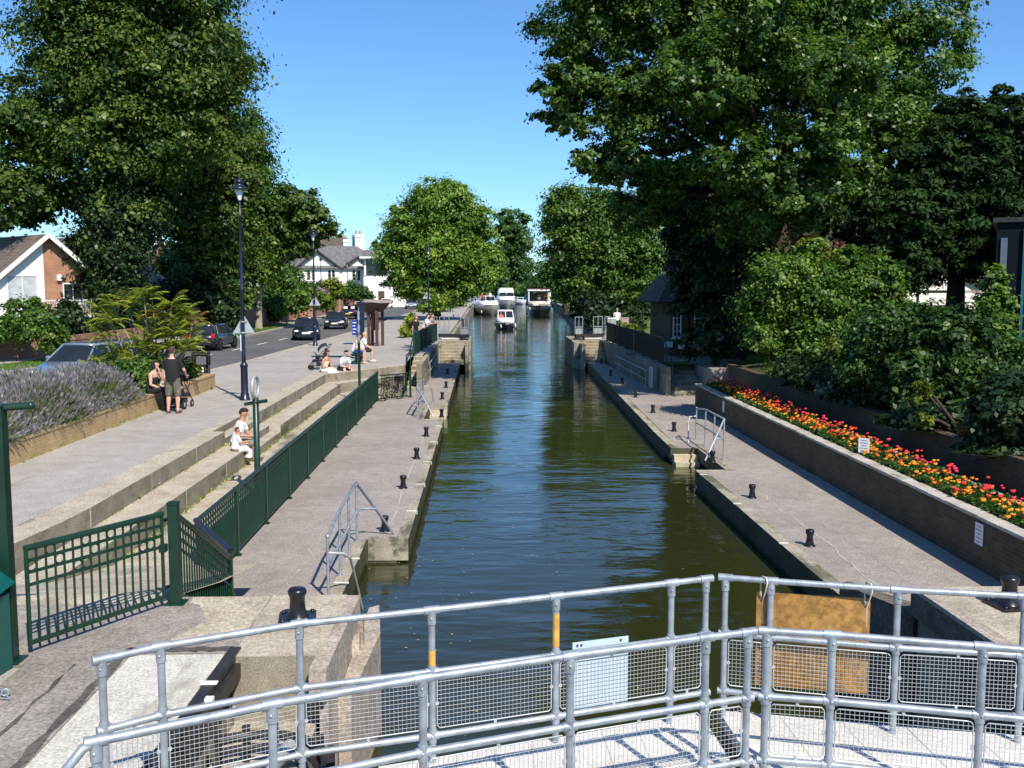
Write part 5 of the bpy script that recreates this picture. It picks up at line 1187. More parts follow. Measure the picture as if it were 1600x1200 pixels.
# ================================================================== BOATS (bow towards local -Y)
def hull(t, L, B, zd, mats, zsplit=None, name='hull', sheer=.25):
    b = MB(); st = [(-.5, .03, sheer * 1.0), (-.46, .30, sheer * .9), (-.38, .60, sheer * .7), (-.22, .90, sheer * .35), (0, 1, .05), (.3, 1, 0), (.5, .94, 0)]
    rings = []
    for y, w, s in st:
        x = B / 2 * w; z = zd + s; yb = y * L + (.45 * (1 if y < -.3 else 0) * (-.3 - y) / .2 if y < -.3 else 0)
        rings.append([(-x * .25, yb, -.35), (-x * .80, yb, .02), (-x * .97, y * L + (yb - y * L) * .4, z * .52), (-x, y * L, z), (x, y * L, z), (x * .97, y * L + (yb - y * L) * .4, z * .52), (x * .80, yb, .02), (x * .25, yb, -.35)])
    b.loft(rings); o = b.build(name, mats[0], t)
    st_ = MB()
    for s in (0, 1):
        st_.path([(r[3][0] if s == 0 else r[4][0], r[3][1], r[3][2]) for r in rings], .045, 6)
    st_.build('gunwale', mats[1], t); return o
def simple_person_on_boat(*a): pass
def fender(t, p, m='white'):
    b = MB(); b.lathe([(.0001, 0), (.09, .05), (.1, .3), (.06, .48), (.0001, .5)], p, 10); b.build('fender', M[m], t)
navy = paint('navy_hull', (.02, .028, .05), .2, 0, .1, 2); slate = paint('silver_grey_hull', (.20, .21, .19), .25, 0, .15, 2)
t = thing('motor_cruiser', 'small white cruiser with dark lower hull and canopy motoring down mid channel', 'boat', (2.55, 117, WZ + .02), .06)
hull(t, 6.2, 2.3, .62, (navy, M['white_gloss']))
b = MB(); b.loft([[(-1.0 * w, y, .62), (-1.02 * w, y, z), (1.02 * w, y, z), (1.0 * w, y, .62)] for y, w, z in ((-3.0, .15, .95), (-2.5, .62, 1.02), (-1.6, .95, 1.12), (-.6, 1.0, 1.28), (2.6, 1.0, 1.15))]); b.build('deck_moulding', M['white_gloss'], t)
b = MB(); b.loft([[(-.92, -.9, 1.25), (.92, -.9, 1.25), (.92, 1.9, 1.2), (-.92, 1.9, 1.2)], [(-.82, -.45, 2.0), (.82, -.45, 2.0), (.85, 1.8, 2.1), (-.85, 1.8, 2.1)]], smooth=False); b.build('windscreen', M['glass'], t)
b = MB(); b.bx(-.9, .9, -.55, 1.95, 2.06, 2.18)
b.build('canopy', M['white_gloss'], t)
b = MB()
for s in (-1, 0, 1): b.tube((s * .92, -.92, 1.26), (s * .83, -.47, 2.08), .05, 6)
for s in (-1, 1): b.tube((s * .93, .6, 1.24), (s * .86, .6, 2.1), .04, 6)
b.tube((-.9, -.93, 1.28), (.9, -.93, 1.28), .05, 6); b.build('screen_frame', M['white_gloss'], t)
fender(t, (-.65, -2.35, .15)); fender(t, (1.12, -1.2, .15))
t = thing('motor_cruiser', 'white cabin cruiser with a grey bow moored at the left bank', 'boat', (.7, 174, WZ + .02), .16)
hull(t, 10.5, 3.9, 1.35, (slate, M['white_gloss']), sheer=.45)
b = MB(); b.loft([[(-1.7 * w, y, 1.3), (-1.6 * w, y, z), (1.6 * w, y, z), (1.7 * w, y, 1.3)] for y, w, z in ((-4.6, .2, 1.75), (-3.6, .75, 2.0), (-2.0, .98, 2.25), (-.5, 1.0, 2.55), (4.6, 1.0, 2.4))]); b.build('deck_moulding', M['white_gloss'], t)
b = MB(); b.loft([[(-1.3, -1.0, 2.5), (1.3, -1.0, 2.5), (1.3, 1.5, 2.5), (-1.3, 1.5, 2.5)], [(-1.1, -.4, 3.15), (1.1, -.4, 3.15), (1.15, 1.4, 3.1), (-1.15, 1.4, 3.1)]], smooth=False); b.build('windscreen', M['glass'], t)
b = MB()
for s in (-1, -.33, .33, 1): b.tube((s * 1.3, -1.02, 2.5), (s * 1.12, -.42, 3.18), .05, 6)
b.path([(-1.12, 1.4, 3.15), (-1.12, -.42, 3.18), (1.12, -.42, 3.18), (1.12, 1.4, 3.15)], .05, 6); b.build('screen_frame', M['white_gloss'], t)
fender(t, (-1.6, -3.6, .3)); fender(t, (1.75, -1.6, .35))
t = thing('motor_cruiser', 'taller white cruiser with a band of dark windows behind the moored cabin cruiser', 'boat', (4.6, 203, WZ + .02), .04)
hull(t, 11, 3.9, 1.7, (slate, M['white_gloss']), sheer=.5)
b = MB(); b.loft([[(-1.75 * w, y, 1.65), (-1.65 * w, y, z), (1.65 * w, y, z), (1.75 * w, y, 1.65)] for y, w, z in ((-4.8, .2, 2.1), (-3.6, .8, 2.4), (-2.0, 1.0, 2.9), (4.6, 1.0, 2.9))]); b.build('deck_moulding', M['white_gloss'], t)
b = MB(); b.loft([[(-1.5, -2.2, 2.9), (1.5, -2.2, 2.9), (1.5, 3.5, 2.9), (-1.5, 3.5, 2.9)], [(-1.4, -1.7, 3.6), (1.4, -1.7, 3.6), (1.4, 3.4, 3.6), (-1.4, 3.4, 3.6)]], smooth=False); b.build('windows', M['glass'], t)
b = MB(); b.loft([[(-1.55, -1.9, 3.6), (1.55, -1.9, 3.6), (1.55, 3.6, 3.6), (-1.55, 3.6, 3.6)], [(-1.3, -1.3, 4.5), (1.3, -1.3, 4.5), (1.3, 3.4, 4.5), (-1.3, 3.4, 4.5)]], smooth=False); b.build('flybridge', M['white_gloss'], t)
b = MB(); b.tube((-1.45, -2.0, 2.9), (-1.36, -1.6, 3.7), .09, 6); b.tube((1.45, -2.0, 2.9), (1.36, -1.6, 3.7), .09, 6); b.tube((0, -2.05, 2.9), (0, -1.65, 3.7), .07, 6); b.build('screen_frame', M['white_gloss'], t)
t = thing('passenger_boat', 'open sided passenger boat with a dark hull and flat white roof near the right bank', 'boat', (9.6, 172, WZ + .02), -.03)
hull(t, 15, 4.1, 1.5, (paint('black_hull', (.014, .015, .016), .3), M['timber']), sheer=.2)
b = MB(); b.loft([[(-1.9 * w, y, 1.45), (-1.85 * w, y, z), (1.85 * w, y, z), (1.9 * w, y, 1.45)] for y, w, z in ((-5.6, .55, 2.2), (-4.8, .95, 2.35), (6.5, .95, 2.35))]); b.build('bulwark', paint('cream_paint', (.74, .68, .55), .4), t)
b = MB(); b.bx(-1.95, 1.95, -4.7, 6.8, 4.1, 4.35); b.build('roof', M['white_gloss'], t)
b = MB(); b.bx(-1.7, 1.7, -3.9, 6.3, 4.36, 4.5); b.build('roof_cargo', paint('maroon_cover', (.07, .015, .015), .8), t)
for s in (-1, 1):
    for y in (-4.5, -1.5, 1.5, 4.5, 6.5): b = MB(); b.bx(s * 1.8 - .08, s * 1.8 + .08, y - .08, y + .08, 2.3, 4.1); b.build('stanchion', M['white_gloss'], t)
b = MB(); b.bx(-1.6, 1.6, 2.0, 2.1, 2.3, 4.09); b.build('bulkhead', M['dark_timber'], t)
fender(t, (-1.65, -5.6, .9)); b = MB(); b.bx(-.1, 1.7, -6.2, -5.6, 1.75, 2.0); b.build('coachroof', M['galv_dull'], t)
b = MB(); b.lathe([(.25, -.15), (.45, -.1), (.45, .1), (.25, .15), (.25, -.15)], (-2.15, -4.8, .5), 12, 0, Matrix.Rotation(PI / 2, 3, 'Y')); b.build('tyre_fender', M['rubber'], t)
t = thing('moored_boat', 'far white dinghy with an awning on the right of the channel', 'boat', (9.3, 262, WZ + .02), .5)
hull(t, 7, 2.6, 1.0, (M['white_gloss'], M['white_gloss'])); b = MB(); b.bx(-.9, .9, -1, 2, 1.0, 1.9); b.build('cabin', M['white_gloss'], t); b = MB(); b.bx(-.8, .8, -1.03, -1.005, 1.3, 1.75); b.build('windows', M['glass'], t)
t = thing('moored_boat', 'far blue covered boat lying across the end of the channel', 'boat', (14.5, 272, WZ + .02), 1.25)
hull(t, 12, 3.2, .9, (paint('blue_hull', (.02, .06, .12), .4), M['sign_grey'])); b = MB(); b.loft([[(-1.4, y, .9), (-.9, y, 2.1), (.9, y, 2.1), (1.4, y, .9)] for y in (-4, -2, 1, 4.8)]); b.build('cover', cloth('blue_cover', (.025, .10, .17)), t)
t = thing('bank_hut', 'tiny pale hut on the bank at the far end of the canal', 'hut', (13.5, 283, -.1), .2)
b = MB(); b.bx(-1.3, 1.3, -1.2, 1.2, 0, 2.1); b.build('wall', M['render'], t); b = MB(); b.add([(-1.5, -1.4, 2.1), (1.5, -1.4, 2.1), (1.5, 1.4, 2.1), (-1.5, 1.4, 2.1), (0, -1.4, 3.2), (0, 1.4, 3.2)], [(0, 1, 4), (1, 2, 5, 4), (2, 3, 5), (3, 0, 4, 5), (3, 2, 1, 0)]); b.build('roof', M['render'], t)
# ================================================================== PEOPLE
def remesh(b, name, mats, parent, voxel, smooth=3, mi_fn=None):
    o = b.build(name, mats[0] if isinstance(mats, (list, tuple)) else mats, parent)
    m = o.modifiers.new('union', 'REMESH'); m.mode = 'VOXEL'; m.voxel_size = voxel; m.use_smooth_shade = True
    s = o.modifiers.new('soft', 'SMOOTH'); s.factor = .5; s.iterations = smooth
    dg = bpy.context.evaluated_depsgraph_get(); me = bpy.data.meshes.new_from_object(o.evaluated_get(dg))
    old = o.data; o.modifiers.clear(); o.data = me; me.name = name; bpy.data.meshes.remove(old)
    return o
def oval(p, ax, rx, ry, n=14, side=None):
    ax = Vector(ax).normalized(); x = Vector(side or (1, 0, 0)); x = (x - ax * x.dot(ax)).normalized(); y = ax.cross(x)
    return [Vector(p) + x * rx * math.cos(2 * PI * i / n) + y * ry * math.sin(2 * PI * i / n) for i in range(n)]
def ik(a, c, l1, l2, pole):
    a, c = Vector(a), Vector(c); d = c - a; D = min(d.length, (l1 + l2) * .995); u = d.normalized(); c = a + u * D
    x = (l1 * l1 - l2 * l2 + D * D) / (2 * D); h = math.sqrt(max(0, l1 * l1 - x * x)); p = Vector(pole); p = (p - u * p.dot(u)).normalized()
    return a + u * x + p * h, c
def person(label, loc, rz, pose='stand', shirt=None, lower=None, lower_len='short', skin='skin', hair=(.03, .02, .015), hair_len=.0, s=1.0, girth=1.0, lean=.12, head=(0, 0), hands=None, drop=.42, feet=.0, sleeves='short', shoes=None, voxel=.013, spread=.12, dress=False, group=None):
    """faces local -Y. stand: origin between the feet; sit: origin on the seat, feet 'drop' below it"""
    t = thing('person', label, 'person', loc, rz, group); t.scale = (s, s, s)
    sit = pose == 'sit'; hz = .09 if sit else .93; up = Vector((0, -math.sin(lean), math.cos(lean)))
    hip = Vector((0, 0, hz)); sp = lambda k: hip + up * k
    g = girth
    torso = [(-.07, .135, .105), (.0, .165, .125), (.10, .155 * (.5 + .5 * g), .115 * g), (.22, .15 * (.4 + .6 * g), .115 * g), (.36, .175, .12 * (.5 + .5 * g)), (.46, .18, .105), (.52, .12, .075), (.55, .065, .06)]
    b = MB(); b.loft([oval(sp(k), up, rx, ry) for k, rx, ry in torso])
    hy, hp = head; nk = sp(.53); hd = nk + up * .06 + Vector((0, -.02, .135)); HR = Matrix.Rotation(hy, 3, 'Z') @ Matrix.Rotation(hp, 3, 'X')
    b.path([nk - up * .04, nk + up * .06, hd + Vector((0, .01, -.06))], .055, 10, radii=[.062, .054, .055])
    def H(x, y, z): return hd + HR @ Vector((x, y, z))
    b.ell(hd, (.076, .094, .112), 14, 10, 0, HR); b.ell(H(0, -.03, -.065), (.052, .06, .052), 10, 8, 0, HR)
    b.ell(H(0, -.098, -.012), (.014, .022, .026), 8, 6, 0, HR)
    for q in (-1, 1): b.ell(H(q * .077, .008, -.008), (.012, .022, .032), 8, 6, 0, HR)
    arms = []; legs = []
    for i, q in enumerate((-1, 1)):
        sh = sp(.465) + Vector((q * .185, 0, 0))
        if hands and hands[i] is not None: tg = Vector(hands[i])
        else: tg = Vector((q * .13, -.32, .20)) if sit else Vector((q * .27, -.04, .78))
        el, wr = ik(sh, tg, .29, .26, (q * .6, .35, -.7)); arms.append((sh, el, wr))
        b.path([sp(.44) + Vector((q * .10, 0, 0)), sh, lerp(sh, el, .5), el, lerp(el, wr, .35), wr], .05, 10, radii=[.07, .062 * (.6 + .4 * g), .050, .041, .042, .027])
        d = (wr - el).normalized(); sd = d.cross(Vector((0, 0, 1))); sd = sd.normalized() if sd.length > .05 else Vector((1, 0, 0)); nn = sd.cross(d)
        b.path([wr, wr + d * .045, wr + d * .085], .03, 8, radii=[.026, .036, .034])
        for k in range(4):
            o = wr + d * .08 + sd * (.018 * (k - 1.5)); ln = (.062, .074, .07, .054)[k]
            b.path([o, o + d * ln * .55 + nn * .004 * q, o + d * ln * .85 - Vector((0, 0, .022)), o + d * ln * .9 - Vector((0, 0, .04))], .009, 6, radii=[.0105, .0098, .009, .0075])
        b.path([wr + d * .03 + sd * .028, wr + d * .06 + sd * .058, wr + d * .095 + sd * .062], .01, 6, radii=[.014, .012, .009])
        hp_ = hip + Vector((q * .095, 0, -.01))
        if sit: kn = Vector((q * spread, -.44, .085 + .03 * (drop > .4))); an = Vector((q * spread * .95, -.44 - feet, -drop + .075)); 
        else: kn = Vector((q * spread * .95, -.015, .49)); an = Vector((q * spread * (1.0), .03, .08))
        legs.append((hp_, kn, an))
        b.path([hp_, lerp(hp_, kn, .5), kn, lerp(kn, an, .3), lerp(kn, an, .7), an], .07, 10, radii=[.098, .083 * (.7 + .3 * g), .058, .062, .046, .038])
        b.path([an + Vector((0, .045, -.035)), an + Vector((0, -.05, -.045)), an + Vector((q * .02, -.15, -.058))], .03, 8, radii=[.036, .042, .026])
    remesh(b, 'body', M[skin], t, voxel, 2)
    for q in (-1, 1): e = MB(); e.ell(H(q * .030, -.084, .012), (.010, .006, .006), 6, 4, 0, HR); e.build('eye', M['skin_face'], t)
    e = MB(); e.ell(H(0, -.088, -.058), (.02, .006, .006), 8, 4, 0, HR); e.build('mouth', M['skin_face'], t)
    if hair is not None:
        b = MB(); rings = []
        for k in range(9):
            a = -.5 + (PI / 2 + .5) * k / 8
            rings.append([H(.083 * math.cos(a) * math.cos(u), .101 * math.cos(a) * math.sin(u) + .010, .118 * math.sin(a) + .008 + (.115 if math.sin(u) < -.35 else .03 if math.sin(u) < .25 else 0) * math.cos(a) * (1 - k / 8)) for u in np.linspace(0, 2 * PI, 14, endpoint=False)])
        b.loft(rings)
        if hair_len: b.ell(H(0, .055, -.03 - hair_len * .5), (.085, .055, .07 + hair_len * .6), 10, 8, 0, HR); b.ell(H(-.065, .01, -.03), (.028, .06, .09), 8, 6, 0, HR); b.ell(H(.065, .01, -.03), (.028, .06, .09), 8, 6, 0, HR)
        b.build('hair', cloth('hair', hair, .25), t)
    I = .014
    if shirt is not None:
        b = MB(); tt = torso[1:7]
        hem = -.06 if not sit else -.02
        rr = [(hem, .178, .14 * (.4 + .6 * g))] + [(k, rx + I, ry + I) for k, rx, ry in tt[1:]]
        if sleeves == 'none': rr = [x for x in rr if x[0] < .40] + [(.41, .165, .115)]
        b.loft([oval(sp(k), up, rx, ry) for k, rx, ry in rr])
        if sleeves != 'none':
            for sh, el, wr in arms:
                e = lerp(sh, el, .72) if sleeves == 'short' else wr
                ps = [sp(.45) + Vector(((sh.x) * .5, 0, 0)), sh, e] if sleeves == 'short' else [sp(.45) + Vector((sh.x * .5, 0, 0)), sh, el, e]
                b.path(ps, .07, 10, radii=[.085, .077, .068] if sleeves == 'short' else [.085, .075, .055, .04])
        remesh(b, 'shirt', shirt, t, voxel * 1.1, 2)
    if dress:
        b = MB()
        if sit:
            b.loft([oval(sp(.08), up, .19, .15), oval(Vector((0, -.08, .06)), (0, -1, .1), .27, .16), oval(Vector((0, -.38, .07)), (0, -1, -.2), .30, .14), oval(Vector((0, -.53, -.05)), (0, -.4, -1), .29, .13), oval(Vector((0, -.50, -drop + .12)), (0, 0, -1), .31, .16)])
        remesh(b, 'skirt', lower, t, voxel * 1.1, 3)
    elif lower is not None:
        b = MB(); b.loft([oval(sp(k), up, rx + I * .8, ry + I * .8) for k, rx, ry in torso[0:3]])
        for hp_, kn, an in legs:
            if lower_len == 'short': b.path([hp_, lerp(hp_, kn, .5), lerp(hp_, kn, 1.0) + (an - kn) * .06], .1, 10, radii=[.118, .108, .092])
            else: b.path([hp_, lerp(hp_, kn, .5), kn, lerp(kn, an, .5), an], .1, 10, radii=[.114, .098, .074, .068, .06])
        remesh(b, 'trousers' if lower_len != 'short' else 'shorts', lower, t, voxel * 1.1, 2)
    if shoes is not None:
        for i, (hp_, kn, an) in enumerate(legs):
            q = (-1, 1)[i]; b = MB(); b.loft([oval(an + Vector((q * .02 * k_, y, -.042)), (0, -1, 0), rx, rz_, 10) for k_, y, rx, rz_ in ((0, .085, .012, .012), (0, .07, .036, .036), (0, 0, .045, .046), (.5, -.09, .05, .036), (1, -.17, .034, .026), (1, -.19, .012, .01))]); b.build('shoe', shoes, t)
    return t
C_white = cloth('white_cotton', (.80, .80, .80), .04); C_black = cloth('black_cotton', (.012, .012, .014)); C_blue = cloth('denim_blue', (.03, .07, .2)); C_dark = cloth('dark_shorts', (.02, .026, .03))
C_peach = cloth('peach_top', (.70, .33, .22)); C_cream = cloth('cream_dress', (.80, .70, .60), .05); C_camo = cloth('camouflage_cotton', (.13, .125, .085), .55); C_khaki = cloth('khaki_shorts', (.22, .19, .14)); C_pale = cloth('pale_blue_shirt', (.66, .74, .84), .05)
C_orange = cloth('orange_jacket', (.75, .13, .06)); C_red = cloth('red_jersey', (.55, .015, .02)); C_shoe = cloth('white_trainers', (.75, .75, .75)); C_sandal = cloth('brown_sandals', (.13, .07, .05)); C_grey = cloth('grey_top', (.30, .24, .25))
person('man in a black t-shirt and camouflage shorts standing with his back to the camera', (-8.5, 27.35, 0), PI - .1, 'stand', C_black, C_camo, skin='skin', hair=(.06, .04, .03), girth=1.35, lean=.0, hands=[(.30, -.1, .80), (-.27, -.28, 1.02)][::-1] if False else [(-.25, -.30, 1.0), (.30, -.05, .78)], shoes=C_sandal, spread=.13, s=1.03)
person('woman in a black strapless top and black trousers eating while seated on the planter wall', (-9.28, 27.9, .49), PI / 2 - .15, 'sit', C_black, C_black, 'long', hair=(.025, .015, .012), hair_len=.10, lean=.22, hands=[(-.08, -.30, .16), (.03, -.26, .60)], sleeves='none', drop=.44, shoes=C_black, girth=1.15)
person('person in a white and pink top seated behind the man in black', (-9.25, 29.0, .49), PI / 2, 'sit', C_white, C_khaki, 'long', hair=(.05, .03, .02), hair_len=.08, lean=.2, drop=.44)
person('man in a white shirt and brown shorts sitting on the terrace beside a child', (-5.93, 23.75, -.33), PI / 2 + .1, 'sit', C_white, C_khaki, skin='skin_tan', hair=(.015, .012, .01), lean=.3, head=(.0, .45), hands=[(-.22, -.34, .26), (.02, -.46, .20)], drop=.38, shoes=C_sandal)
person('small child in a white dress sitting close beside the man in a white shirt', (-5.76, 22.98, -.33), PI / 2 + .5, 'sit', C_white, C_white, skin='skin_tan', hair=(.13, .06, .03), lean=.15, s=.60, drop=.40, dress=True, hands=[(-.1, -.42, .25), (.15, -.40, .30)], girth=1.2)
person('sunburnt woman in a long cream dress seated on the promenade edge', (-6.45, 40.15, .004), PI / 2 - .45, 'sit', C_cream, C_cream, skin='skin_tan', hair=(.09, .035, .02), lean=.35, drop=.36, dress=True, sleeves='none', hands=[(-.12, -.38, .18), (.12, -.38, .18)], head=(-.2, .2), hair_len=.04)
person('man in a pale shirt and dark shorts leaning forward on the promenade edge', (-5.85, 41.0, .004), PI / 2 - .75, 'sit', C_pale, C_dark, hair=(.02, .015, .012), lean=.55, drop=.36, hands=[(-.06, -.46, .16), (.06, -.47, .14)], head=(0, .35), spread=.19, shoes=C_sandal)
person('man in a white vest and blue shorts on the bench, nearer the seated couple', (-5.72, 44.3, .46), PI / 2 - .1, 'sit', C_white, C_blue, hair=(.03, .02, .015), lean=.32, drop=.44, sleeves='none', girth=1.4, head=(0, .2))
person('bald man in a white t-shirt and dark shorts on the far end of the bench', (-5.52, 45.4, .46), PI / 2 + .1, 'sit', C_white, C_dark, hair=None, lean=.18, drop=.44, girth=1.5, shoes=C_shoe, head=(0, .15), hands=[(-.12, -.40, .17), (.12, -.40, .17)])
person('fair haired person in a black top by the promenade fence', (-3.85, 56.6, 0), .9, 'stand', C_black, C_blue, 'long', hair=(.22, .13, .06), lean=.06, hair_len=.12, voxel=.018)
person('man in a white shirt leaning his arms on the promenade fence', (-3.55, 60.2, 0), 1.3, 'stand', C_white, C_khaki, 'long', hair=(.06, .03, .02), lean=.35, hands=[(-.12, -.45, 1.17), (.12, -.45, 1.17)], voxel=.018, girth=1.2)
person('person in grey with bare forearms beside the man in white at the promenade fence', (-3.35, 61.5, 0), 1.2, 'stand', C_grey, C_dark, 'long', hair=(.05, .02, .02), lean=.38, hands=[(-.12, -.45, 1.15), (.12, -.45, 1.15)], voxel=.018)
person('lock keeper in a white shirt with his back turned beyond the shaded fence', (9.75, 72.5, .03), PI - .3, 'stand', C_white, C_dark, 'long', hair=(.30, .27, .25), lean=.03, girth=1.3, voxel=.018)
person('person in an orange jacket steering the small white cruiser', (2.05, 116.3, WZ + 1.0), .1, 'sit', C_orange, C_dark, skin='skin_tan', hair=(.05, .03, .02), lean=.1, drop=.4, voxel=.03, s=1.1)
person('person in a red top standing aboard the moored cabin cruiser', (-.2, 172.4, WZ + 2.0), .1, 'stand', C_red, C_dark, 'long', hair=(.6, .55, .5), voxel=.03)
person('person in a white top standing aboard the moored cabin cruiser', (1.2, 172.8, WZ + 2.2), .1, 'stand', C_white, C_dark, 'long', hair=(.3, .2, .1), voxel=.03)
person('person in red standing under the roof of the passenger boat', (10.7, 169.5, WZ + 2.2), .1, 'stand', C_red, C_dark, 'long', hair=(.03, .02, .02), voxel=.03)
person('person in a cream top beside the one in red on the passenger boat', (9.5, 169.8, WZ + 1.6), .1, 'stand', C_cream, C_dark, 'long', hair=(.5, .4, .25), voxel=.03)
# ================================================================== TREES, SHRUBS, HEDGES
LEAF['lime'] = leaf_mat('lime_tree_leaves', (.018, .048, .008), (.068, .125, .020), (.185, .235, .045))
LEAF['poplar'] = leaf_mat('poplar_leaves', (.018, .050, .010), (.068, .140, .024), (.19, .28, .062), rough=.42, spec=.4, trans=.4)
LEAF['maple'] = leaf_mat('maple_leaves', (.035, .09, .009), (.125, .24, .026), (.31, .41, .07))
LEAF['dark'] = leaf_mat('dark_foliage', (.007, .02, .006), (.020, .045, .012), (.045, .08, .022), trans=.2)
LEAF['mid'] = leaf_mat('mid_green_foliage', (.017, .052, .009), (.066, .14, .02), (.18, .27, .045))
LEAF['laurel'] = leaf_mat('glossy_laurel_leaves', (.009, .028, .006), (.030, .072, .013), (.11, .18, .035))  # leaf colour lowered to carry the shade over the right hand bushes
LEAF['far'] = leaf_mat('far_foliage', (.022, .06, .013), (.055, .125, .024), (.11, .19, .04))
LEAF['yellow'] = leaf_mat('yellow_green_foliage', (.05, .08, .008), (.14, .19, .02), (.30, .34, .04))
LEAF['bright'] = leaf_mat('sunlit_shrub_foliage', (.025, .07, .008), (.085, .165, .02), (.24, .33, .06))
LEAF['conifer'] = leaf_mat('conifer_foliage', (.02, .05, .008), (.05, .105, .015), (.10, .17, .03), trans=.1)
LEAF['yew'] = leaf_mat('yew_foliage', (.008, .022, .007), (.022, .050, .014), (.055, .095, .028), trans=.2, rough=.75, spec=.1)
LEAF['lavender'] = leaf_mat('lavender_stems', (.05, .09, .018), (.16, .235, .05), (.28, .35, .11))
LEAF['lav_flower'] = leaf_mat('lavender_flowers', (.15, .13, .165), (.26, .225, .28), (.38, .34, .39))
LEAF['sumac'] = leaf_mat('sumac_leaves', (.08, .13, .01), (.24, .31, .028), (.46, .46, .07))
LEAF['red'] = leaf_mat('reddish_leaves', (.09, .03, .015), (.26, .11, .03), (.40, .22, .05))
LEAF['silver'] = leaf_mat('silver_leaves', (.12, .14, .12), (.25, .28, .25), (.42, .45, .40))
LEAF['wine'] = leaf_mat('wine_red_foliage', (.05, .012, .015), (.15, .035, .04), (.28, .08, .08))
def unit(rs, n):
    d = rs.normal(size=(n, 3)); return d / np.linalg.norm(d, axis=1, keepdims=True)
def crown_arrays(rs, blobs, nclump, per, leaf, flat=.55, cr=.20, droop=0.0, inner=.25, aspect=.62):
    """blobs: (x, y, z, rx, ry, rz); leafy clumps spread through the crown, gaps left between them"""
    B = np.array(blobs, float); wgt = (B[:, 3] * B[:, 4] + B[:, 3] * B[:, 5]); wgt /= wgt.sum()
    bi = rs.choice(len(B), nclump, p=wgt); d = unit(rs, nclump)
    rad = np.where(rs.rand(nclump) < inner, rs.uniform(.15, .6, nclump), rs.uniform(.66, 1.0, nclump) ** .8)
    C = B[bi, :3] + d * B[bi, 3:] * rad[:, None]
    size = (B[bi, 3] * B[bi, 5]) ** .5 * cr * rs.uniform(.6, 1.45, nclump)
    tint = rs.uniform(.25, .75, nclump)
    P = []; Nn = []; T = []; ck = []
    li = np.repeat(np.arange(nclump), per); n = len(li)
    leaf = leaf * rs.uniform(.75, 1.25, nclump)[li]
    q = np.clip(rs.normal(size=(n, 3)) * .52, -1.5, 1.5)
    ax = d * np.array([1, 1, .35]) + .55 * rs.normal(size=(nclump, 3)) * np.array([1, 1, .5]); ax /= np.linalg.norm(ax, axis=1, keepdims=True)
    al = (q * ax[li]).sum(1)
    off = q * size[li][:, None] * np.array([1, 1, flat]) + ax[li] * (al * .75 * size[li])[:, None]; off[:, 2] -= (droop + .25) * np.maximum(al, 0) ** 2 * size[li]
    P = C[li] + off
    nr = .55 * d[li] + .5 * q + np.array([0, 0, .65]) + .55 * rs.normal(size=(n, 3)); nr /= np.linalg.norm(nr, axis=1, keepdims=True)
    tn = np.clip(tint[li] + .22 * rs.normal(size=n), 0, 1)
    V, F = leaf_cards(P, nr, leaf * rs.uniform(.5, 1.4, n), rs, aspect, .12)
    return V, F, tn, C
def tree(name, label, base, blobs, trunk, kind, nclump, per, leaf, seed, cat='tree', group=None, bark='bark', limbs=9, flat=.55, cr=.20, droop=0.0, inner=.25, lean=(0, 0), fork=None, aspect=.62, ivy=None):
    """trunk: (radius, height of the first fork); blobs in world coordinates"""
    rs = np.random.RandomState(seed); t = thing(name, label, cat, base, 0, group); o = np.array(base)
    V, F, tn, C = crown_arrays(rs, [(b[0] - o[0], b[1] - o[1], b[2] - o[2]) + tuple(b[3:]) for b in blobs], nclump, per, leaf, flat, cr, droop, inner, aspect)
    np_mesh('crown', V, F, LEAF[kind], tint=tn, parent=t)
    if ivy:
        V, F, tn, C2 = crown_arrays(rs, [(q[0] - o[0], q[1] - o[1], q[2] - o[2]) + tuple(q[3:]) for q in ivy[0]], ivy[2], ivy[3], ivy[4], .9, .34)
        np_mesh('ivy', V, F, LEAF[ivy[1]], tint=tn, parent=t)
    r0, hf = trunk; b = MB(); top = Vector((lean[0], lean[1], hf)); rng = random.Random(seed)
    b.path([(0, 0, -.2), (0, 0, .15), (lean[0] * .2, lean[1] * .2, hf * .3), (lean[0] * .6, lean[1] * .6, hf * .68), top], r0, 10, radii=[r0 * 1.5, r0 * 1.12, r0 * .95, r0 * .85, r0 * .72])
    tg = [Vector(q[:3]) - Vector(o) for q in blobs]
    pick = [Vector(C[i]) for i in rs.choice(len(C), min(limbs, len(C)), replace=False)] + tg[:8]
    for p in pick:
        if p.z < hf * .8: continue
        m = lerp(top, p, .45) + Vector((rng.uniform(-.1, .1), rng.uniform(-.1, .1), .12)) * (p - top).length * .6
        b.path([top - Vector((0, 0, .1)), lerp(top, m, .5) + Vector((0, 0, .05)), m, p], .1, 7, radii=[r0 * .5, r0 * .38, r0 * .26, r0 * .06])
    b.build('trunk', M[bark], t)
    return t
def px(x, y, Y): p = GY(x, y, Y); return (p.x, p.y, p.z)
def blob(x, y, Y, rpx, rpy=None, dep=1.0):
    p = GY(x, y, Y); k = Y / 1555.0; rpy = rpy or rpx
    return (p.x, p.y, p.z, rpx * k, rpx * k * dep, rpy * k)
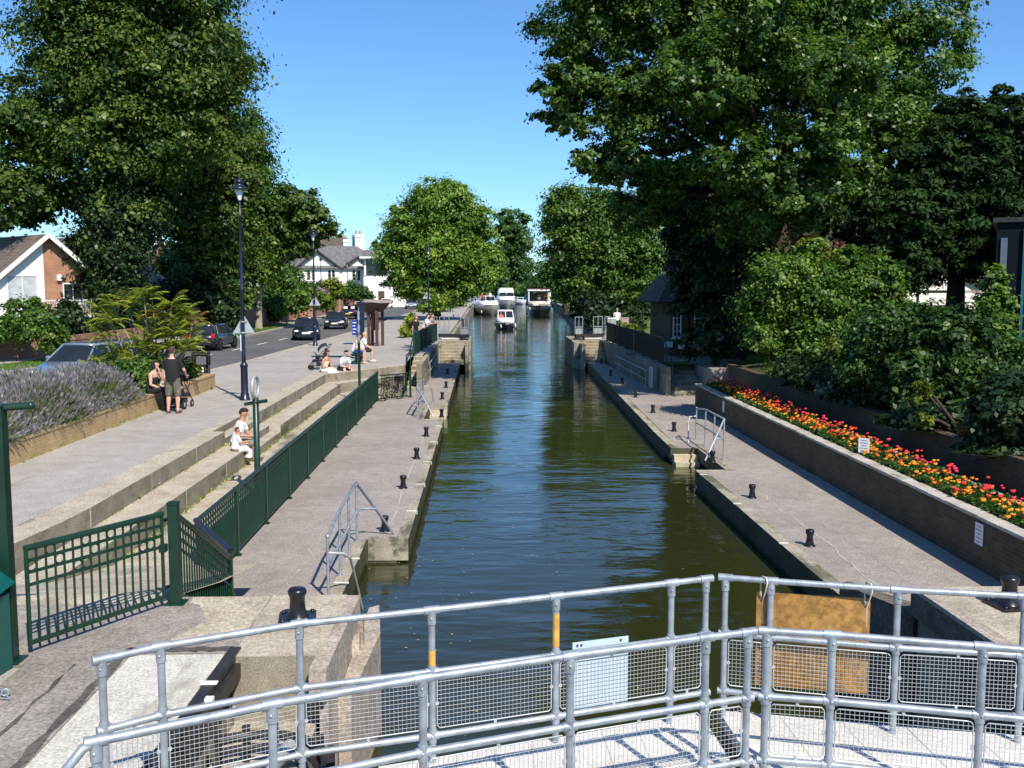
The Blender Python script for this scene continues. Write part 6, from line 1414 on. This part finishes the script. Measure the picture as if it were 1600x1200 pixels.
# --- large tree at the left, ivy-clad trunk
Y = 62
tree('lime_tree', 'huge broad leafed tree filling the upper left with an ivy clad trunk', (-23.6, 62, 0),
     [blob(190, -40, Y, 150, 90), blob(118, 62, Y, 88, 80), blob(285, 70, Y, 98, 95), blob(200, 110, Y, 120, 90), blob(70, 190, Y, 90, 75), blob(190, 215, Y, 105, 80), blob(300, 190, Y, 75, 85), blob(40, 285, Y, 85, 55), blob(15, 200, Y, 50, 50), blob(185, 310, Y, 62, 60), blob(178, 385, Y, 46, 50), blob(175, 430, Y, 38, 40), blob(20, 330, Y, 55, 25)],
     (.62, 7.5), 'lime', 980, 150, .28, 21, limbs=8, flat=.6, cr=.24,
     ivy=([blob(180, 330, Y, 50, 44), blob(180, 385, Y, 48, 48), blob(172, 435, Y, 44, 44), blob(205, 360, Y, 34, 44), blob(140, 400, Y, 34, 40), blob(168, 475, Y, 30, 30), blob(225, 320, Y, 30, 50)], 'dark', 330, 150, .24))
Y = 74
tree('lime_tree', 'tall dark tree standing right of and behind the huge ivy clad tree', (-20.6, 74, 0),
     [blob(335, 90, Y, 52, 70), blob(320, 200, Y, 55, 60), blob(300, 280, Y, 70, 60), blob(345, 270, Y, 55, 70), blob(330, 350, Y, 60, 60), blob(290, 350, Y, 45, 40), blob(325, 420, Y, 52, 45), blob(355, 460, Y, 40, 35)],
     (.5, 6), 'lime', 620, 140, .31, 22, limbs=6, cr=.23)
Y = 79
tree('hornbeam', 'narrow upright dark tree with small leaves beside the pale forked trunk', (-19.2, 79, 0),
     [blob(395, 225, Y, 26, 50), blob(397, 290, Y, 32, 50), blob(392, 350, Y, 36, 50), blob(385, 410, Y, 34, 40)], (.25, 4), 'mid', 260, 150, .24, 23, limbs=5, cr=.36, flat=.9, droop=-.2)
Y = 80
tree('sycamore', 'sycamore with a pale forked trunk and crown reaching right over the road', (-17.9, 80, 0),
     [blob(455, 315, Y, 40, 24), blob(490, 345, Y, 34, 26), blob(440, 345, Y, 30, 30), blob(465, 380, Y, 32, 20), blob(425, 390, Y, 22, 28), blob(505, 365, Y, 16, 12)], (.27, 3.2), 'lime', 260, 90, .32, 24, bark='bark_pale', limbs=9, cr=.28, lean=(.1, .2))
# --- conifers, hedges and garden shrubs left of the road
def shrub(name, label, base, blobs, kind, nclump, per, leaf, seed, cat='shrub', group=None, stems=5, cr=.28, flat=.8, bark='bark', r=.05, **kw):
    rs = np.random.RandomState(seed); t = thing(name, label, cat, base, 0, group); o = base
    V, F, tn, C = crown_arrays(rs, [(b[0] - o[0], b[1] - o[1], b[2] - o[2]) + tuple(b[3:]) for b in blobs], nclump, per, leaf, flat, cr, **kw)
    V[:, 2] = np.maximum(V[:, 2], .02)
    np_mesh('foliage', V, F, LEAF[kind], tint=tn, parent=t); b = MB()
    for i in rs.choice(len(C), min(stems, len(C)), replace=False): b.path([(rs.uniform(-.15, .15), rs.uniform(-.15, .15), 0), Vector(C[i]) * .5 + Vector((0, 0, .1)), Vector(C[i])], r, 6, radii=[r, r * .75, r * .3])
    b.build('stems', M[bark], t); return t
shrub('conifer', 'rounded bright green conifer between the house gable and the dark tree', (-25, 88, 0), [blob(272, 420, 88, 34, 34), blob(265, 455, 88, 36, 30)], 'conifer', 130, 120, .26, 31, cat='conifer', cr=.3)
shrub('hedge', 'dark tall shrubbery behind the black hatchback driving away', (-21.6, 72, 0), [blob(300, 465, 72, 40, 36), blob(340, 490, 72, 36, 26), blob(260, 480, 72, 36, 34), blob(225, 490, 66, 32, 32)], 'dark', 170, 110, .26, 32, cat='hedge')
shrub('hedge', 'clipped green hedge on top of the brick wall at the left edge', (-25, 46, 0), [blob(10, 512, 46, 34, 16), blob(55, 508, 46, 32, 20), blob(85, 530, 46, 18, 24), blob(-25, 515, 46, 34, 16)], 'mid', 170, 110, .14, 33, cat='hedge', cr=.34)
shrub('rose_bush', 'loose airy rose bush in front of the white balcony house', (-24.2, 50, 0), [blob(35, 480, 50, 26, 16), blob(60, 485, 50, 14, 18)], 'mid', 40, 60, .16, 34)
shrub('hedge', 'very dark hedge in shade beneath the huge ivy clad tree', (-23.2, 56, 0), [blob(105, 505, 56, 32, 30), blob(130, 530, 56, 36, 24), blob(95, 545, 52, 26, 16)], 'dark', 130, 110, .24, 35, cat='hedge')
shrub('garden_shrub', 'dark bushy shrub behind the brick piers right of the pale forked trunk', (-19.8, 95, 0), [blob(440, 440, 95, 34, 26), blob(455, 470, 95, 36, 24), blob(420, 470, 90, 26, 30)], 'mid', 150, 110, .28, 36)
shrub('garden_shrub', 'dark green tree canopy hanging before the tall left chimney of the white house', (-21.5, 104, 0), [blob(432, 395, 104, 20, 26), blob(455, 415, 104, 10, 14), blob(420, 430, 104, 24, 20)], 'dark', 100, 100, .32, 37)
shrub('garden_shrub', 'fresh green shrub above the white stepped coping', (-19.6, 106, 0), [blob(478, 458, 106, 22, 14), blob(500, 470, 106, 16, 12)], 'bright', 80, 90, .28, 38)
shrub('garden_shrub', 'yellow green rounded shrub in front of the white house', (-19.8, 124, 0), [blob(515, 447, 124, 15, 14), blob(508, 462, 124, 12, 12), blob(526, 455, 124, 12, 12)], 'yellow', 90, 90, .30, 39)
shrub('garden_shrub', 'low lime green shrub behind the long brick wall', (-20.2, 118, 0), [blob(510, 476, 118, 14, 8), blob(498, 480, 118, 8, 6)], 'yellow', 50, 70, .28, 40)
shrub('garden_shrub', 'grey green bush beside the palm in front of the white house', (-19.8, 136, 0), [blob(548, 455, 136, 14, 14), blob(566, 462, 136, 12, 16), blob(578, 462, 136, 8, 10)], 'far', 90, 80, .32, 41)
# palm
t = thing('palm', 'small spiky palm with a thin trunk by the tall garden wall', 'palm', (-19.3, 130.6, 0)); b = MB(); b.path([(0, 0, 0), (.05, 0, 1.6), (0, 0, 3.0)], .13, 8); b.build('trunk', M['bark'], t)
rs = np.random.RandomState(44); V = []; F = []
for i in range(60):
    a = rs.uniform(0, 2 * PI); e = rs.uniform(-.5, 1.4); d = np.array([math.cos(a) * math.cos(e), math.sin(a) * math.cos(e), math.sin(e)]); s = np.array([-math.sin(a), math.cos(a), 0]) * .05
    p = np.array([0, 0, 3.0]); L_ = rs.uniform(.9, 1.3); k = len(V); m = p + d * L_ * .55; e_ = p + d * L_ + np.array([0, 0, -.25 * L_])
    V += [p - s, p + s, m + s, m - s, e_]; F += [(k, k + 1, k + 2, k + 3), (k + 3, k + 2, k + 4, k + 4)]
np_mesh('fronds', np.array(V), np.array(F), LEAF['yellow'], tint=rs.rand(len(F)), parent=t)
shrub('tree', 'small bright tree behind the white house roof', (-23, 215, 0), [blob(526, 378, 215, 14, 12), blob(524, 392, 215, 16, 14)], 'bright', 60, 70, .5, 45, cat='tree', r=.15)
shrub('tree', 'dark trees beyond the flat roofed white building', (-14.5, 205, 0), [blob(600, 410, 205, 20, 26), blob(612, 445, 205, 24, 26), blob(590, 395, 205, 12, 18), blob(630, 460, 205, 20, 20)], 'far', 150, 90, .6, 46, cat='tree', r=.2)
# --- trees along the left bank
Y = 100
tree('maple', 'round bright green tree on the left bank beyond the upper gates', (-4.6, 100, 0),
     [blob(690, 325, Y, 46, 42), blob(645, 350, Y, 40, 36), blob(735, 350, Y, 36, 36), blob(625, 400, Y, 38, 36), blob(690, 400, Y, 60, 50), blob(750, 410, Y, 30, 40), blob(640, 440, Y, 36, 28), blob(690, 448, Y, 52, 26), blob(765, 418, Y, 16, 20), blob(612, 335, Y, 14, 14), blob(715, 300, Y, 24, 20), blob(672, 298, Y, 22, 18), blob(675, 480, 90, 22, 11)],
     (.38, 2.6), 'maple', 760, 150, .28, 51, limbs=9, cr=.27)
shrub('bank_shrub', 'leafy shrubs overhanging the left bank behind the moored cruiser', (-4.5, 150, 0), [blob(690, 450, 150, 36, 28), blob(722, 440, 160, 22, 28), blob(680, 470, 130, 26, 20), blob(712, 462, 165, 22, 18)], 'far', 190, 100, .36, 52)
shrub('border_plants', 'straw coloured grasses and weeds growing beside the promenade fence', (-5.2, 66.5, 0), [(-5.3, 66.5, .4, .4, .8, .5), (-4.8, 67.2, .7, .35, .8, .9), (-5.0, 69, .9, .35, .8, 1.0)], 'sumac', 50, 70, .16, 53)
# --- far trees closing the canal
Y = 265
tree('poplar', 'tall far tree rising above the bend of the canal', (7.2, Y, 0), [blob(798, 345, Y, 26, 22), blob(800, 375, Y, 34, 26), blob(790, 405, Y, 28, 30), blob(812, 410, Y, 22, 30), blob(795, 440, Y, 30, 24)], (.6, 6), 'far', 170, 130, .75, 61, limbs=8, cr=.26)
for k, (x, y, Y, r, ry, lab, sd) in enumerate(((765, 420, 240, 20, 36, 'far dark tree left of the canal bend', 62), (825, 445, 290, 26, 26, 'far low trees closing the canal under the tall far tree', 63), (845, 440, 225, 22, 32, 'far dark tree at the right of the canal bend', 64), (775, 452, 300, 30, 16, 'far bushes at the end of the water', 65))):
    p = GY(x, y, Y); shrub('tree', lab, (p.x, p.y, 0), [blob(x, y, Y, r, ry), blob(x + 8, y + 12, Y, r, ry * .7)], 'far', 80, 90, .65, sd, cat='tree', r=.2)
# --- right bank
Y = 86
tree('sycamore', 'dense tree on the right bank with a golden top beyond the upper gates', (12.5, 88, 0),
     [blob(905, 330, Y, 48, 40), blob(960, 350, Y, 60, 50), blob(890, 385, Y, 46, 44), blob(945, 410, Y, 56, 44), blob(1000, 400, Y, 40, 60), blob(900, 440, Y, 40, 34), blob(975, 465, Y, 50, 28), blob(870, 340, 92, 22, 26), blob(1010, 460, 80, 26, 30)], (.4, 3.5), 'mid', 720, 150, .28, 71, limbs=6, cr=.27)
shrub('tree', 'golden green tree peeping out beside the dense tree on the right bank', (9.8, 118, 0), [blob(882, 320, 118, 26, 26), blob(868, 345, 118, 18, 26)], 'yellow', 70, 90, .42, 72, cat='tree', r=.2)
shrub('tree', 'dark trees along the right bank behind the passenger boat', (17, 150, 0), [blob(915, 420, 150, 36, 66), blob(945, 450, 140, 40, 44), blob(885, 380, 185, 20, 50), blob(930, 478, 120, 36, 24), blob(905, 470, 190, 26, 24)], 'dark', 230, 110, .55, 73, cat='tree', r=.25)
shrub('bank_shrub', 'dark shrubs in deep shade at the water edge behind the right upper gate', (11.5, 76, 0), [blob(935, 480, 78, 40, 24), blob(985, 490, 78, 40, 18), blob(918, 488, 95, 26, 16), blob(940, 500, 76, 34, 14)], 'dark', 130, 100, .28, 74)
# --- the huge poplar on the right
Y = 41
tree('poplar', 'enormous poplar on the right whose crown leans out over the canal', (12.6, 42, 0),
     [blob(1000, -60, Y, 150, 80), blob(1240, -70, Y, 190, 90), blob(930, 40, Y, 92, 62), blob(1080, 60, Y, 120, 80), blob(1260, 60, Y, 130, 90), blob(1420, 60, Y, 92, 95), blob(900, 135, Y, 66, 40), blob(1010, 165, Y, 90, 62), blob(1150, 170, Y, 95, 60), blob(1330, 175, Y, 110, 62), blob(1440, 190, Y, 56, 42), blob(880, 190, Y, 46, 28), blob(960, 250, Y, 62, 42), blob(1050, 270, Y, 66, 48), blob(1010, 325, Y + 2, 62, 42), blob(1120, 260, Y - 3, 46, 36), blob(1260, 290, Y - 4, 78, 52), blob(1150, 340, Y + 1, 70, 50), blob(1340, 280, Y - 2, 62, 40), blob(1170, 250, Y - 5, 60, 50), blob(1280, 215, Y - 5, 62, 46), blob(1210, 330, Y - 3, 80, 40), blob(1100, 120, Y - 5, 80, 60), blob(1300, 110, Y - 5, 90, 60), blob(1400, 240, Y - 1, 60, 40), blob(1190, 30, Y - 5, 80, 60)],
     (.55, 6.5), 'poplar', 2500, 140, .18, 81, limbs=10, cr=.165, flat=.75, inner=.35)
tree('beech', 'dark spreading tree between the lock house and the huge poplar', (12.2, 47, 0), [blob(1120, 400, 46, 70, 55), blob(1090, 455, 45, 44, 50), blob(1160, 470, 44, 56, 56), blob(1085, 400, 47, 44, 60), blob(1070, 340, 47, 40, 44), blob(1040, 300, 47, 40, 36), blob(1100, 300, 47, 50, 36), blob(1110, 520, 43.5, 40, 44), blob(1180, 400, 46, 60, 50), blob(1220, 480, 45, 60, 50)], (.3, 2.5), 'dark', 640, 150, .20, 82, limbs=4)
for k, (x, y, Y, lab) in enumerate(((1260, 330, 58, 'dark tree closing the view behind the sunlit shrub'), (1420, 370, 56, 'dark tree mass behind the yew at the right'))):
    p = GY(x, y, Y); shrub('tree', lab, (p.x, p.y, 0), [blob(x - 50, y, Y, 75, 60), blob(x + 50, y - 20, Y, 75, 60), blob(x, y + 50, Y, 90, 50)], 'dark', 300, 120, .3, 120 + k, cat='tree', r=.2, cr=.22)
Y = 38
yb = [blob(1500, 210, Y, 52, 62), blob(1450, 260, Y, 60, 50), blob(1560, 270, Y, 62, 66), blob(1420, 330, Y, 70, 56), blob(1520, 350, Y, 76, 56), blob(1620, 290, Y, 60, 90), blob(1390, 400, Y, 56, 40), blob(1550, 195, Y, 34, 44), blob(1600, 190, Y, 40, 50), blob(1570, 150, Y, 16, 24), blob(1500, 180, Y, 30, 40), blob(1640, 220, Y, 50, 60), blob(1430, 410, Y, 60, 56), blob(1480, 400, Y, 60, 40), blob(1590, 420, Y, 50, 40), blob(1620, 400, Y, 60, 60)]
tree('yew', 'dark feathery yew behind the shrubs at the upper right', (18.2, 38, .3), yb, (.4, 4), 'yew', 950, 170, .22, 83, limbs=5, cr=.20, flat=.55, droop=.5, aspect=.42)
# --- shrubbery on the right bank above the retaining wall
shrub('sunlit_shrub', 'tall sunlit light green shrub at the top of the right hand wall', (11.6, 33, .1), [blob(1240, 440, 33, 62, 46), blob(1210, 490, 33, 46, 50), blob(1290, 470, 33, 66, 56), blob(1270, 530, 33, 60, 50), blob(1340, 440, 33, 36, 40), blob(1225, 550, 33, 34, 34), blob(1190, 430, 33, 22, 30), blob(1265, 390, 33, 26, 14), blob(1320, 400, 33, 24, 16), blob(1185, 520, 32.5, 24, 26)], 'bright', 520, 120, .135, 91, cr=.30, stems=10)
shrub('garden_shrub', 'twiggy loose shrub with arching shoots right of the sunlit shrub', (13.2, 32.5, .1), [blob(1370, 440, 32.5, 36, 40), blob(1400, 480, 32.5, 34, 36), blob(1360, 500, 32.5, 34, 36)], 'mid', 90, 70, .16, 92, cr=.26)
shrub('garden_shrub', 'feathery olive green bush in front of the tall dark shrubs', (12.5, 27, .1), [blob(1390, 520, 27, 60, 50), blob(1360, 570, 27, 46, 46), blob(1440, 520, 27, 46, 46)], 'conifer', 200, 110, .13, 93, cr=.26)
shrub('laurel', 'big glossy laurel bush towards the right edge', (13.2, 25, .1), [blob(1480, 530, 25, 66, 50), blob(1530, 580, 25, 66, 60), blob(1440, 590, 25, 60, 50), blob(1500, 640, 24, 66, 50)], 'laurel', 330, 110, .15, 94, cr=.24)
shrub('laurel', 'very dark laurel in shade at the right edge of the photograph', (12.6, 20, .1), [blob(1590, 640, 20, 70, 60), blob(1560, 710, 20, 66, 40), blob(1640, 720, 20, 70, 60)], 'dark', 230, 120, .14, 95, cr=.24)
shrub('garden_shrub', 'dark mounded shrub below the sunlit shrub on the wall', (11.4, 29.5, .1), [blob(1300, 585, 29.5, 50, 26), blob(1370, 620, 28, 60, 34), blob(1250, 575, 31, 40, 24)], 'dark', 170, 110, .14, 96, cr=.26)
shrub('garden_shrub', 'dark shrub trailing over the brick wall beneath the laurel', (11.6, 23, .1), [blob(1430, 660, 23.5, 50, 34), blob(1490, 690, 22.5, 40, 26)], 'dark', 110, 110, .14, 97, cr=.26)
shrub('column_shrub', 'slim column shaped evergreen beside the navy building', (13.0, 25.5, .2), [blob(1553, 445, 25.5, 14, 34), blob(1553, 490, 25.5, 24, 34), blob(1556, 540, 25.5, 34, 40)], 'bright', 110, 90, .15, 98, cr=.34)
shrub('garden_shrub', 'small yellow leaved shrub on the wall below the tall sunlit shrub', (11.15, 30, .05), [blob(1300, 555, 29.5, 16, 26), blob(1312, 590, 29, 14, 14)], 'yellow', 36, 60, .10, 99)
shrub('garden_shrub', 'silvery low plant at the wall top below the sunlit shrub', (10.95, 28.6, .05), [blob(1292, 607, 28.6, 16, 9)], 'silver', 20, 60, .07, 100)
shrub('garden_shrub', 'thin sunlit yellow green climber against the dark laurel', (11.0, 22.6, .05), [blob(1443, 610, 22.5, 12, 18), blob(1445, 655, 22.2, 12, 14)], 'yellow', 26, 50, .09, 101)
shrub('garden_shrub', 'small red tinged bush on the wall top toward the right edge', (10.95, 20.6, .05), [blob(1525, 665, 20.6, 26, 18), blob(1512, 680, 20.4, 16, 10)], 'red', 40, 60, .085, 102)
shrub('garden_shrub', 'wine red shrub behind the tall sunlit shrub', (13.6, 37, .2), [blob(1265, 385, 37, 22, 14), blob(1315, 395, 37, 18, 16)], 'wine', 40, 60, .18, 103)
shrub('iris_clump', 'bright yellow green strap leaved plants on the lawn beside the lock house', (8.9, 62, .03), [(8.9, 62, .55, .7, .9, .6), (9.3, 60.2, .4, .6, .7, .45)], 'yellow', 40, 70, .22, 104)
# --- left planter: sumac, lavender, small plants
def frond_plant(name, label, base, heads, kind, seed, tips='red'):
    rs = np.random.RandomState(seed); t = thing(name, label, 'shrub', base); b = MB(); Pn = []; V = []; F = []; T = []; MI = []
    for (hx, hy, hz) in heads:
        o = Vector(base); p = Vector((hx, hy, hz)) - o; st = Vector((rs.uniform(-.35, .35), rs.uniform(-.4, .4), 0)); st.x += p.x * .35; st.y += p.y * .3
        b.path([st, lerp(st, p, .5) + Vector((rs.uniform(-.15, .15), rs.uniform(-.15, .15), .1)), p], .03, 6, radii=[.032, .025, .014])
        red = rs.rand() < .16
        for k in range(11):
            a = 2 * PI * k / 11 + rs.uniform(-.3, .3); L_ = rs.uniform(.30, .58); up = rs.uniform(.1, 1.5); pr = None
            dx = np.array([math.cos(a), math.sin(a), 0]); sd = np.array([-math.sin(a), math.cos(a), 0])
            for j in range(9):
                u = (j + 1) / 9; c = np.array(p) + dx * L_ * u + np.array([0, 0, L_ * (up * u - .62 * u * u)])
                for s in (-1, 1):
                    ll = .215 * (1 - .45 * abs(u - .45)); d2 = (sd * s * .9 + dx * .35 + np.array([0, 0, -.25])); w2 = dx * .036; q = len(V)
                    V += [c, c + d2 * ll * .5 + w2, c + d2 * ll, c + d2 * ll * .5 - w2]; F.append((q, q + 1, q + 2, q + 3)); T.append(np.clip(rs.normal(.5, .25), 0, 1)); MI.append(1 if red and rs.rand() < .6 else 0)
    b.build('stems', M['bark_pale'], t); np_mesh('fronds', np.array(V), np.array(F), [LEAF[kind], LEAF[tips]], mi=np.array(MI), tint=np.array(T), parent=t); return t
rng = random.Random(77); heads = []
for i in range(52):
    x, y = rng.uniform(145, 305), 0; cxm = abs(x - 225) / 85; y = 455 + 40 * cxm ** 2 + rng.uniform(0, 115) * (1 - .2 * cxm); Yh = rng.uniform(30.5, 33.2); p = GY(x, y, Yh); heads.append((max(min(p.x, -8.9), -12.3), p.y, max(p.z, .8)))
frond_plant('sumac', 'tall yellow green sumac with bare stems and pinnate leaves in the planter', (-10.3, 31.6, .4), heads, 'sumac', 78)
rs = np.random.RandomState(7)
n = 42000; Yl = rs.uniform(17.2, 27.6, n); Xl = rs.uniform(-11.0, -9.2, n)
hgt = .62 + .25 * np.sin(Yl * 1.9) * np.cos(Xl * 2.3) + .2 * rs.rand(n); edge = np.clip((-9.05 - Xl) / .8, .25, 1) * np.clip((27.9 - Yl) / 1.0, .2, 1) * np.clip((Yl - 16.4) / 1.2, .35, 1); hgt *= edge
ang = rs.normal(size=(n, 3)) * .33 + np.stack([(Xl + 10.1) * .45, np.zeros(n), np.ones(n)], 1); ang /= np.linalg.norm(ang, axis=1, keepdims=True)
base = np.stack([Xl, Yl, np.full(n, .42)], 1); tip = base + ang * hgt[:, None] * 1.15
sd = np.cross(ang, rs.normal(size=(n, 3))); sd /= np.linalg.norm(sd, axis=1, keepdims=True)
k_ = np.repeat(np.arange(n), 1); V = np.stack([base + ang * hgt[:, None] * .35, (base + tip) / 2 + sd * .013, tip, (base + tip) / 2 - sd * .013], 1).reshape(-1, 3); Fq = np.arange(4 * n).reshape(n, 4)
m_ = n; fl0 = tip - ang * .11; fl1 = tip + ang * .03; mid = (fl0 + fl1) / 2
V2 = np.stack([fl0, mid + sd * .022, fl1, mid - sd * .022], 1).reshape(-1, 3)
keep = rs.rand(n) < .42
Va = np.concatenate([V, V2.reshape(n, 4, 3)[keep].reshape(-1, 3)]); Fa = np.arange(len(Va)).reshape(-1, 4)
lv = np_mesh('lavender', Va, Fa, [LEAF['lavender'], LEAF['lav_flower']], mi=np.concatenate([np.zeros(n), np.ones(keep.sum())]), tint=rs.rand(len(Fa))); tag(lv, kind='stuff')
shrub('planter_plants', 'low leafy green plants in the planter corner by the litter bin', (-9.9, 32.8, .42), [(-9.8, 32.6, .62, .45, .9, .32), (-10.3, 33.2, .6, .45, .5, .3)], 'bright', 50, 90, .10, 110)
shrub('planter_plants', 'green undergrowth beneath the sumac in the planter', (-10.2, 30.2, .42), [(-10.0, 30.0, .75, .7, 1.2, .5), (-10.4, 31.5, .8, .5, 1.0, .6), (-10.0, 28.7, .8, .6, .6, .6)], 'mid', 110, 90, .12, 111)
shrub('planter_plants', 'grassy yellow green plants at the near end of the planter', (-9.9, 17.2, .42), [(-9.75, 17.2, .6, .4, .7, .32), (-10.3, 16.2, .6, .5, .9, .3)], 'yellow', 50, 80, .12, 112)
# grass blades on the near verge
rs = np.random.RandomState(9); n = 9000; yv = rs.uniform(36, 90, n); xv = np.array([interp(ROADL, y) for y in yv]) - rs.uniform(.15, 2.55, n)
P = np.stack([xv, yv, np.full(n, .03)], 1); Nn = rs.normal(size=(n, 3)); Nn[:, 2] *= .2; Nn /= np.linalg.norm(Nn, axis=1, keepdims=True)
V, F = leaf_cards(P, Nn, rs.uniform(.06, .14, n), rs, .3); g_ = np_mesh('verge_grass', V, F, LEAF['bright'], tint=rs.rand(n)); tag(g_, kind='stuff')

# weeds in the joints at the foot of walls and steps
rs = np.random.RandomState(19); n = 1700; k = rs.randint(0, 5, n); yv = rs.uniform(15, 38, n); yv = 15 + 23 * (np.round((yv - 15) / 23 * 26) / 26) + rs.normal(size=n) * .22
xs = np.array([-5.55, -9.14, -4.42, -6.19, -5.55])[k]; zs = np.array([-.69, .01, -.69, -.325, -.69])[k]; yv = np.clip(yv, 15.2, 33.5)
P = np.stack([xs + np.abs(rs.normal(size=n)) * .03 * np.where(k == 9, -1, 1), yv, zs + rs.uniform(.0, .06, n)], 1); Nn = unit(rs, n)
V, F = leaf_cards(P, Nn, rs.uniform(.03, .08, n), rs, .45); tag(np_mesh('weeds', V, F, LEAF['sumac'], tint=rs.rand(n)), kind='stuff')
